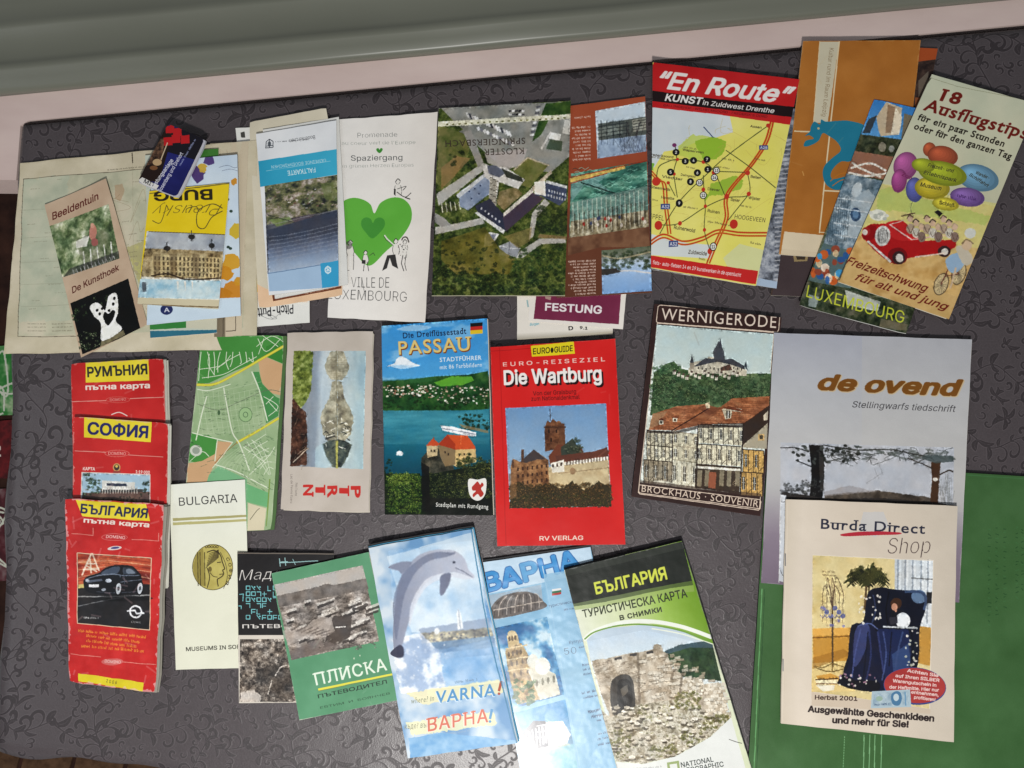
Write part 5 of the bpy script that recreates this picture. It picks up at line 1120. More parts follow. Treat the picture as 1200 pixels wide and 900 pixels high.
a.ell(354, 364, 29, 31, (100, 130, 90)); a.ell(354, 364, 26, 28, (156, 190, 136)); a.ell(354, 364, 11, 12, (90, 120, 84)); a.ell(354, 364, 8, 9, (156, 190, 136)); a.ell(242, 356, 6, 10, (70, 100, 66)); a.ell(145, 515, 26, 24, (206, 210, 196)); a.ell(145, 515, 16, 15, (150, 160, 146)); a.scrawl(120, 480, 165, 505, 6, (50, 70, 50)); a.scrawl(350, 490, 400, 520, 5, (90, 90, 80)); a.curve([(372, 820), (400, 780), (412, 770)], 2.4, (80, 80, 60))
a.line([(455, 640), (440, 850)], 5, (120, 150, 70)); a.scuff(.4, (214, 220, 196), 1.3, 10); a.grain(4, 4)
paper_item("folded_map", "green folded street map with yellow main roads, tucked under the cream museum leaflet", "map", c, 1.1, 1.3, a, layers=LY(3, (80, 120, 60), 'panel', 1.6, 28, r=-2.5), rough=.4, seed=28, rcorner=4, lift=(0, 1, .5, 0), bow=.4)

# ---------------- cream museum leaflet
c = [(198, 568), (287, 562), (294, 783), (206, 785)]
a = Art(c, (190, 560, 3.754), seed=29, base=(230, 230, 212), k=4)
a.all(a.vgrad((0, (232, 234, 222)), (.5, (228, 228, 208)), (1, (226, 226, 206))))
a.t("BULGARIA", 74, 124, 330, 108, 36, (46, 46, 46), .005)
for y, cc in ((184, (170, 164, 110)), (203, (184, 178, 120))): a.poly([(46, y - 5), (374, y - 20), (375, y - 10), (47, y + 8)], cc)
a.ell(220, 396, 90, 102, (84, 74, 30)); a.ell(220, 396, 87, 99, (184, 170, 90)); a.ell(220, 396, 84, 96, a.tex(14, (172, 158, 80), (196, 184, 104)))
O_ = (58, 48, 26)
a.poly([(150, 330), (178, 312), (186, 480), (168, 476), (140, 440), (134, 390)], (150, 136, 66)); 
for x in (154, 164, 184): a.line([(x, 330), (x + 2, 478)], 3.4, O_)
a.curve([(240, 322), (256, 348), (262, 372), (272, 402), (264, 410), (268, 424), (262, 436), (250, 444), (240, 452), (244, 480)], 4.5, O_); a.curve([(196, 400), (206, 440), (196, 486)], 4, O_); a.curve([(240, 376), (256, 374)], 4, O_); a.curve([(250, 428), (266, 426)], 3.4, O_)
for i in range(9): a.curve([(190 + i * 2, 400 - i * 8), (206 + i * 3, 384 - i * 7), (226, 370 - i * 5), (246, 352 - i * 4)], 2.8, O_, .9)
a.curve([(196, 330), (226, 322), (252, 340)], 5, O_); a.ell(208, 405, 8, 12, (110, 96, 46)); a.curve([(208, 420), (222, 436), (240, 440)], 3, O_)
for i in range(5): a.ell(192 + i * 12, 306, 6, 6, O_); a.ell(192 + i * 12, 306, 3.4, 3.4, (184, 170, 90))
a.curve([(254, 330), (276, 380), (284, 440), (268, 490)], 2.4, O_)
for s_, x, y, an in (("C", 278, 358, 60), ("O", 288, 380, 75), ("Ф", 293, 404, 88), ("И", 290, 430, 100), ("Я", 282, 456, 115)): a.t(s_, x, y, x + 15 * math.cos(math.radians(an)), y + 15 * math.sin(math.radians(an)), 13, O_, .01)
a.t("MUSEUMS IN SOFIA", 104, 764, 372, 752, 17, (60, 58, 50), .01); a.grain(3, 2)
paper_item("leaflet", "tall cream leaflet with a golden coin profile", "leaflet", c, (3.0, 3.0, 1.3, 1.3), .7, a, layers=LY(1, (226, 224, 206), seed=29), rough=.5, seed=29, lift=(.3, .3, 2.0, 1.2))

# ---------------- mountain lake leaflet turned on its side
c = [(337, 390), (437, 388), (432, 600), (329, 597)]
a = Art(c, (320, 380, 3.915), seed=30, base=(196, 186, 174), k=3.6)
a.all(a.tex(60, (190, 180, 168), (202, 192, 182)))
q = [(94, 120), (425, 120), (412, 660), (78, 646)]
a.poly(q, a.hgrad((0, (100, 106, 110)), (.28, (120, 128, 140)), (.36, (134, 146, 160)), (.42, (184, 198, 206)), (.6, (200, 210, 210)), (.75, (180, 198, 200)), (.9, (160, 188, 194)))); a.poly(q, a.tex(30, (110, 130, 150), (206, 214, 214), oct=4, ax=.5, ay=2.2), .25)
a.poly([(94, 120), (182, 120), (178, 200), (170, 300), (150, 350), (126, 380), (88, 340)], a.tex(5, (60, 74, 24), (110, 124, 54), (170, 180, 110), oct=3), rough=1.5); a.poly([(88, 330), (126, 380), (150, 400), (155, 520), (150, 640), (78, 646)], a.tex(6, (30, 18, 14), (66, 40, 30), (110, 76, 60), oct=4), rough=1.2)
a.line([(90, 628), (158, 562)], 4, (206, 190, 170)); a.line([(110, 590), (150, 560)], 3, (170, 150, 130)); 
for i in range(14): x, y = a.rng.uniform(90, 150), a.rng.uniform(380, 640); a.line([(x, y), (x + a.rng.normal(0, 10), y + a.rng.normal(0, 16))], 2.2, (150, 130, 110), .7)
for sgn, cx in ((-1, 288), (1, 292)):
    tx_ = a.tex(10, (96, 90, 76), (150, 144, 120), (206, 200, 176), oct=4)
    a.poly([(cx, 120), (cx + sgn * 30, 122), (cx + sgn * 56, 190), (cx + sgn * 44, 225), (cx + sgn * 20, 250), (cx, 250)], tx_, .9, rough=1); a.poly([(cx, 250), (cx + sgn * 22, 260), (cx + sgn * 32, 330), (cx + sgn * 64, 390), (cx + sgn * 74, 420), (cx + sgn * 62, 500), (cx + sgn * 36, 530), (cx, 540)], tx_, .92, rough=1.2)
    a.poly([(cx, 520), (cx + sgn * 40, 530), (cx + sgn * 68, 545), (cx + sgn * 50, 600), (cx + sgn * 20, 650), (cx, 655)], a.tex(6, (34, 42, 46), (70, 80, 76), (110, 116, 100)), rough=1)
    for i in range(16): y = a.rng.uniform(420, 560); a.line([(cx + sgn * a.rng.uniform(4, 60), y), (cx + sgn * a.rng.uniform(10, 66), y + 10)], 4, (44, 46, 46) if i % 2 else (230, 228, 214), .8)
a.line([(290, 530), (290, 655)], 10, (190, 186, 90), .85); a.line([(289, 120), (289, 530)], 4, (120, 112, 84), .8)
for i in range(10): a.line([(250 + (i % 3) * 12, 150 + i * 10), (340 - (i % 3) * 10, 150 + i * 10)], 2, (120, 112, 90), .5)
a.poly([(190, 560), (225, 540), (240, 600), (270, 640), (240, 656), (190, 652)], (176, 200, 206), .6)
a.photo(q, .9, .4, .35)
# title letters one above the other, each turned a quarter clockwise
for s_, x in (("P", 360), ("I", 304), ("R", 248), ("I", 192), ("N", 138)): pass
a.t("P I R I N", 396, 738, 0, 0, 1, (200, 44, 36)) if False else None
for s_, x0, w_ in (("P", 376, 40), ("I", 328, 30), ("R", 268, 44), ("I", 212, 30), ("N", 156, 42)):
    a.t(s_, x0 - 14 if s_ != "I" else x0 - 10, 738, x0 - 14 if s_ != "I" else x0 - 10, 784 if s_ != "I" else 776, 0, (0, 0, 0)) if False else None
def side(s_, xb, y0, y1, h): a.t(s_, xb, y0, xb, y1, h, (196, 40, 34), .055, True)
side("P", 357, 742, 790, 43); side("I", 303, 754, 769, 42); side("R", 248, 741, 790, 43); side("I", 193, 750, 765, 41); side("N", 137, 736, 782, 43)
a.t("Lac de Tevno Ezero", 80, 684, 78, 820, 10, (110, 100, 94)); a.t("Pirin Tourist", 100, 724, 98, 785, 10, (120, 110, 104)); a.grain(3, 4)
paper_item("leaflet", "grey beige leaflet with a mirrored mountain lake photo and a red title turned sideways", "leaflet", c, 1.2, 1.0, a, layers=[("page", 0, .3, 3, 3, -1.2, -1.2, (206, 198, 184)), ("page", .33, .62, 2, 2, -.6, 0, (190, 182, 168))], rough=.5, seed=30, lift=(.4, .4, .6, .3), edge_rough=.5)

# ---------------- river town guide
c = [(447, 382), (571, 373), (578, 604), (451, 603)]
a = Art(c, (440, 370, 3.75), seed=31, base=(60, 140, 196), k=3.6)
a.all(a.vgrad((0, (62, 140, 200)), (.12, (60, 140, 202)), (.28, (96, 170, 216)), (.30, (26, 60, 30)), (.44, (26, 60, 30)), (.46, (36, 100, 120)), (.75, (14, 70, 88)), (.78, (18, 36, 16)), (1, (14, 28, 14))))
cl_ = a.fbm(24, 4, 2.2, .8)
a.poly([(25, 45), (490, 12), (495, 240), (30, 280)], a.ramp(cl_, (.55, (66, 146, 204)), (.8, (150, 196, 224))), .55)
a.shape([(50, 220), (80, 205), (90, 186), (112, 176), (140, 190), (165, 205), (190, 215), (150, 222), (110, 214)], (222, 230, 236)); a.shape([(90, 60), (160, 40), (240, 50), (180, 66)], (150, 190, 220), .8); a.shape([(60, 216), (120, 212), (180, 218), (110, 230)], (190, 214, 232), .8)
a.poly([(30, 285), (160, 275), (260, 262), (400, 255), (495, 238), (498, 410), (32, 412)], a.tex(12, (18, 50, 26), (34, 76, 36), (60, 100, 50), oct=4)); a.poly([(250, 290), (330, 262), (420, 262), (430, 280), (380, 300), (280, 306)], (92, 158, 52)); a.poly([(140, 275), (260, 265), (240, 285), (150, 292)], (50, 96, 50))
a.scatter(120, (32, 300, 250, 355), (5, 12), [(214, 206, 190), (190, 170, 150), (150, 110, 90), (236, 230, 220), (60, 80, 50)], .6); a.scatter(110, (250, 305, 495, 380), (5, 11), [(206, 200, 190), (186, 160, 140), (120, 100, 86), (230, 226, 216), (40, 66, 36)], .6); a.clumps((32, 340, 495, 405), 90, (5, 12), (14, 34, 18), (30, 58, 28), (56, 84, 44))
a.poly([(32, 412), (360, 414), (498, 405), (505, 660), (340, 700), (220, 700), (44, 700)], a.vgrad((0, (30, 90, 110)), (.4, (34, 100, 120)), (.5, (58, 140, 160)), (.65, (24, 96, 116)), (.8, (10, 66, 84)))); a.poly([(32, 412), (498, 410), (500, 560), (36, 560)], a.tex(10, (40, 106, 126), (86, 156, 170), oct=3, ax=5, ay=.6), .45)
a.clumps((362, 425, 495, 500), 60, (5, 13), (10, 26, 14), (26, 50, 24), (56, 80, 44)); a.poly([(360, 470), (495, 500), (495, 512), (380, 488)], (150, 120, 80), .7)
a.poly([(280, 478), (330, 482), (440, 508), (438, 524), (400, 524), (290, 500)], (226, 228, 232)); a.line([(286, 490), (430, 514)], 3, (110, 120, 140)); a.line([(300, 482), (410, 502)], 4, (240, 240, 240)); a.ell(104, 600, 14, 10, (226, 232, 236), 20); a.ell(94, 604, 7, 5, (226, 232, 236))
# castle
a.poly([(196, 620), (250, 560), (330, 600), (345, 720), (230, 720), (196, 680)], a.tex(8, (26, 28, 24), (60, 60, 50), (96, 90, 76))); a.poly([(340, 585), (436, 575), (440, 640), (390, 650), (350, 660), (330, 650)], (206, 176, 120)); a.poly([(268, 560), (345, 575), (345, 650), (300, 660), (280, 620)], (130, 110, 80)); a.poly([(218, 562), (268, 560), (266, 610), (222, 620)], (196, 176, 136))
a.poly([(270, 560), (310, 518), (400, 522), (434, 570), (436, 580), (345, 584)], (196, 80, 40)); a.poly([(310, 518), (345, 560), (345, 584), (270, 562)], (160, 56, 30)); a.poly([(216, 566), (246, 534), (272, 556), (268, 568)], (190, 76, 40)); a.line([(250, 530), (252, 545)], 4, (150, 60, 40)); a.line([(372, 520), (370, 560)], 3, (226, 120, 70))
for x, y in ((236, 584), (250, 585), (298, 590), (312, 600), (360, 604), (382, 600), (404, 598)): a.rect(x, y, x + 6, y + 10, (50, 40, 34))
a.poly([(44, 690), (190, 690), (205, 870), (44, 874)], (16, 34, 14)); a.poly([(200, 700), (505, 640), (512, 876), (200, 874)], (16, 28, 16))
a.clumps((48, 695, 196, 868), 420, (5, 13), (30, 52, 20), (96, 124, 46), (164, 176, 84)); a.clumps((60, 690, 150, 740), 60, (6, 12), (60, 84, 30), (130, 150, 60), (190, 196, 110)); a.clumps((350, 620, 505, 710), 70, (7, 16), (26, 34, 16), (80, 86, 40), (140, 140, 74)); a.clumps((230, 690, 420, 830), 300, (5, 12), (20, 28, 16), (74, 84, 42), (140, 142, 80)); a.clumps((350, 630, 505, 800), 200, (5, 12), (24, 34, 18), (84, 92, 46), (150, 150, 84)); a.clumps((340, 600, 420, 640), 14, (5, 10), (26, 36, 20), (70, 80, 40), (120, 120, 70)); a.clumps((44, 620, 70, 700), 14, (5, 9), (14, 26, 16), (34, 50, 26), (60, 76, 36))
a.poly([(216, 800), (510, 800), (512, 874), (216, 874)], (14, 18, 16), .75); a.poly([(196, 640), (230, 660), (235, 860), (200, 860)], (14, 16, 18), .8)
a.photo(None, .5, .3, .34, 4)
a.t("Die Dreiflüssestadt", 118, 98, 396, 78, 24, (20, 30, 60), .01, True)
a.t("PASSAU", 104, 172, 414, 154, 56, (120, 60, 20), .03, True); a.t("PASSAU", 101, 168, 411, 150, 56, (226, 190, 96), .022, True); a.t("PASSAU", 101, 168, 411, 150, 56, (206, 216, 200), -.02, True, al=.35)
a.t("STADTFÜHRER", 278, 200, 464, 190, 18, (226, 236, 242), .01, True); a.t("mit 86 Farbbildern", 278, 232, 466, 220, 17, (210, 226, 238), .01, True)
a.poly([(414, 32), (470, 28), (470, 44), (414, 48)], (20, 20, 20)); a.poly([(414, 48), (470, 44), (470, 60), (414, 64)], (190, 40, 34)); a.poly([(414, 64), (470, 60), (470, 76), (414, 80)], (222, 190, 40))
a.shape([(406, 716), (446, 718), (484, 714), (484, 770), (470, 800), (446, 812), (420, 800), (406, 770)], (232, 230, 224)); a.shape([(430, 740), (446, 726), (458, 740), (466, 730), (474, 742), (462, 758), (474, 780), (460, 796), (446, 782), (428, 796), (424, 784), (438, 768), (424, 766), (420, 752)], (176, 50, 40), n=5); a.ell(448, 762, 7, 16, (176, 50, 40), 15)
a.t("Stadtplan mit Rundgang", 260, 838, 494, 848, 18, (226, 226, 220), .012, True); a.grain(4, 2)
paper_item("guidebook", "blue and green city guide with a river, hillside town and red-roofed castle on its cover", "guidebook", c, 1.2, 3.0, a, layers=LY(3, (222, 214, 196), 'page', .5, 31, r=-.6, b=.6), rough=.22, coat=.35, seed=31, lift=(.8, .6, .6, .6), hinge=.25)

# ---------------- red castle guide
c = [(575, 407), (721, 397), (733, 638), (583, 640)]
a = Art(c, (570, 340, 2.905), seed=32, base=(204, 28, 28), k=3.6)
a.all(a.tex(70, (202, 26, 26), (212, 34, 32)))
a.poly([(148, 190), (294, 175), (298, 216), (152, 226)], (224, 206, 30)); a.t("EURO", 156, 218, 212, 213, 19, (40, 34, 20), .01, it=.1); a.ell(220, 204, 5, 9, (40, 34, 20)); a.t("GUIDE", 228, 212, 290, 207, 19, (40, 34, 20), .01, it=.1)
a.line([(15, 208), (148, 198)], 1.5, (150, 20, 24)); a.t("E U R O - R E I S E Z I E L", 56, 258, 402, 240, 13, (236, 200, 190), .02)
a.t("Die Wartburg", 66, 326, 396, 312, 46, (30, 10, 12), .045); a.t("Die Wartburg", 60, 319, 390, 305, 46, (238, 234, 230), .045)
a.t("Von der Gralsburg", 156, 356, 302, 349, 14, (110, 16, 18), .01); a.t("zum Nationaldenkmal", 150, 374, 314, 367, 14, (110, 16, 18), .01)
q = [(63, 398), (406, 382), (424, 734), (78, 740)]
a.poly(q, a.vgrad((0, (110, 146, 184)), (.3, (110, 146, 184)), (.6, (140, 168, 194)), (.7, (160, 176, 190))))
st = a.tex(6, (96, 66, 44), (140, 100, 68), (176, 134, 92), oct=4)
a.poly([(194, 462), (204, 440), (214, 446), (222, 434), (234, 444), (244, 440), (252, 450), (262, 450), (266, 530), (196, 545)], a.tex(6, (74, 46, 32), (110, 72, 50), (140, 96, 66))); a.poly([(240, 446), (262, 450), (266, 530), (246, 534)], (90, 60, 44), .6)
for x, y in ((206, 470), (232, 470), (214, 500)): a.rect(x, y, x + 5, y + 12, (40, 26, 20))
a.line([(212, 400), (214, 440)], 2, (60, 50, 50)); a.line([(192, 462), (266, 462)], 4, (70, 46, 34))
a.poly([(80, 600), (88, 570), (112, 580), (160, 540), (208, 575), (212, 690), (84, 700)], st); a.poly([(112, 580), (158, 538), (200, 572), (170, 572), (130, 584)], (70, 62, 62)); a.line([(120, 540), (120, 580)], 9, (84, 60, 46)); a.line([(88, 575), (88, 600)], 5, (80, 56, 44))
for r_ in range(3):
    for i in range(7): a.rect(102 + i * 16, 600 + r_ * 24 - i * 2, 108 + i * 16, 612 + r_ * 24 - i * 2, (66, 44, 34))
a.poly([(208, 560), (240, 520), (320, 530), (330, 560), (420, 540), (410, 560), (212, 590)], (110, 62, 44)); a.poly([(250, 530), (290, 500), (316, 540), (300, 560), (250, 560)], (60, 66, 56)); a.clumps((262, 500, 318, 555), 16, (7, 14), (40, 50, 40), (80, 86, 70), (110, 112, 90))
a.poly([(230, 560), (360, 545), (410, 530), (414, 560), (330, 580), (240, 590)], (96, 56, 44)); a.poly([(206, 600), (262, 582), (414, 566), (420, 690), (212, 690)], a.tex(10, (180, 160, 124), (206, 190, 152), oct=3)); a.poly([(214, 585), (260, 572), (262, 614), (220, 618)], (220, 214, 200)); 
for i in range(15): a.rect(262 + i * 10.3, 580 - i * 1.3, 269 + i * 10.3, 592 - i * 1.3, (226, 220, 206)); a.rect(269 + i * 10.3, 580 - i * 1.3, 272 + i * 10.3, 592 - i * 1.3, (70, 48, 40))
for i in range(3): a.rect(220 + i * 14, 588 - i * 3, 226 + i * 14, 600 - i * 3, (70, 56, 50)); 
a.ell(290, 612, 10, 12, (150, 120, 90)); a.line([(240, 620), (414, 600)], 2.5, (150, 126, 96))
a.poly([(76, 664), (110, 650), (150, 670), (200, 655), (250, 672), (290, 650), (330, 676), (380, 650), (423, 662), (424, 734), (78, 740)], (58, 50, 32), rough=2); a.clumps((80, 655, 424, 735), 420, (4, 11), (44, 38, 24), (104, 80, 46), (158, 116, 70)); a.clumps((80, 690, 424, 735), 120, (4, 9), (36, 36, 22), (70, 70, 36), (120, 110, 60)); a.poly([(76, 620), (100, 625), (100, 700), (78, 710)], (150, 110, 76), .5)
a.photo(q, .6, .35, .34, 4)
a.t("RV VERLAG", 178, 852, 326, 850, 15, (236, 216, 200), .02); a.line([(44, 190), (66, 866)], 3.5, (170, 18, 20), .55)
a.scuff(.35, (230, 150, 140), .7, 4); a.grain(3, 3)
r_wart, c_wart, _ = paper_item("guidebook", "thick red castle guide with bold white title and a hilltop castle photo", "guidebook", c, 1.2, 7.5, a, layers=[("back_cover", 0, .07, 0, 0, 0, 0, (176, 28, 28)), ("page", .09, .35, 2.5, 2, 1.6, 1.8, (224, 216, 198)), ("page", .37, .62, 2.5, 2, 1.8, 2.0, (214, 205, 186)), ("page", .64, .9, 2.5, 2, 1.6, 1.8, (226, 218, 200)), ("spine", .07, .96, -.4, 0, 143, 0, (186, 26, 26))], cover_th=.5, rough=.25, coat=.3, seed=32, hinge=.5, edge=(196, 30, 30), wave=.06, lift=(0, .5, .8, 0), edge_rough=.15)

# ---------------- timber-framed town booklet
c = [(767, 356), (916, 372), (891, 605), (740, 582)]
a = Art(c, (730, 350, 3.463), seed=33, base=(48, 28, 26), k=3.8)
a.all(a.tex(60, (44, 26, 24), (54, 32, 30)))
CW = (226, 206, 186)
def rrect(a, P, w_, col):  a.line(P, w_, col, closed=True)
rrect(a, [(150, 26), (625, 64), (636, 76), (632, 124), (626, 134), (140, 96), (136, 90), (142, 32)], 3, CW)
a.t("WERNIGERODE", 154, 84, 620, 118, 46, (228, 212, 196), -.004, True)
rrect(a, [(140, 98), (612, 136), (554, 852), (68, 788), (62, 780), (66, 750)], 3, CW)
q = [(138, 104), (610, 142), (562, 800), (70, 744)]
a.poly(q, a.vgrad((0, (178, 196, 196)), (.25, (190, 206, 204)), (.45, (206, 214, 206))))
a.poly([(124, 300), (170, 262), (205, 250), (230, 280), (300, 290), (470, 300), (602, 300), (590, 420), (110, 470)], a.tex(10, (40, 62, 40), (70, 94, 62), (110, 128, 92), oct=5))
a.clumps((120, 270, 230, 450), 70, (8, 20), (34, 58, 36), (72, 104, 66), (120, 146, 104)); a.clumps((110, 300, 600, 420), 420, (4, 11), (34, 52, 34), (80, 102, 66), (126, 144, 104)); a.clumps((230, 320, 600, 410), 60, (8, 18), (40, 58, 38), (76, 96, 62), (112, 126, 88))
a.poly([(262, 285), (275, 255), (330, 245), (345, 232), (400, 240), (425, 250), (440, 262), (500, 285), (500, 310), (380, 300), (262, 300)], (190, 184, 166)); a.poly([(284, 272), (330, 238), (400, 244), (440, 240), (490, 270), (492, 284), (430, 262), (380, 252), (300, 270)], (66, 68, 74)); a.poly([(362, 212), (386, 168), (406, 210), (412, 244), (366, 242)], (72, 74, 80)); a.poly([(384, 196), (392, 160), (400, 196)], (60, 62, 70)); a.poly([(268, 258), (276, 224), (286, 256)], (60, 66, 74)); a.poly([(268, 256), (286, 256), (286, 284), (268, 284)], (150, 140, 124)); a.poly([(490, 270), (497, 246), (504, 290)], (60, 66, 74)); a.poly([(392, 276), (430, 262), (440, 285), (394, 290)], (90, 66, 56))
for i in range(12): a.rect(300 + i * 16, 272 + (i % 3) * 3, 305 + i * 16, 282 + (i % 3) * 3, (60, 56, 50))
for i in range(16): a.rect(200 + i * 17, 292 + (i * 7) % 24, 212 + i * 17, 304 + (i * 7) % 24, (206, 200, 186)); a.rect(204 + i * 17, 285 + (i * 7) % 24, 214 + i * 17, 293 + (i * 7) % 24, (80, 66, 60))
tl = a.tex(5, (122, 74, 48), (156, 98, 66), (176, 122, 86), oct=3, ax=3, ay=.8)
TW = (206, 200, 176); TD = (50, 40, 34)
def facade(x0, y0, x1, y1, sl, rows, cols, wall, beam, win=(196, 196, 186)):
    P = lambda u, v: (x0 + (x1 - x0) * u, y0 + (y1 - y0) * v + sl * u)
    a.poly([P(0, 0), P(1, 0), P(1, 1), P(0, 1)], wall)
    for r_ in range(rows):
        a.line([P(0, r_ / rows), P(1, r_ / rows)], 4, beam)
        for k in range(cols + 1):
            u = k / cols; a.line([P(u, r_ / rows), P(u, (r_ + 1) / rows)], 3, beam)
            if k < cols and k % 2 == 0:
                a.poly([P(u + .25 / cols, (r_ + .2) / rows), P(u + .8 / cols, (r_ + .2) / rows), P(u + .8 / cols, (r_ + .75) / rows), P(u + .25 / cols, (r_ + .75) / rows)], (70, 66, 60)); a.line([P(u + .52 / cols, (r_ + .2) / rows), P(u + .52 / cols, (r_ + .75) / rows)], 2.2, win); a.line([P(u + .25 / cols, (r_ + .45) / rows), P(u + .8 / cols, (r_ + .45) / rows)], 2.2, win)
            elif k < cols: a.line([P(u, (r_ + .95) / rows), P(u + 1 / cols, (r_ + .7) / rows)], 2.2, beam, .8)
facade(96, 530, 200, 650, 10, 2, 7, TW, TD); facade(84, 650, 196, 745, 10, 1, 6, (150, 140, 120), TD); facade(200, 535, 302, 650, 12, 2, 5, (196, 190, 166), (150, 140, 120)); facade(196, 650, 296, 760, 12, 1, 5, (206, 202, 182), (150, 142, 120)); facade(302, 505, 486, 580, 12, 1, 9, TW, TD); facade(296, 585, 480, 665, 12, 1, 9, TW, TD); a.poly([(292, 665), (476, 680), (470, 790), (288, 765)], (66, 54, 44)); 
for x in (300, 330, 390, 420, 455): a.poly([(x, 692), (x + 18, 694), (x + 15, 760), (x - 3, 758)], (150, 140, 116), .8)
a.poly([(346, 700), (376, 702), (372, 770), (342, 766)], (150, 90, 66)); a.line([(292, 680), (474, 692)], 9, (226, 222, 206)); facade(486, 608, 572, 700, 6, 1, 4, (196, 160, 96), (60, 46, 34)); facade(476, 700, 566, 795, 6, 1, 4, (186, 150, 90), (60, 46, 34)); a.poly([(486, 500), (592, 430), (588, 520), (480, 600)], (56, 44, 38)); a.poly([(475, 600), (588, 500), (584, 606), (480, 600)], (168, 160, 140)); a.poly([(570, 470), (590, 450), (588, 488), (572, 490)], (196, 186, 166)); a.rect(548, 545, 574, 572, (190, 160, 110)); a.rect(554, 550, 568, 566, (66, 60, 50))
a.poly([(104, 528), (120, 464), (160, 450), (215, 432), (330, 424), (395, 440), (340, 470), (205, 530)], tl); a.poly([(200, 535), (340, 445), (415, 430), (320, 505), (300, 510)], tl); a.poly([(300, 505), (440, 400), (595, 392), (594, 430), (490, 502)], tl); a.poly([(200, 535), (340, 445), (415, 430), (320, 505), (300, 510)], (104, 62, 42), .35); a.poly([(330, 424), (395, 440), (345, 470), (300, 440)], (96, 56, 40), .5)
for i in range(11): a.line([(112 + i * 4, 520 - i * 6), (206 + i * 12, 524 - i * 9)], 1.4, (96, 56, 40), .55); a.line([(312 + i * 12, 498 - i * 9), (492 + i * 9, 494 - i * 8)], 1.4, (96, 56, 40), .55)
a.poly([(300, 508), (490, 505), (488, 518), (302, 520)], (40, 32, 30), .7); a.poly([(98, 530), (204, 534), (203, 545), (97, 541)], (40, 32, 30), .7); a.poly([(203, 536), (302, 510), (302, 524), (203, 547)], (40, 32, 30), .6); a.line([(200, 535), (196, 745)], 4, (70, 60, 52)); a.line([(302, 510), (294, 765)], 5, (50, 42, 38)); a.line([(486, 505), (474, 790)], 5, (44, 36, 34))
a.line([(196, 532), (345, 440)], 5, (64, 38, 30)); a.poly([(120, 464), (180, 450), (140, 510), (104, 526)], (160, 140, 110), .5); a.line([(300, 505), (490, 502), (592, 432)], 4, (70, 44, 34))
for x, y in ((145, 490), (200, 480)): a.poly([(x - 4, y), (x + 10, y - 12), (x + 24, y)], (110, 60, 40)); a.rect(x, y, x + 18, y + 16, (206, 200, 180)); a.rect(x + 4, y + 3, x + 14, y + 13, (60, 56, 50))
a.poly([(400, 445), (424, 432), (480, 444), (484, 456), (440, 452), (436, 480), (412, 485)], (200, 190, 166)); a.poly([(404, 440), (426, 430), (486, 448), (486, 456)], (110, 60, 40)); a.rect(416, 450, 432, 480, (70, 66, 60)); a.line([(424, 450), (424, 480)], 2.5, (220, 216, 200)); a.poly([(330, 420), (348, 416), (350, 440), (334, 440)], (206, 190, 160))
a.ell(160, 745, 40, 8, (190, 186, 170), 6); a.clumps((430, 740, 470, 790), 8, (5, 9), (60, 50, 40), (150, 130, 100), (206, 190, 160)); a.poly([(70, 735), (560, 790), (562, 805), (68, 750)], (60, 46, 40), .6)
a.photo(q, .4, .25, .34, 4)
rrect(a, [(66, 754), (556, 815), (560, 824), (556, 852), (550, 858), (68, 792), (62, 786)], 3, CW)
a.t("BROCKHAUS · SOUVENIR", 74, 782, 548, 846, 27, (226, 206, 186), -.002, True)
a.scuff(.3, (110, 80, 70), .8, 6); a.grain(3, 2)
paper_item("guidebook", "dark brown bordered booklet showing timber-framed houses below a hilltop castle", "guidebook", c, 1.2, 3.2, a, layers=LY(3, (70, 50, 44), 'page', .6, 33, r=0, b=.3), rough=.35, coat=.15, seed=33, hinge=.25, edge=(60, 40, 36), lift=(.5, .5, .5, .5), edge_rough=.2)

# ---------------- green portfolio
c = [(899, 540), (1262, 562), (1262, 972), (873, 960)]
a = Art(c, (860, 540, 2.5), seed=34, base=(52, 92, 54), k=2.2)
a.all(a.tex(90, (58, 94, 52), (66, 104, 60), oct=5))
WL_ = (130, 180, 130)
for x0, x1 in ((388, 388), (405, 403), (420, 420), (440, 438)): a.line([(x0, 790), (x1 - 4, 1060)], 2.6, WL_, .9)
for i in range(26): a.line([(330 - i * .3, 795 + i * 8), (330 - i * .3, 799 + i * 8)], 2.5, WL_, .8)
a.line([(84, 360), (60, 900)], 3, (110, 170, 110), .8); a.line([(92, 360), (68, 900)], 1.5, (30, 66, 36), .9)
for k, (x, n_) in enumerate(((750, 22), (772, 20), (795, 18), (830, 16), (846, 14))):
    for i in range(n_): y = 190 + i * 13 + a.rng.uniform(-3, 3); a.line([(x, y), (x + a.rng.uniform(3, 9), y + a.rng.uniform(-4, 6))], 2.4, (26, 60, 32) if (i + k) % 3 else (66, 116, 70), .55)
a.line([(690, 42), (850, 52)], 3, (70, 120, 74), .6); a.grain(3, 4)
paper_item("portfolio", "large green plastic portfolio with thin white lines under the two magazines", "portfolio", c, .9, 2.4, a, layers=[("page", .1, .8, 3, 3, 2, 2, (40, 80, 46))], cover_th=.9, rough=.3, coat=.25, seed=34, edge=(40, 88, 48), wave=.12, nx=20, ny=20, rcorner=4, lift=(0, 0, 0, .5))

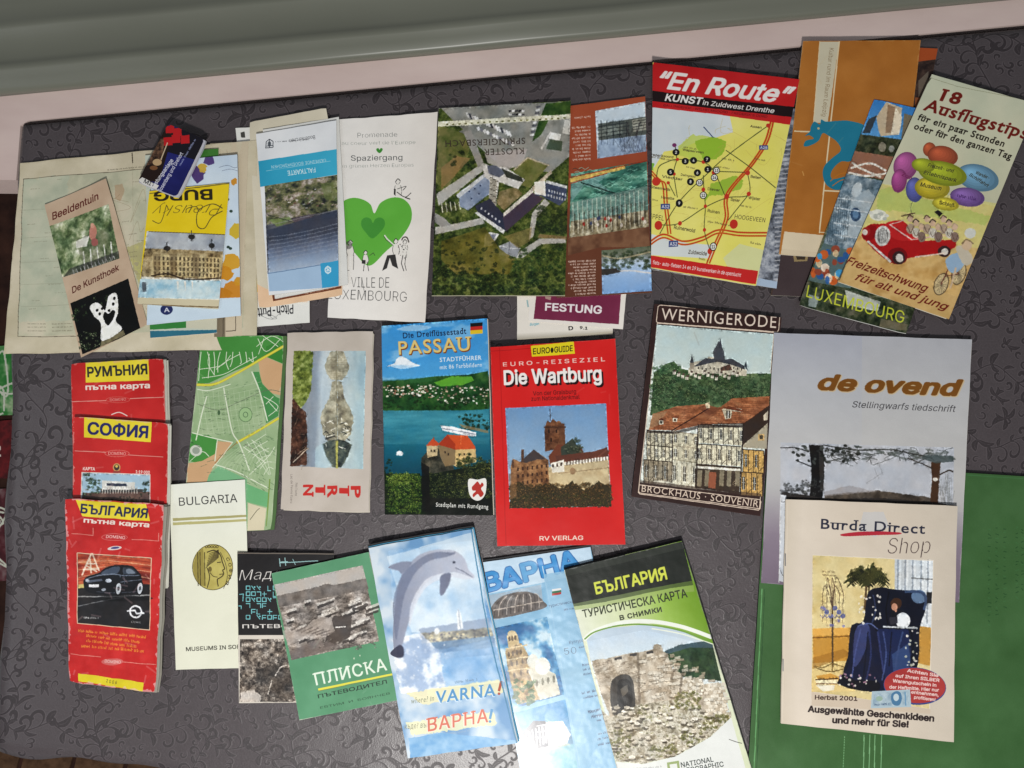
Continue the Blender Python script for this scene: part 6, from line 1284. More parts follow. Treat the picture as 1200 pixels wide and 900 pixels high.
# ---------------- lilac magazine
c = [(907, 390), (1139, 398), (1124, 706), (892, 683)]
a = Art(c, (890, 380, 4.092), seed=35, base=(180, 182, 190), k=3.2)
a.all(a.vgrad((0, (170, 173, 184)), (.2, (182, 184, 189)), (.5, (192, 191, 190)), (.62, (186, 185, 185)), (.8, (138, 126, 140)), (1, (118, 104, 120))))
a.poly([(480, 40), (1020, 70), (1000, 900), (480, 900)], (190, 188, 184), .35)
a.poly([(100, 565), (930, 590), (926, 1300), (90, 1200)], a.tex(40, (172, 176, 184), (190, 192, 198)))
a.poly([(230, 575), (295, 578), (302, 660), (300, 740), (292, 835), (232, 830), (240, 740), (238, 650)], (26, 24, 24), rough=.8); a.poly([(275, 600), (300, 640), (298, 800), (282, 800)], (70, 66, 62), .6)
a.poly([(100, 800), (300, 830), (560, 815), (700, 830), (940, 870), (940, 1000), (98, 1000)], (50, 46, 44)); a.poly([(300, 815), (560, 795), (820, 830), (820, 850), (560, 830), (300, 835)], a.tex(10, (56, 50, 44), (96, 86, 76)), rough=1)
for i in range(55):
    x, y = a.rng.uniform(150, 470), a.rng.uniform(580, 660) ; a.ell(x, y, a.rng.uniform(5, 15), a.rng.uniform(4, 9), (34, 36, 32) if i % 3 else (70, 74, 70), a.rng.uniform(-60, 60), .9, 8)
a.clumps((120, 740, 290, 820), 44, (6, 17), (36, 36, 36), (66, 68, 64), (120, 122, 120)); a.clumps((100, 770, 150, 810), 14, (5, 12), (70, 70, 72), (110, 110, 112), (150, 150, 152))
for i in range(46):
    x, y = a.rng.uniform(280, 930), a.rng.uniform(590, 625); a.curve([(x, y), (x + a.rng.uniform(-50, 50), y + a.rng.uniform(4, 20)), (x + a.rng.uniform(-90, 90), y + a.rng.uniform(20, 56))], 3, (60, 62, 60), .75, n=4)
for i in range(26): x, y = a.rng.uniform(480, 930), a.rng.uniform(600, 650); a.ell(x, y, 22, 6, (84, 90, 86), a.rng.uniform(-20, 20), .6, 8)
a.curve([(300, 578), (460, 600), (620, 600), (820, 640)], 6, (50, 50, 46), .9); a.curve([(100, 590), (170, 590), (230, 610)], 5, (40, 40, 40)); a.curve([(170, 650), (240, 680)], 5, (40, 40, 40))
a.poly([(815, 660), (865, 655), (858, 720), (852, 860), (812, 850), (822, 740)], (72, 50, 36), rough=.7); a.ell(838, 742, 12, 9, (206, 200, 190)); a.curve([(860, 720), (900, 700), (926, 705)], 6, (56, 46, 38)); a.curve([(820, 690), (780, 670), (700, 640)], 5, (60, 54, 50)); a.poly([(780, 625), (926, 630), (926, 656), (840, 665), (760, 640)], (70, 80, 80), .85, rough=1.2)
for i in range(22): x = a.rng.uniform(866, 925); a.line([(x, 860), (x + a.rng.normal(0, 16), a.rng.uniform(700, 800))], 1.6, (120, 120, 116), .7)
a.poly([(300, 800), (420, 770), (500, 790), (560, 800), (300, 822)], (150, 144, 144), .6, rough=1)
for p in ([(500, 760), (580, 710)], [(540, 690), (560, 740)], [(560, 660), (580, 720)]): a.line(p, 3, (140, 142, 146), .7)
a.poly([(98, 815), (124, 818), (120, 1240), (90, 1230)], (196, 200, 206)); a.line([(98, 815), (90, 1240)], 3, (206, 206, 206)); a.line([(100, 850), (122, 850)], 3, (90, 90, 92)); a.curve([(96, 1180), (104, 1200), (116, 1210)], 3, (90, 90, 92))
a.photo([(100, 565), (930, 590), (926, 1300), (90, 1200)], .6, .4, .25, 5)
a.t("de ovend", 273, 313, 936, 343, 70, (206, 178, 130), .075, it=.25, al=.8); a.t("de ovend", 270, 310, 933, 340, 70, (120, 74, 24), .05, it=.25)
a.t("Stellingwarfs tiedschrift", 432, 396, 934, 420, 30, (56, 54, 58), -.002, it=.22)
a.scuff(.2, (214, 214, 218), 1.0, 6); a.grain(3, 3)
paper_item("magazine", "lilac grey magazine with bold brown title and bare winter trees", "magazine", c, (4.8, 3.6, 3.6, 3.6), 1.1, a, layers=LY(2, (206, 202, 196), 'page', .6, 35, r=-.6), rough=.32, coat=.1, seed=35, lift=(.5, .3, .8, 0), edge_rough=.4)

# ---------------- beige catalogue
c = [(921, 585), (1122, 593), (1118, 870), (915, 848)]
a = Art(c, (900, 580, 3), seed=36, base=(204, 188, 168), k=3.6)
a.all(a.hgrad((0, (210, 198, 180)), (.1, (218, 206, 190)), (.5, (212, 199, 182)), (1, (204, 193, 177))))
a.poly([(330, 60), (400, 60), (420, 110), (370, 150), (310, 120)], (190, 196, 206), .5, rough=1)
a.t("Burda Direct", 182, 118, 548, 136, 34, (40, 42, 60), .02, True); a.t("da D", 292, 123, 420, 130, 34, (60, 80, 150), .0, True, al=.0)
a.shape([(254, 136), (330, 128), (450, 130), (452, 138), (340, 142), (262, 144)], (176, 40, 56))
a.t("Shop", 412, 206, 566, 204, 56, (70, 54, 54), -.028, it=.2)
q = [(154, 210), (580, 230), (566, 752), (150, 690)]
a.poly(q, a.tex(50, (206, 188, 136), (216, 200, 150), (196, 176, 120))); 
a.poly([(440, 224), (580, 230), (575, 470), (440, 450)], a.hgrad((0, (150, 160, 170)), (.7, (190, 196, 200)), (.85, (214, 220, 224)), (1, (150, 156, 160)))); 
for x in (452, 478, 505, 535, 560): a.line([(x, 228), (x - 3, 450)], 5, (110, 120, 134), .6); a.line([(x + 8, 228), (x + 5, 450)], 6, (226, 230, 232), .6)
a.line([(500, 290), (576, 296)], 5, (90, 90, 90), .7); a.poly([(556, 340), (576, 340), (574, 380), (556, 380)], (40, 40, 44))
a.poly([(154, 470), (290, 465), (290, 600), (155, 600)], (190, 140, 60)); a.poly([(154, 468), (290, 464), (290, 490), (154, 494)], (216, 166, 84)); a.line([(154, 500), (290, 494)], 4, (120, 80, 30)); a.poly([(530, 460), (572, 465), (570, 600), (520, 590)], (186, 140, 66)); a.poly([(152, 590), (290, 580), (300, 690), (150, 692)], (214, 190, 130)); a.poly([(153, 570), (260, 540), (290, 560), (153, 610)], (150, 104, 40), .6)
# potted palm
for i in range(15):
    th = math.radians(-175 + i * 12.5); L = a.rng.uniform(50, 92); x1, y1 = 342 + L * math.cos(th), 300 + L * .75 * math.sin(th)
    P = [(342, 320), ((342 + x1) / 2, (310 + y1) / 2 - 14), (x1, y1 + 12)]; a.curve(P, 3, (40, 42, 22))
    for (x, y) in spline(P, 6)[2:]: a.line([(x, y), (x - 12, y + 14)], 3.4, (54, 56, 30)); a.line([(x, y), (x + 12, y + 12)], 3.4, (30, 32, 20)); a.line([(x, y), (x + 2, y - 12)], 2.6, (70, 70, 38))
a.line([(340, 320), (334, 400)], 8, (90, 70, 46)); a.line([(350, 320), (344, 390)], 5, (70, 56, 36))
# candle tree
for p in ([(222, 600), (222, 380)],): a.line(p, 6, (84, 66, 44))
for i in range(6):
    x = 188 + i * 14; a.curve([(222, 400), (216 + (x - 222) * .5, 320 - (i % 2) * 30), (x, 340), (x, 380)], 2.4, (90, 72, 56)); a.ell(x, 396 + (i % 3) * 14, 8, 9, (96, 104, 150)); a.curve([(x - 8, 420), (x, 430), (x + 8, 420)], 2.4, (100, 100, 140)); a.line([(x, 380), (x, 450)], 1.4, (110, 90, 70))
for i in range(14): a.ell(a.rng.uniform(184, 262), a.rng.uniform(380, 460), 5, 5, (110, 110, 160) if i % 2 else (190, 170, 130), al=.8)
for p in ([(222, 590), (190, 604), (160, 600)], [(222, 590), (250, 600), (266, 606)], [(222, 590), (222, 616), (230, 620)], [(165, 606), (210, 620), (262, 610)]): a.curve(p, 3.4, (120, 96, 50))
a.scrawl(188, 270, 232, 272, 5, (90, 70, 50)); a.scrawl(188, 282, 236, 284, 5, (90, 70, 50))
# armchair
NV = (20, 24, 40)
a.shape([(345, 345), (390, 324), (450, 332), (530, 336), (556, 356), (552, 400), (530, 470), (528, 560), (510, 630), (440, 640), (270, 640), (276, 560), (284, 470), (300, 450), (330, 440)], NV); a.ell(528, 356, 28, 24, (96, 120, 150), 10); a.curve([(480, 338), (530, 340), (552, 360), (548, 400)], 9, (60, 76, 106))
a.shape([(276, 600), (300, 480), (330, 444), (370, 470), (400, 560), (410, 690), (250, 660)], (24, 28, 52)); a.shape([(300, 480), (330, 450), (352, 470), (330, 560), (296, 600)], (66, 74, 120), .8); a.poly([(380, 470), (490, 470), (500, 560), (470, 620), (410, 660), (390, 560)], (30, 40, 76)); a.poly([(430, 560), (490, 520), (500, 600), (440, 660)], (52, 70, 110)); a.line([(380, 480), (400, 620)], 6, (60, 70, 120), .7); a.line([(430, 480), (420, 600)], 5, (14, 18, 36), .8); a.line([(346, 480), (330, 640)], 5, (14, 18, 36), .8)
for (p, c_, w_) in (([(320, 470), (300, 560), (290, 640)], (74, 84, 134), 5), ([(350, 470), (356, 560), (340, 650)], (46, 54, 96), 6), ([(400, 480), (410, 560), (396, 650)], (70, 84, 130), 5), ([(470, 480), (450, 560), (440, 640)], (60, 76, 116), 6), ([(500, 480), (506, 540), (490, 630)], (12, 16, 30), 5), ([(364, 350), (372, 400), (360, 450)], (50, 60, 90), 5), ([(420, 340), (410, 400), (416, 450)], (10, 12, 22), 5), ([(310, 460), (350, 450), (380, 470)], (90, 104, 150), 4)): a.curve(p, w_, c_, .8)
a.shape([(236, 660), (256, 630), (300, 650), (380, 655), (380, 688), (300, 684)], (20, 20, 30))
for i in range(75):
    k = i % 3; x, y = [(a.rng.uniform(310, 400), a.rng.uniform(340, 450)), (a.rng.uniform(476, 524), a.rng.uniform(460, 600)), (a.rng.uniform(245, 380), a.rng.uniform(628, 684))][k]
    a.ell(x, y, a.rng.uniform(2.5, 6), a.rng.uniform(2.5, 6), [(226, 220, 206), (190, 190, 170), (170, 130, 150)][i % 3 if i % 2 else 0], al=.85, n=7)
a.shape([(430, 400), (450, 396), (480, 412), (496, 440), (484, 466), (440, 470), (428, 440)], (24, 26, 36)); a.ell(470, 440, 26, 28, (226, 230, 234)); a.ell(446, 380, 20, 20, (66, 44, 32)); a.ell(440, 392, 11, 13, (190, 140, 116)); a.poly([(430, 398), (450, 402), (446, 412)], (190, 140, 116)); a.line([(400, 462), (520, 466)], 6, (190, 196, 200)); a.poly([(420, 430), (450, 425), (450, 450), (425, 455)], (50, 50, 60))
a.poly([(165, 635), (215, 626), (245, 640), (240, 656), (180, 660)], (200, 150, 70)); a.poly([(162, 650), (240, 648), (238, 664), (170, 668)], (226, 216, 180)); a.line([(164, 648), (240, 644)], 4, (60, 40, 26)); a.line([(166, 662), (236, 664)], 3, (110, 70, 40)); a.poly([(164, 668), (230, 668), (226, 686), (190, 690)], (226, 220, 200))
a.photo(q, .6, .35, .34, 4)
a.line([(154, 210), (580, 230), (566, 752)], 2.5, (226, 216, 200)); a.poly([(150, 692), (356, 722), (570, 754), (568, 770), (150, 740)], (204, 188, 168))
a.ell(514, 672, 113, 66, (56, 70, 130), 4); a.ell(514, 670, 111, 62, a.tex(30, (160, 50, 50), (176, 62, 58)), 4)
for i, (x0, x1, s_) in enumerate(((486, 598, "Achten Sie"), (444, 602, "auf Ihren SILBER"), (434, 590, "Warengutschein in"), (422, 600, "der Heftmitte. Hier nur"), (500, 598, "entnehmen,"), (510, 586, "profitieren!"))): a.t(s_, x0, 626 + i * 18 - (4 if i < 3 else 0), x1, 640 + i * 17, 11, (232, 206, 200), .03)
a.poly([(360, 690), (496, 684), (500, 746), (356, 750)], (170, 190, 200)); a.poly([(366, 696), (490, 690), (492, 740), (362, 744)], a.tex(6, (140, 164, 180), (190, 206, 212), oct=3)); a.shape([(430, 700), (446, 690), (462, 696), (466, 720), (456, 740), (436, 738), (428, 720)], (76, 120, 156)); a.ell(446, 712, 10, 13, (190, 206, 212)); a.ell(386, 716, 12, 9, (150, 176, 160)); a.line([(478, 694), (480, 740)], 5, (110, 150, 180)); a.scrawl(370, 740, 420, 738, 6, (70, 90, 120))
a.t("Herbst 2001", 162, 718, 308, 724, 15, (60, 40, 34), .03)
a.t("Ausgewählte Geschenkideen", 138, 762, 580, 796, 21, (44, 34, 34), .05); a.t("und mehr für Sie!", 222, 802, 488, 818, 21, (44, 34, 34), .05)
a.line([(70, 20), (50, 800)], 2, (226, 214, 198), .6); a.grain(3, 3)
rb, cb, fb = paper_item("catalogue", "beige shopping catalogue showing an armchair in dark blue throws", "catalogue", c, 6.0, 1.8, a, layers=LY(3, (206, 196, 180), 'page', .5, 36, r=-.4, b=-.2), rough=.4, coat=.05, seed=36, lift=(.3, 1.5, 3.0, 1.0), hinge=.15, edge_rough=.3)
m_steel = proc_mat("staple_steel", (150, 150, 150), (180, 180, 180), 50, .35, metal=1.)
for v in (.27, .74):
    x, y, z = fb(.004, v); V = []; F = []; box_bm(V, F, x - .0004, y - .006, z - .0002, x + .0006, y + .006, z + .0004)
    me = bpy.data.meshes.new("staple"); me.from_pydata(V, [], F); me.materials.append(m_steel); link("staple", me, rb)

# ---------------- black and white ruins booklet (Cyrillic)
c = [(278, 647), (391, 648), (394, 823), (280, 824)]
a = Art(c, (270, 640, 4.09), seed=37, base=(24, 22, 24), k=4)
a.poly([(30, 425), (600, 425), (600, 760), (30, 760)], (214, 206, 194)); a.poly([(46, 445), (600, 440), (600, 748), (44, 746)], a.tex(6, (34, 30, 28), (84, 76, 70), (140, 130, 120), (206, 196, 184), oct=4, gain=.9)); a.poly([(120, 590), (230, 560), (300, 600), (300, 740), (190, 720), (170, 650), (120, 660)], (40, 36, 34), .5, rough=2); a.poly([(46, 700), (110, 690), (150, 720), (140, 748), (46, 746)], (206, 196, 186), .8, rough=2); a.line([(200, 640), (180, 710)], 5, (214, 206, 196), .8); a.curve([(215, 620), (240, 580), (270, 570)], 6, (206, 196, 186), .8)
a.photo([(46, 445), (600, 440), (600, 748), (44, 746)], .8, .3, .4, 3)
a.t("Мадара", 40, 164, 330, 150, 50, (232, 228, 222), -.01, it=.25)
CY = (120, 196, 200); r3 = random.Random(3)
for gx in range(11):
    for gy in range(6):
        x = 76 + gx * 26 - (gy > 2) * 0; y = 190 + gy * 28
        if r3.random() < .85:
            k = r3.randrange(6); w2 = 3.6
            if k == 0: a.line([(x, y), (x + 18, y), (x + 18, y + 20)], w2, CY)
            elif k == 1: a.line([(x, y + 20), (x, y), (x + 18, y)], w2, CY); a.line([(x + 4, y + 12), (x + 16, y + 12)], w2, CY)
            elif k == 2: a.line([(x, y), (x, y + 22), (x + 14, y + 22)], w2, CY)
            elif k == 3: a.line([(x, y + 10), (x + 20, y + 10)], w2, CY); a.line([(x + 9, y), (x + 9, y + 22)], w2, CY)
            elif k == 4: a.line([(x, y), (x + 18, y), (x + 18, y + 18), (x, y + 18), (x, y)], w2, CY)
            else: a.line([(x, y), (x + 14, y + 18)], w2, CY); a.ell(x + 14, y + 5, 4, 4, CY)
a.line([(44, 230), (62, 228), (60, 262)], 3.6, CY); a.line([(40, 285), (52, 285), (52, 300)], 3.6, CY)
a.t("ПЪТЕВОДИТЕЛ", 58, 392, 470, 388, 18, (222, 218, 212), .01); a.line([(236, 80), (420, 70)], 4, (150, 190, 190)); a.line([(236, 60), (240, 96)], 4, (150, 190, 190)); a.line([(262, 56), (266, 92)], 4, (150, 190, 190)); a.line([(240, 76), (275, 74)], 4, (150, 190, 190)); a.line([(300, 62), (312, 88)], 3, (150, 190, 190))
a.line([(34, 34), (495, 38)], 4, (120, 110, 100)); a.scuff(.3, (110, 104, 100), .8, 6); a.grain(4, 3)
paper_item("booklet", "black booklet with turquoise plan signs over a grainy ruins photo, half under the green one", "booklet", c, (3.7, 1.4, 1.4, 3.7), 1.3, a, layers=LY(2, (206, 200, 190), seed=37), rough=.45, seed=37)

# ---------------- green ruins booklet (Cyrillic)
c = [(318, 672), (432, 647), (469, 820), (351, 844)]
a = Art(c, (270, 640, 4.09), seed=38, base=(86, 146, 108), k=4)
a.all(a.tex(50, (80, 140, 102), (92, 152, 114)))
q = [(210, 184), (632, 90), (712, 450), (290, 542)]
a.poly(q, a.tex(7, (60, 54, 50), (110, 102, 96), (160, 150, 142), (206, 198, 190), oct=5, ax=2, gain=.8))
a.poly([(210, 184), (632, 90), (648, 152), (222, 236)], (176, 170, 164)); a.poly([(222, 236), (400, 196), (460, 178), (500, 184), (648, 150), (660, 200), (232, 290)], a.tex(9, (90, 84, 80), (130, 122, 116)), rough=1)
for i in range(26):
    x, y = a.rng.uniform(240, 660), a.rng.uniform(250, 440); 
    if y < 260 - (x - 240) * .16: continue
    L = a.rng.uniform(30, 90); a.poly([(x, y), (x + L, y - L * .34), (x + L + 4, y - L * .34 + 12), (x + 4, y + 14)], (206, 200, 192), .85, rough=1.2); a.poly([(x + 2, y + 12), (x + L, y - L * .34 + 12), (x + L, y - L * .34 + 24), (x + 4, y + 26)], (52, 46, 44), .8, rough=1.2)
a.poly([(490, 330), (580, 330), (570, 430), (500, 470), (440, 480)], (70, 62, 58), .9); a.poly([(250, 400), (360, 380), (420, 330), (480, 340), (500, 400), (430, 440), (350, 440), (270, 470)], (176, 166, 158), .7, rough=2); 
for i in range(7): a.line([(290 + i * 24, 400 + i * 4), (340 + i * 26, 370 + i * 6)], 6, (96, 88, 84), .7)
a.poly([(280, 500), (420, 440), (520, 470), (400, 515), (292, 540)], (110, 100, 96), .8); a.clumps((420, 440, 700, 490), 26, (6, 14), (66, 60, 56), (120, 112, 104), (206, 198, 188)); a.clumps((620, 380, 700, 450), 16, (6, 12), (50, 46, 44), (96, 90, 84), (176, 168, 160)); a.line([(500, 384), (548, 380)], 5, (220, 214, 206))
a.photo(q, .9, .3, .4, 3)
a.t("ПЛИСКА", 410, 664, 750, 590, 56, (224, 234, 218), .02, True); a.poly([(418, 680), (788, 604), (790, 613), (420, 690)], (222, 214, 70)); a.line([(420, 692), (790, 616)], 2.4, (110, 120, 60))
a.t("ПЪТЕВОДИТЕЛ", 420, 728, 750, 656, 18, (26, 52, 38), .02); a.t("ЕВТИМ  И  БОЯНЧЕВ", 430, 780, 764, 710, 11, (40, 76, 54), .0)
a.ell(590, 534, 3, 5, (190, 206, 180)); a.ell(618, 520, 3, 4, (190, 206, 180)); a.line([(320, 835), (430, 815)], 3, (190, 200, 180)); a.scuff(.35, (160, 190, 166), .9, 6); a.grain(3, 3)
paper_item("booklet", "green booklet with a grey photo of excavated ruins and a white title", "booklet", c, (4.6, 2.9, 2.9, 4.6), 1.4, a, layers=LY(2, (216, 212, 200), seed=38, r=0), rough=.45, seed=38, lift=(.3, 0, 0, .8))

# ---------------- dolphin map
c = [(432, 642), (553, 620), (606, 871), (478, 889)]
a = Art(c, (430, 610, 3.105), seed=39, base=(196, 210, 228), k=3.8)
a.all(a.ramp(a.fbm(44, 4), (.2, (104, 150, 194)), (.5, (166, 192, 216)), (.75, (204, 216, 226))))
a.poly([(70, 130), (390, 40), (440, 380), (160, 400)], a.tex(60, (206, 222, 234), (222, 232, 238)), .6)
a.poly([(185, 385), (280, 372), (440, 345), (448, 385), (300, 400), (190, 410)], (140, 156, 180), .8, rough=1)
a.poly([(190, 400), (300, 395), (450, 380), (460, 420), (320, 450), (200, 470)], a.tex(6, (86, 86, 90), (150, 146, 130), (214, 206, 180), oct=4, ax=2), .9, rough=1.2)
a.scatter(60, (210, 400, 455, 440), (4, 10), [(226, 214, 180), (206, 190, 150), (120, 120, 130), (90, 96, 110)], .6, -8); a.poly([(322, 330), (330, 312), (338, 330), (346, 384), (326, 390)], (226, 230, 232)); a.line([(330, 316), (336, 386)], 3, (150, 160, 176)); a.ell(250, 394, 9, 12, (226, 230, 232))
a.poly([(190, 440), (460, 410), (470, 480), (200, 500)], a.tex(16, (90, 124, 164), (140, 170, 200), oct=4, ax=3, ay=.8), .8)
a.poly([(200, 480), (480, 450), (500, 580), (230, 600)], a.tex(26, (110, 160, 206), (190, 210, 232), oct=4), .6)
sp_ = a.fbm(12, 5); a.poly([(90, 420), (190, 400), (260, 470), (280, 600), (240, 640), (120, 620), (100, 520)], a.ramp(sp_, (.3, (150, 170, 200)), (.55, (206, 214, 226)), (.7, (236, 238, 240))), .8, rough=2); a.scatter(70, (110, 420, 290, 600), (2, 6), [(240, 242, 244), (170, 190, 214)], 1, 0, .8)
# dolphin
DP = (148, 154, 172)
a.shape([(76, 168), (110, 152), (150, 150), (190, 122), (250, 104), (310, 106), (345, 126), (360, 150), (366, 172), (386, 192), (384, 206), (360, 196), (330, 186), (300, 184), (240, 200), (190, 250), (160, 320), (140, 390), (124, 450), (118, 486), (100, 486), (94, 440), (92, 380), (100, 300), (112, 230), (124, 186), (104, 178)], a.hgrad((0, (130, 136, 156)), (.35, (150, 156, 174)), (.6, (170, 176, 192)), (1, (186, 190, 204))))
a.shape([(92, 300), (112, 220), (140, 176), (200, 130), (260, 112), (320, 116), (290, 128), (220, 146), (170, 190), (136, 260), (118, 340), (106, 420), (98, 400)], (104, 112, 136), .7); a.shape([(300, 186), (330, 186), (362, 196), (384, 204), (350, 208), (310, 200), (270, 206), (210, 240), (170, 310), (150, 380), (156, 300), (200, 220), (250, 192)], (206, 210, 220), .8)
a.shape([(266, 196), (300, 186), (296, 220), (276, 260), (262, 264), (262, 226)], (110, 116, 138)); a.shape([(84, 472), (112, 446), (128, 450), (132, 480), (122, 490), (96, 486)], (44, 48, 72)); a.ell(314, 148, 5, 4, (40, 44, 60)); a.curve([(320, 168), (350, 182), (380, 200)], 2.4, (90, 96, 116)); a.curve([(280, 112), (300, 120), (320, 112)], 2, (90, 96, 116), .6)
a.shape([(76, 168), (112, 150), (160, 148), (126, 188), (110, 178)], (128, 134, 154))
a.poly([(140, 620), (480, 570), (500, 620), (200, 665)], (236, 226, 176), .8, rough=2); a.poly([(140, 730), (460, 690), (470, 740), (160, 780)], (236, 230, 180), .8, rough=2)
a.photo([(76, 110), (470, 60), (500, 580), (120, 620)], .5, 1.6, .25, 4)
a.t("where? in", 158, 660, 240, 650, 20, (120, 130, 110), -.005, True, it=.3); a.t("VARNA", 246, 662, 462, 634, 44, (210, 226, 240), .03, True, it=.15); a.t("VARNA", 248, 660, 464, 632, 44, (66, 136, 186), .012, True, it=.15); a.line([(486, 580), (478, 612)], 9, (170, 70, 40)); a.ell(478, 624, 5, 5, (170, 70, 40))
a.t("къде? във", 136, 756, 222, 748, 20, (130, 130, 110), -.005, True, it=.3); a.t("ВАРНА", 218, 766, 436, 732, 46, (240, 226, 216), .03, True, it=.15); a.t("ВАРНА", 220, 764, 438, 730, 46, (206, 106, 84), .012, True, it=.15); a.line([(452, 684), (446, 716)], 9, (90, 150, 196)); a.ell(446, 728, 5, 5, (90, 150, 196))
a.scrawl(318, 586, 400, 576, 9, (110, 140, 170)); a.scrawl(250, 782, 380, 764, 7, (130, 160, 190))
a.poly([(150, 790), (260, 770), (400, 785), (545, 800), (545, 815), (158, 870)], a.tex(14, (96, 156, 206), (150, 190, 222), oct=3), rough=.8)
a.line([(380, 32), (405, 200), (440, 400), (545, 810)], 5, (56, 120, 156), .8)
a.grain(3, 3)
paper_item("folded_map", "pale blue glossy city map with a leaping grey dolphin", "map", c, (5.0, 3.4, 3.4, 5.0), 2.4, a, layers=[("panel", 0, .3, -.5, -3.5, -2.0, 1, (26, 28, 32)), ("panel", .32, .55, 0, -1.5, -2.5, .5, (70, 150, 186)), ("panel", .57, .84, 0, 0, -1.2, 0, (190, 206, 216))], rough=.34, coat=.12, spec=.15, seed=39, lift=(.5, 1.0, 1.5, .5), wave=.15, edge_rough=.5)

# ---------------- second blue city map
c = [(566, 659), (692, 641), (748, 912), (615, 932)]
a = Art(c, (560, 630, 3.333), seed=40, base=(150, 190, 216), k=3.6)
a.all(a.tex(60, (120, 170, 204), (150, 192, 218)))
a.poly([(20, 95), (440, 38), (450, 130), (36, 215)], (190, 214, 232))
a.t("ВАРНА", 34, 206, 398, 112, 66, (36, 96, 160), .07); a.t("ВАРНА", 34, 206, 398, 112, 66, (62, 144, 206), .035); a.poly([(150, 100), (230, 80), (250, 180), (180, 190)], (226, 236, 242), .25)
q = [(40, 220), (246, 178), (256, 270), (60, 315)]
a.poly(q, (150, 170, 186)); a.shape([(50, 270), (80, 230), (140, 208), (210, 208), (252, 238), (254, 268), (60, 308)], (96, 90, 88))
for i in range(12): a.curve([(62 + i * 16, 300 - i * 3), (70 + i * 15, 255 - i * 3), (100 + i * 11, 222 - i)], 3, (190, 180, 170) if i % 2 else (60, 56, 56), .8)
a.line([(60, 275), (252, 240)], 4, (170, 160, 150))
a.photo(q, .5, .35, .3)
q = [(56, 345), (268, 300), (336, 600), (140, 655)]
a.poly(q, a.ramp(a.fbm(26, 4), (.3, (40, 100, 150)), (.6, (90, 150, 190)), (.8, (190, 212, 224))))
stn = (176, 150, 106); sd_ = (90, 70, 46)
a.poly([(104, 430), (128, 408), (166, 400), (186, 430), (205, 470), (230, 560), (240, 620), (150, 640), (122, 540), (110, 470)], a.tex(6, (110, 86, 56), (160, 134, 92), (200, 176, 130), oct=4)); a.poly([(110, 372), (132, 352), (152, 366), (160, 405), (116, 416)], (186, 164, 122)); a.ell(131, 364, 18, 12, (206, 186, 146)); 
for x, y in ((120, 384), (132, 382), (144, 380), (118, 444), (134, 440), (150, 436), (166, 434), (130, 480), (150, 476), (172, 470), (190, 466), (140, 524), (165, 516), (192, 510)): a.ell(x, y, 4.5, 10, sd_, -5)
for y in (415, 458, 500): a.line([(106 + (y - 415) * .1, y + 8), (190 + (y - 415) * .35, y - 8)], 5, (206, 186, 146))
a.ell(212, 470, 22, 28, (206, 206, 196)); a.poly([(190, 500), (240, 488), (300, 520), (320, 600), (240, 622)], (196, 192, 176)); a.ell(250, 490, 30, 34, (214, 214, 206)); 
for i in range(5): a.ell(206 + i * 22, 560 - i * 5, 5, 14, (120, 116, 100))
a.clumps((132, 540, 215, 640), 46, (7, 16), (20, 60, 26), (46, 104, 46), (80, 140, 66))
a.photo(q, .6, .35, .38, 4)
q = [(145, 672), (340, 620), (372, 800), (205, 868)]
a.poly(q, a.vgrad((0, (60, 130, 180)), (.7, (70, 140, 186)), (.78, (110, 150, 180)), (1, (130, 160, 170)))); a.poly([(165, 770), (215, 712), (330, 706), (360, 760), (345, 800), (190, 835)], (226, 222, 216)); a.poly([(160, 772), (214, 704), (262, 706), (275, 806), (190, 830)], (86, 86, 96)); 
for i in range(8): a.line([(172 + i * 13, 760 - i * 6), (182 + i * 12, 828 - i * 5)], 5, (226, 226, 226))
for r_ in range(3): a.line([(228, 726 + r_ * 24), (268, 720 + r_ * 24)], 3, (226, 226, 226))
a.ell(308, 748, 13, 24, (190, 186, 180)); a.poly([(180, 835), (350, 795), (372, 805), (205, 868)], (170, 180, 170)); a.poly([(172, 850), (400, 790), (420, 1000), (180, 1000)], a.tex(20, (90, 160, 176), (176, 210, 220), oct=4), .9)
a.photo(q, .5, .35, .3)
a.line([(252, 110), (290, 300), (400, 900)], 3, (226, 236, 242), .8); a.poly([(256, 140), (450, 110), (560, 900), (390, 900), (330, 560), (280, 300)], a.tex(50, (134, 180, 212), (158, 196, 220)), .85)
for k, cc in enumerate(((226, 226, 226), (50, 110, 80), (170, 50, 50))): a.poly([(288, 196 + k * 8), (324, 190 + k * 8), (325, 198 + k * 8), (289, 204 + k * 8)], cc)
TN = (86, 100, 126)
a.t("туристическа", 276, 264, 372, 246, 11, TN, .0); a.scrawl(336, 276, 372, 270, 7, TN); a.t("Култура", 356, 404, 410, 394, 12, TN, .005); a.t("50", 336, 446, 384, 440, 26, (70, 80, 100), -.01); a.scrawl(394, 420, 420, 416, 7, TN)
for x0, y in ((408, 490), (410, 508), (412, 526), (406, 600), (412, 618), (430, 672), (446, 690), (464, 708), (470, 762), (468, 784), (470, 806)): a.scrawl(x0, y, x0 + 60, y - 12, 8, TN, .85)
a.t("МАР", 432, 676, 470, 670, 10, TN, .01); a.t("НА ГР", 442, 696, 480, 690, 10, TN, .01); a.grain(3, 3)
paper_item("folded_map", "light blue glossy city map with a domed cathedral photo, right of the dolphin map", "map", c, 1.2, 1.4, a, layers=[("panel", 0, .4, 0, -2.5, -1, 0, (30, 32, 36)), ("panel", .42, .8, 0, 0, 0, 0, (186, 206, 220))], rough=.26, coat=.9, spec=.15, seed=40, wave=.45, lift=(.8, 0, 0, 0), crease=1.3)

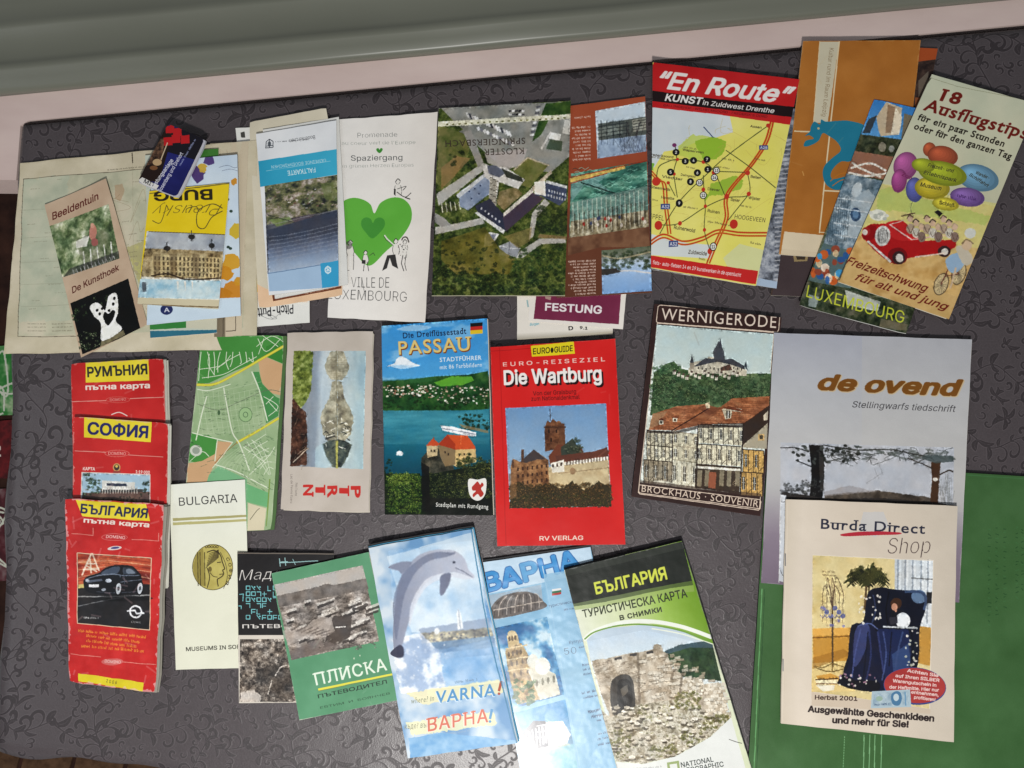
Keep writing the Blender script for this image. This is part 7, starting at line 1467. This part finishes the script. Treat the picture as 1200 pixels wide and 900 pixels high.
# ---------------- fortress tourist map
c = [(661, 668), (800, 634), (883, 903), (727, 913)]
c = [(661, 668), (799, 634), (882, 905), (726, 912)]
a = Art(c, (660, 630, 3.332), seed=41, base=(226, 230, 214), k=3.8)
a.all(a.tex(60, (206, 214, 180), (222, 226, 200)))
a.poly([(-20, 100), (600, -20), (660, 420), (300, 320), (80, 380), (-20, 300)], a.hgrad((0, (222, 226, 206)), (.4, (206, 216, 170)), (.7, (150, 184, 80)), (1, (110, 150, 40))))
a.poly([(5, 125), (465, 15), (500, 160), (400, 178), (150, 230), (36, 252)], (34, 38, 34)); a.poly([(5, 125), (465, 15), (470, 40), (10, 150)], (56, 60, 54), .6); a.poly([(36, 252), (400, 178), (500, 160), (504, 176), (400, 192), (150, 246), (38, 262)], (70, 84, 50), .8); a.poly([(38, 262), (150, 246), (400, 192), (504, 176), (508, 200), (400, 212), (150, 262), (42, 275)], (150, 170, 100), .6)
a.t("БЪЛГАРИЯ", 120, 216, 394, 156, 42, (206, 214, 80), .03); a.t("ТУРИСТИЧЕСКА КАРТА", 74, 304, 478, 222, 29, (50, 56, 40), .02); a.t("в снимки", 208, 314, 370, 280, 24, (50, 56, 40), .025)
a.poly([(84, 375), (160, 345), (300, 330), (440, 350), (575, 400), (650, 690), (560, 770), (420, 850), (300, 880), (205, 870), (150, 640), (100, 460)], a.vgrad((0, (176, 196, 214)), (.36, (186, 202, 216)), (.5, (206, 214, 214)))); 
a.curve([(80, 385), (120, 352), (220, 322), (330, 318), (450, 336), (570, 372)], 16, (232, 236, 226)); a.curve([(80, 385), (120, 356), (220, 332), (330, 332), (450, 352), (572, 392)], 6, (110, 150, 60)); a.curve([(330, 345), (450, 364), (574, 400)], 5, (226, 232, 216))
a.poly([(378, 430), (440, 405), (540, 390), (578, 402), (612, 545), (450, 530), (390, 470)], a.tex(8, (26, 44, 30), (44, 66, 44), (60, 84, 54), oct=4)); a.poly([(378, 430), (440, 405), (540, 390), (578, 402), (580, 415), (480, 415), (390, 442)], (70, 90, 110), .7)
wl = a.tex(9, (130, 116, 96), (176, 164, 146), (206, 196, 178), oct=4)
a.poly([(105, 470), (130, 462), (150, 462), (240, 440), (300, 432), (332, 422), (338, 405), (366, 404), (372, 430), (386, 440), (400, 476), (410, 500), (440, 512), (450, 540), (520, 530), (530, 560), (600, 548), (614, 590), (640, 660), (560, 700), (420, 640), (280, 640), (180, 700), (130, 560)], wl, rough=1.2)
for x, y in ((200, 462), (256, 448), (320, 438)): a.poly([(x - 12, y - 5), (x + 14, y - 10), (x + 14, y), (x - 12, y + 4)], (60, 56, 54))
# masonry joints drawn block by block
for i in range(150):
    x, y = a.rng.uniform(270, 630), a.rng.uniform(440, 640)
    if y < 430 + max(0, x - 380) * .55: continue
    w_ = a.rng.uniform(14, 34); h_ = a.rng.uniform(8, 14); a.poly([(x, y), (x + w_, y - 3), (x + w_, y + h_ - 3), (x, y + h_)], (206, 198, 182) if i % 3 else (166, 152, 132), .8, rough=.6); a.line([(x, y + h_ + 1), (x + w_, y + h_ - 2)], 2.2, (90, 80, 66), .7)
for i in range(60): x, y = a.rng.uniform(115, 270), a.rng.uniform(470, 540); a.line([(x, y), (x + 16, y - 4)], 2.4, (110, 94, 76), .6)
a.shape([(176, 560), (196, 530), (230, 522), (254, 540), (264, 600), (268, 680), (250, 716), (210, 716), (180, 650)], (62, 58, 54)); a.shape([(200, 560), (230, 540), (250, 560), (256, 620), (240, 700), (210, 680)], (34, 32, 32)); a.poly([(210, 580), (236, 560), (240, 590), (220, 610)], (120, 112, 100), .7)
a.poly([(120, 640), (180, 690), (280, 640), (420, 620), (560, 680), (650, 665), (650, 690), (560, 770), (420, 850), (300, 880), (205, 870), (170, 760)], a.tex(5, (110, 100, 80), (160, 152, 132), (206, 200, 186), (120, 116, 80), oct=4), rough=1.5)
a.scatter(170, (180, 640, 600, 860), (4, 13), [(214, 208, 194), (150, 142, 124), (96, 88, 70), (230, 224, 210)], .6, 10, .8)
for i in range(120):
    x, y = a.rng.uniform(190, 590), a.rng.uniform(650, 860); r_ = a.rng.uniform(5, 15)
    a.ell(x + 2, y + r_ * .5, r_, r_ * .5, (70, 62, 50), al=.7, n=8); a.poly([(x + math.cos(t) * r_ * a.rng.uniform(.7, 1.1), y - 2 + math.sin(t) * r_ * .55 * a.rng.uniform(.7, 1.1)) for t in np.linspace(0, 5.5, 7)], [(222, 216, 202), (196, 188, 172), (170, 162, 146)][i % 3])
for (x, y, x1, y1) in ((270, 440, 300, 640), (384, 440, 392, 470), (412, 500, 420, 540), (446, 515, 452, 600), (528, 534, 538, 610)): a.poly([(x, y), (x + 9, y), (x1 - 12, y1), (x1 - 22, y1)], (92, 80, 66), .55, rough=1)
for r_ in range(9):
    for c_ in range(5):
        x = 536 + c_ * 19 + (r_ % 2) * 8; y = 560 + r_ * 14 - c_ * 2; a.poly([(x, y), (x + 16, y - 2), (x + 17, y + 10), (x + 1, y + 11)], (214, 206, 190) if (r_ + c_) % 3 else (184, 172, 152)); 
        x = 452 + c_ * 16 + (r_ % 2) * 6; y = 544 + r_ * 13 - c_; 
        if r_ < 6: a.poly([(x, y), (x + 13, y - 2), (x + 14, y + 9), (x + 1, y + 10)], (210, 202, 186) if (r_ + c_) % 3 else (176, 164, 144))
for (x0, y0, x1, y1, n_) in ((420, 590, 520, 660, 60), (530, 680, 640, 740, 50), (440, 750, 530, 810, 30), (330, 800, 430, 840, 24), (180, 740, 250, 860, 40), (280, 640, 320, 680, 10)): a.clumps((x0, y0, x1, y1), n_, (5, 12), (70, 70, 34), (116, 114, 60), (160, 154, 96))
a.photo([(84, 395), (300, 350), (560, 405), (650, 690), (560, 770), (420, 850), (300, 880), (205, 870)], .8, .3, .34, 3)
a.poly([(205, 872), (300, 882), (420, 852), (560, 772), (650, 690), (720, 940), (215, 960)], (222, 224, 220))
a.poly([(390, 876), (436, 868), (442, 915), (396, 925)], (150, 166, 110)); a.poly([(400, 884), (428, 880), (432, 906), (406, 912)], (222, 224, 220)); a.t("NATIONAL", 446, 896, 574, 872, 20, (66, 72, 70), .01); a.t("GEOGRAPHIC", 450, 920, 616, 892, 20, (66, 72, 70), .01); a.scrawl(250, 905, 370, 895, 6, (150, 150, 150))
a.curve([(640, 780), (670, 790), (694, 796)], 3, (90, 90, 84)); a.scuff(.5, (150, 150, 146), 1.0, 6); a.grain(3, 3)
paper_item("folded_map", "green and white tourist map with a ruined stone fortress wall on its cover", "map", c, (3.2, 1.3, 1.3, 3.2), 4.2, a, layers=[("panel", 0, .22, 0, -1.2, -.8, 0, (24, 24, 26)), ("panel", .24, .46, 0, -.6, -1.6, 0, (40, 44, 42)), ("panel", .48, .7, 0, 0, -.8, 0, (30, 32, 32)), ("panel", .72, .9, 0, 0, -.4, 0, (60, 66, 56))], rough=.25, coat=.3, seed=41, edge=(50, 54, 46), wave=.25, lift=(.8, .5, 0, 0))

# ---------------- what lies on the floor beside the table
k = .6
def floor_item(name, label, cat, quad, cols, seed):
    a = Art(quad, seed=seed, k=1.5); a.all(a.tex(20, *cols))
    for i in range(10): a.curve([(quad[0][0] + a.rng.uniform(0, 90), quad[0][1] + a.rng.uniform(0, 90)) for _ in range(4)], 2.2, (210, 214, 196))
    paper_item(name, label, cat, quad, FLOOR_Z * 1000 + 1.5, 3, a, layers=LY(1, seed=seed), rough=.5, seed=seed)
floor_item("folded_map", "green folded map on the floor below the left table edge", "map", [(-70, 412), (16, 404), (20, 486), (-66, 490)], ((40, 116, 50), (56, 130, 60), (170, 190, 150)), 50)
floor_item("magazine", "red magazine on the floor below the left table edge", "magazine", [(-80, 500), (14, 492), (16, 560), (-78, 566)], ((80, 18, 22), (110, 26, 30), (60, 16, 20)), 51)
floor_item("booklet", "wine red booklet on the floor nearest the lower left table edge", "booklet", [(-80, 580), (12, 572), (14, 680), (-78, 686)], ((60, 24, 30), (84, 34, 40), (130, 110, 110)), 52)
print("built", len(bpy.data.objects))
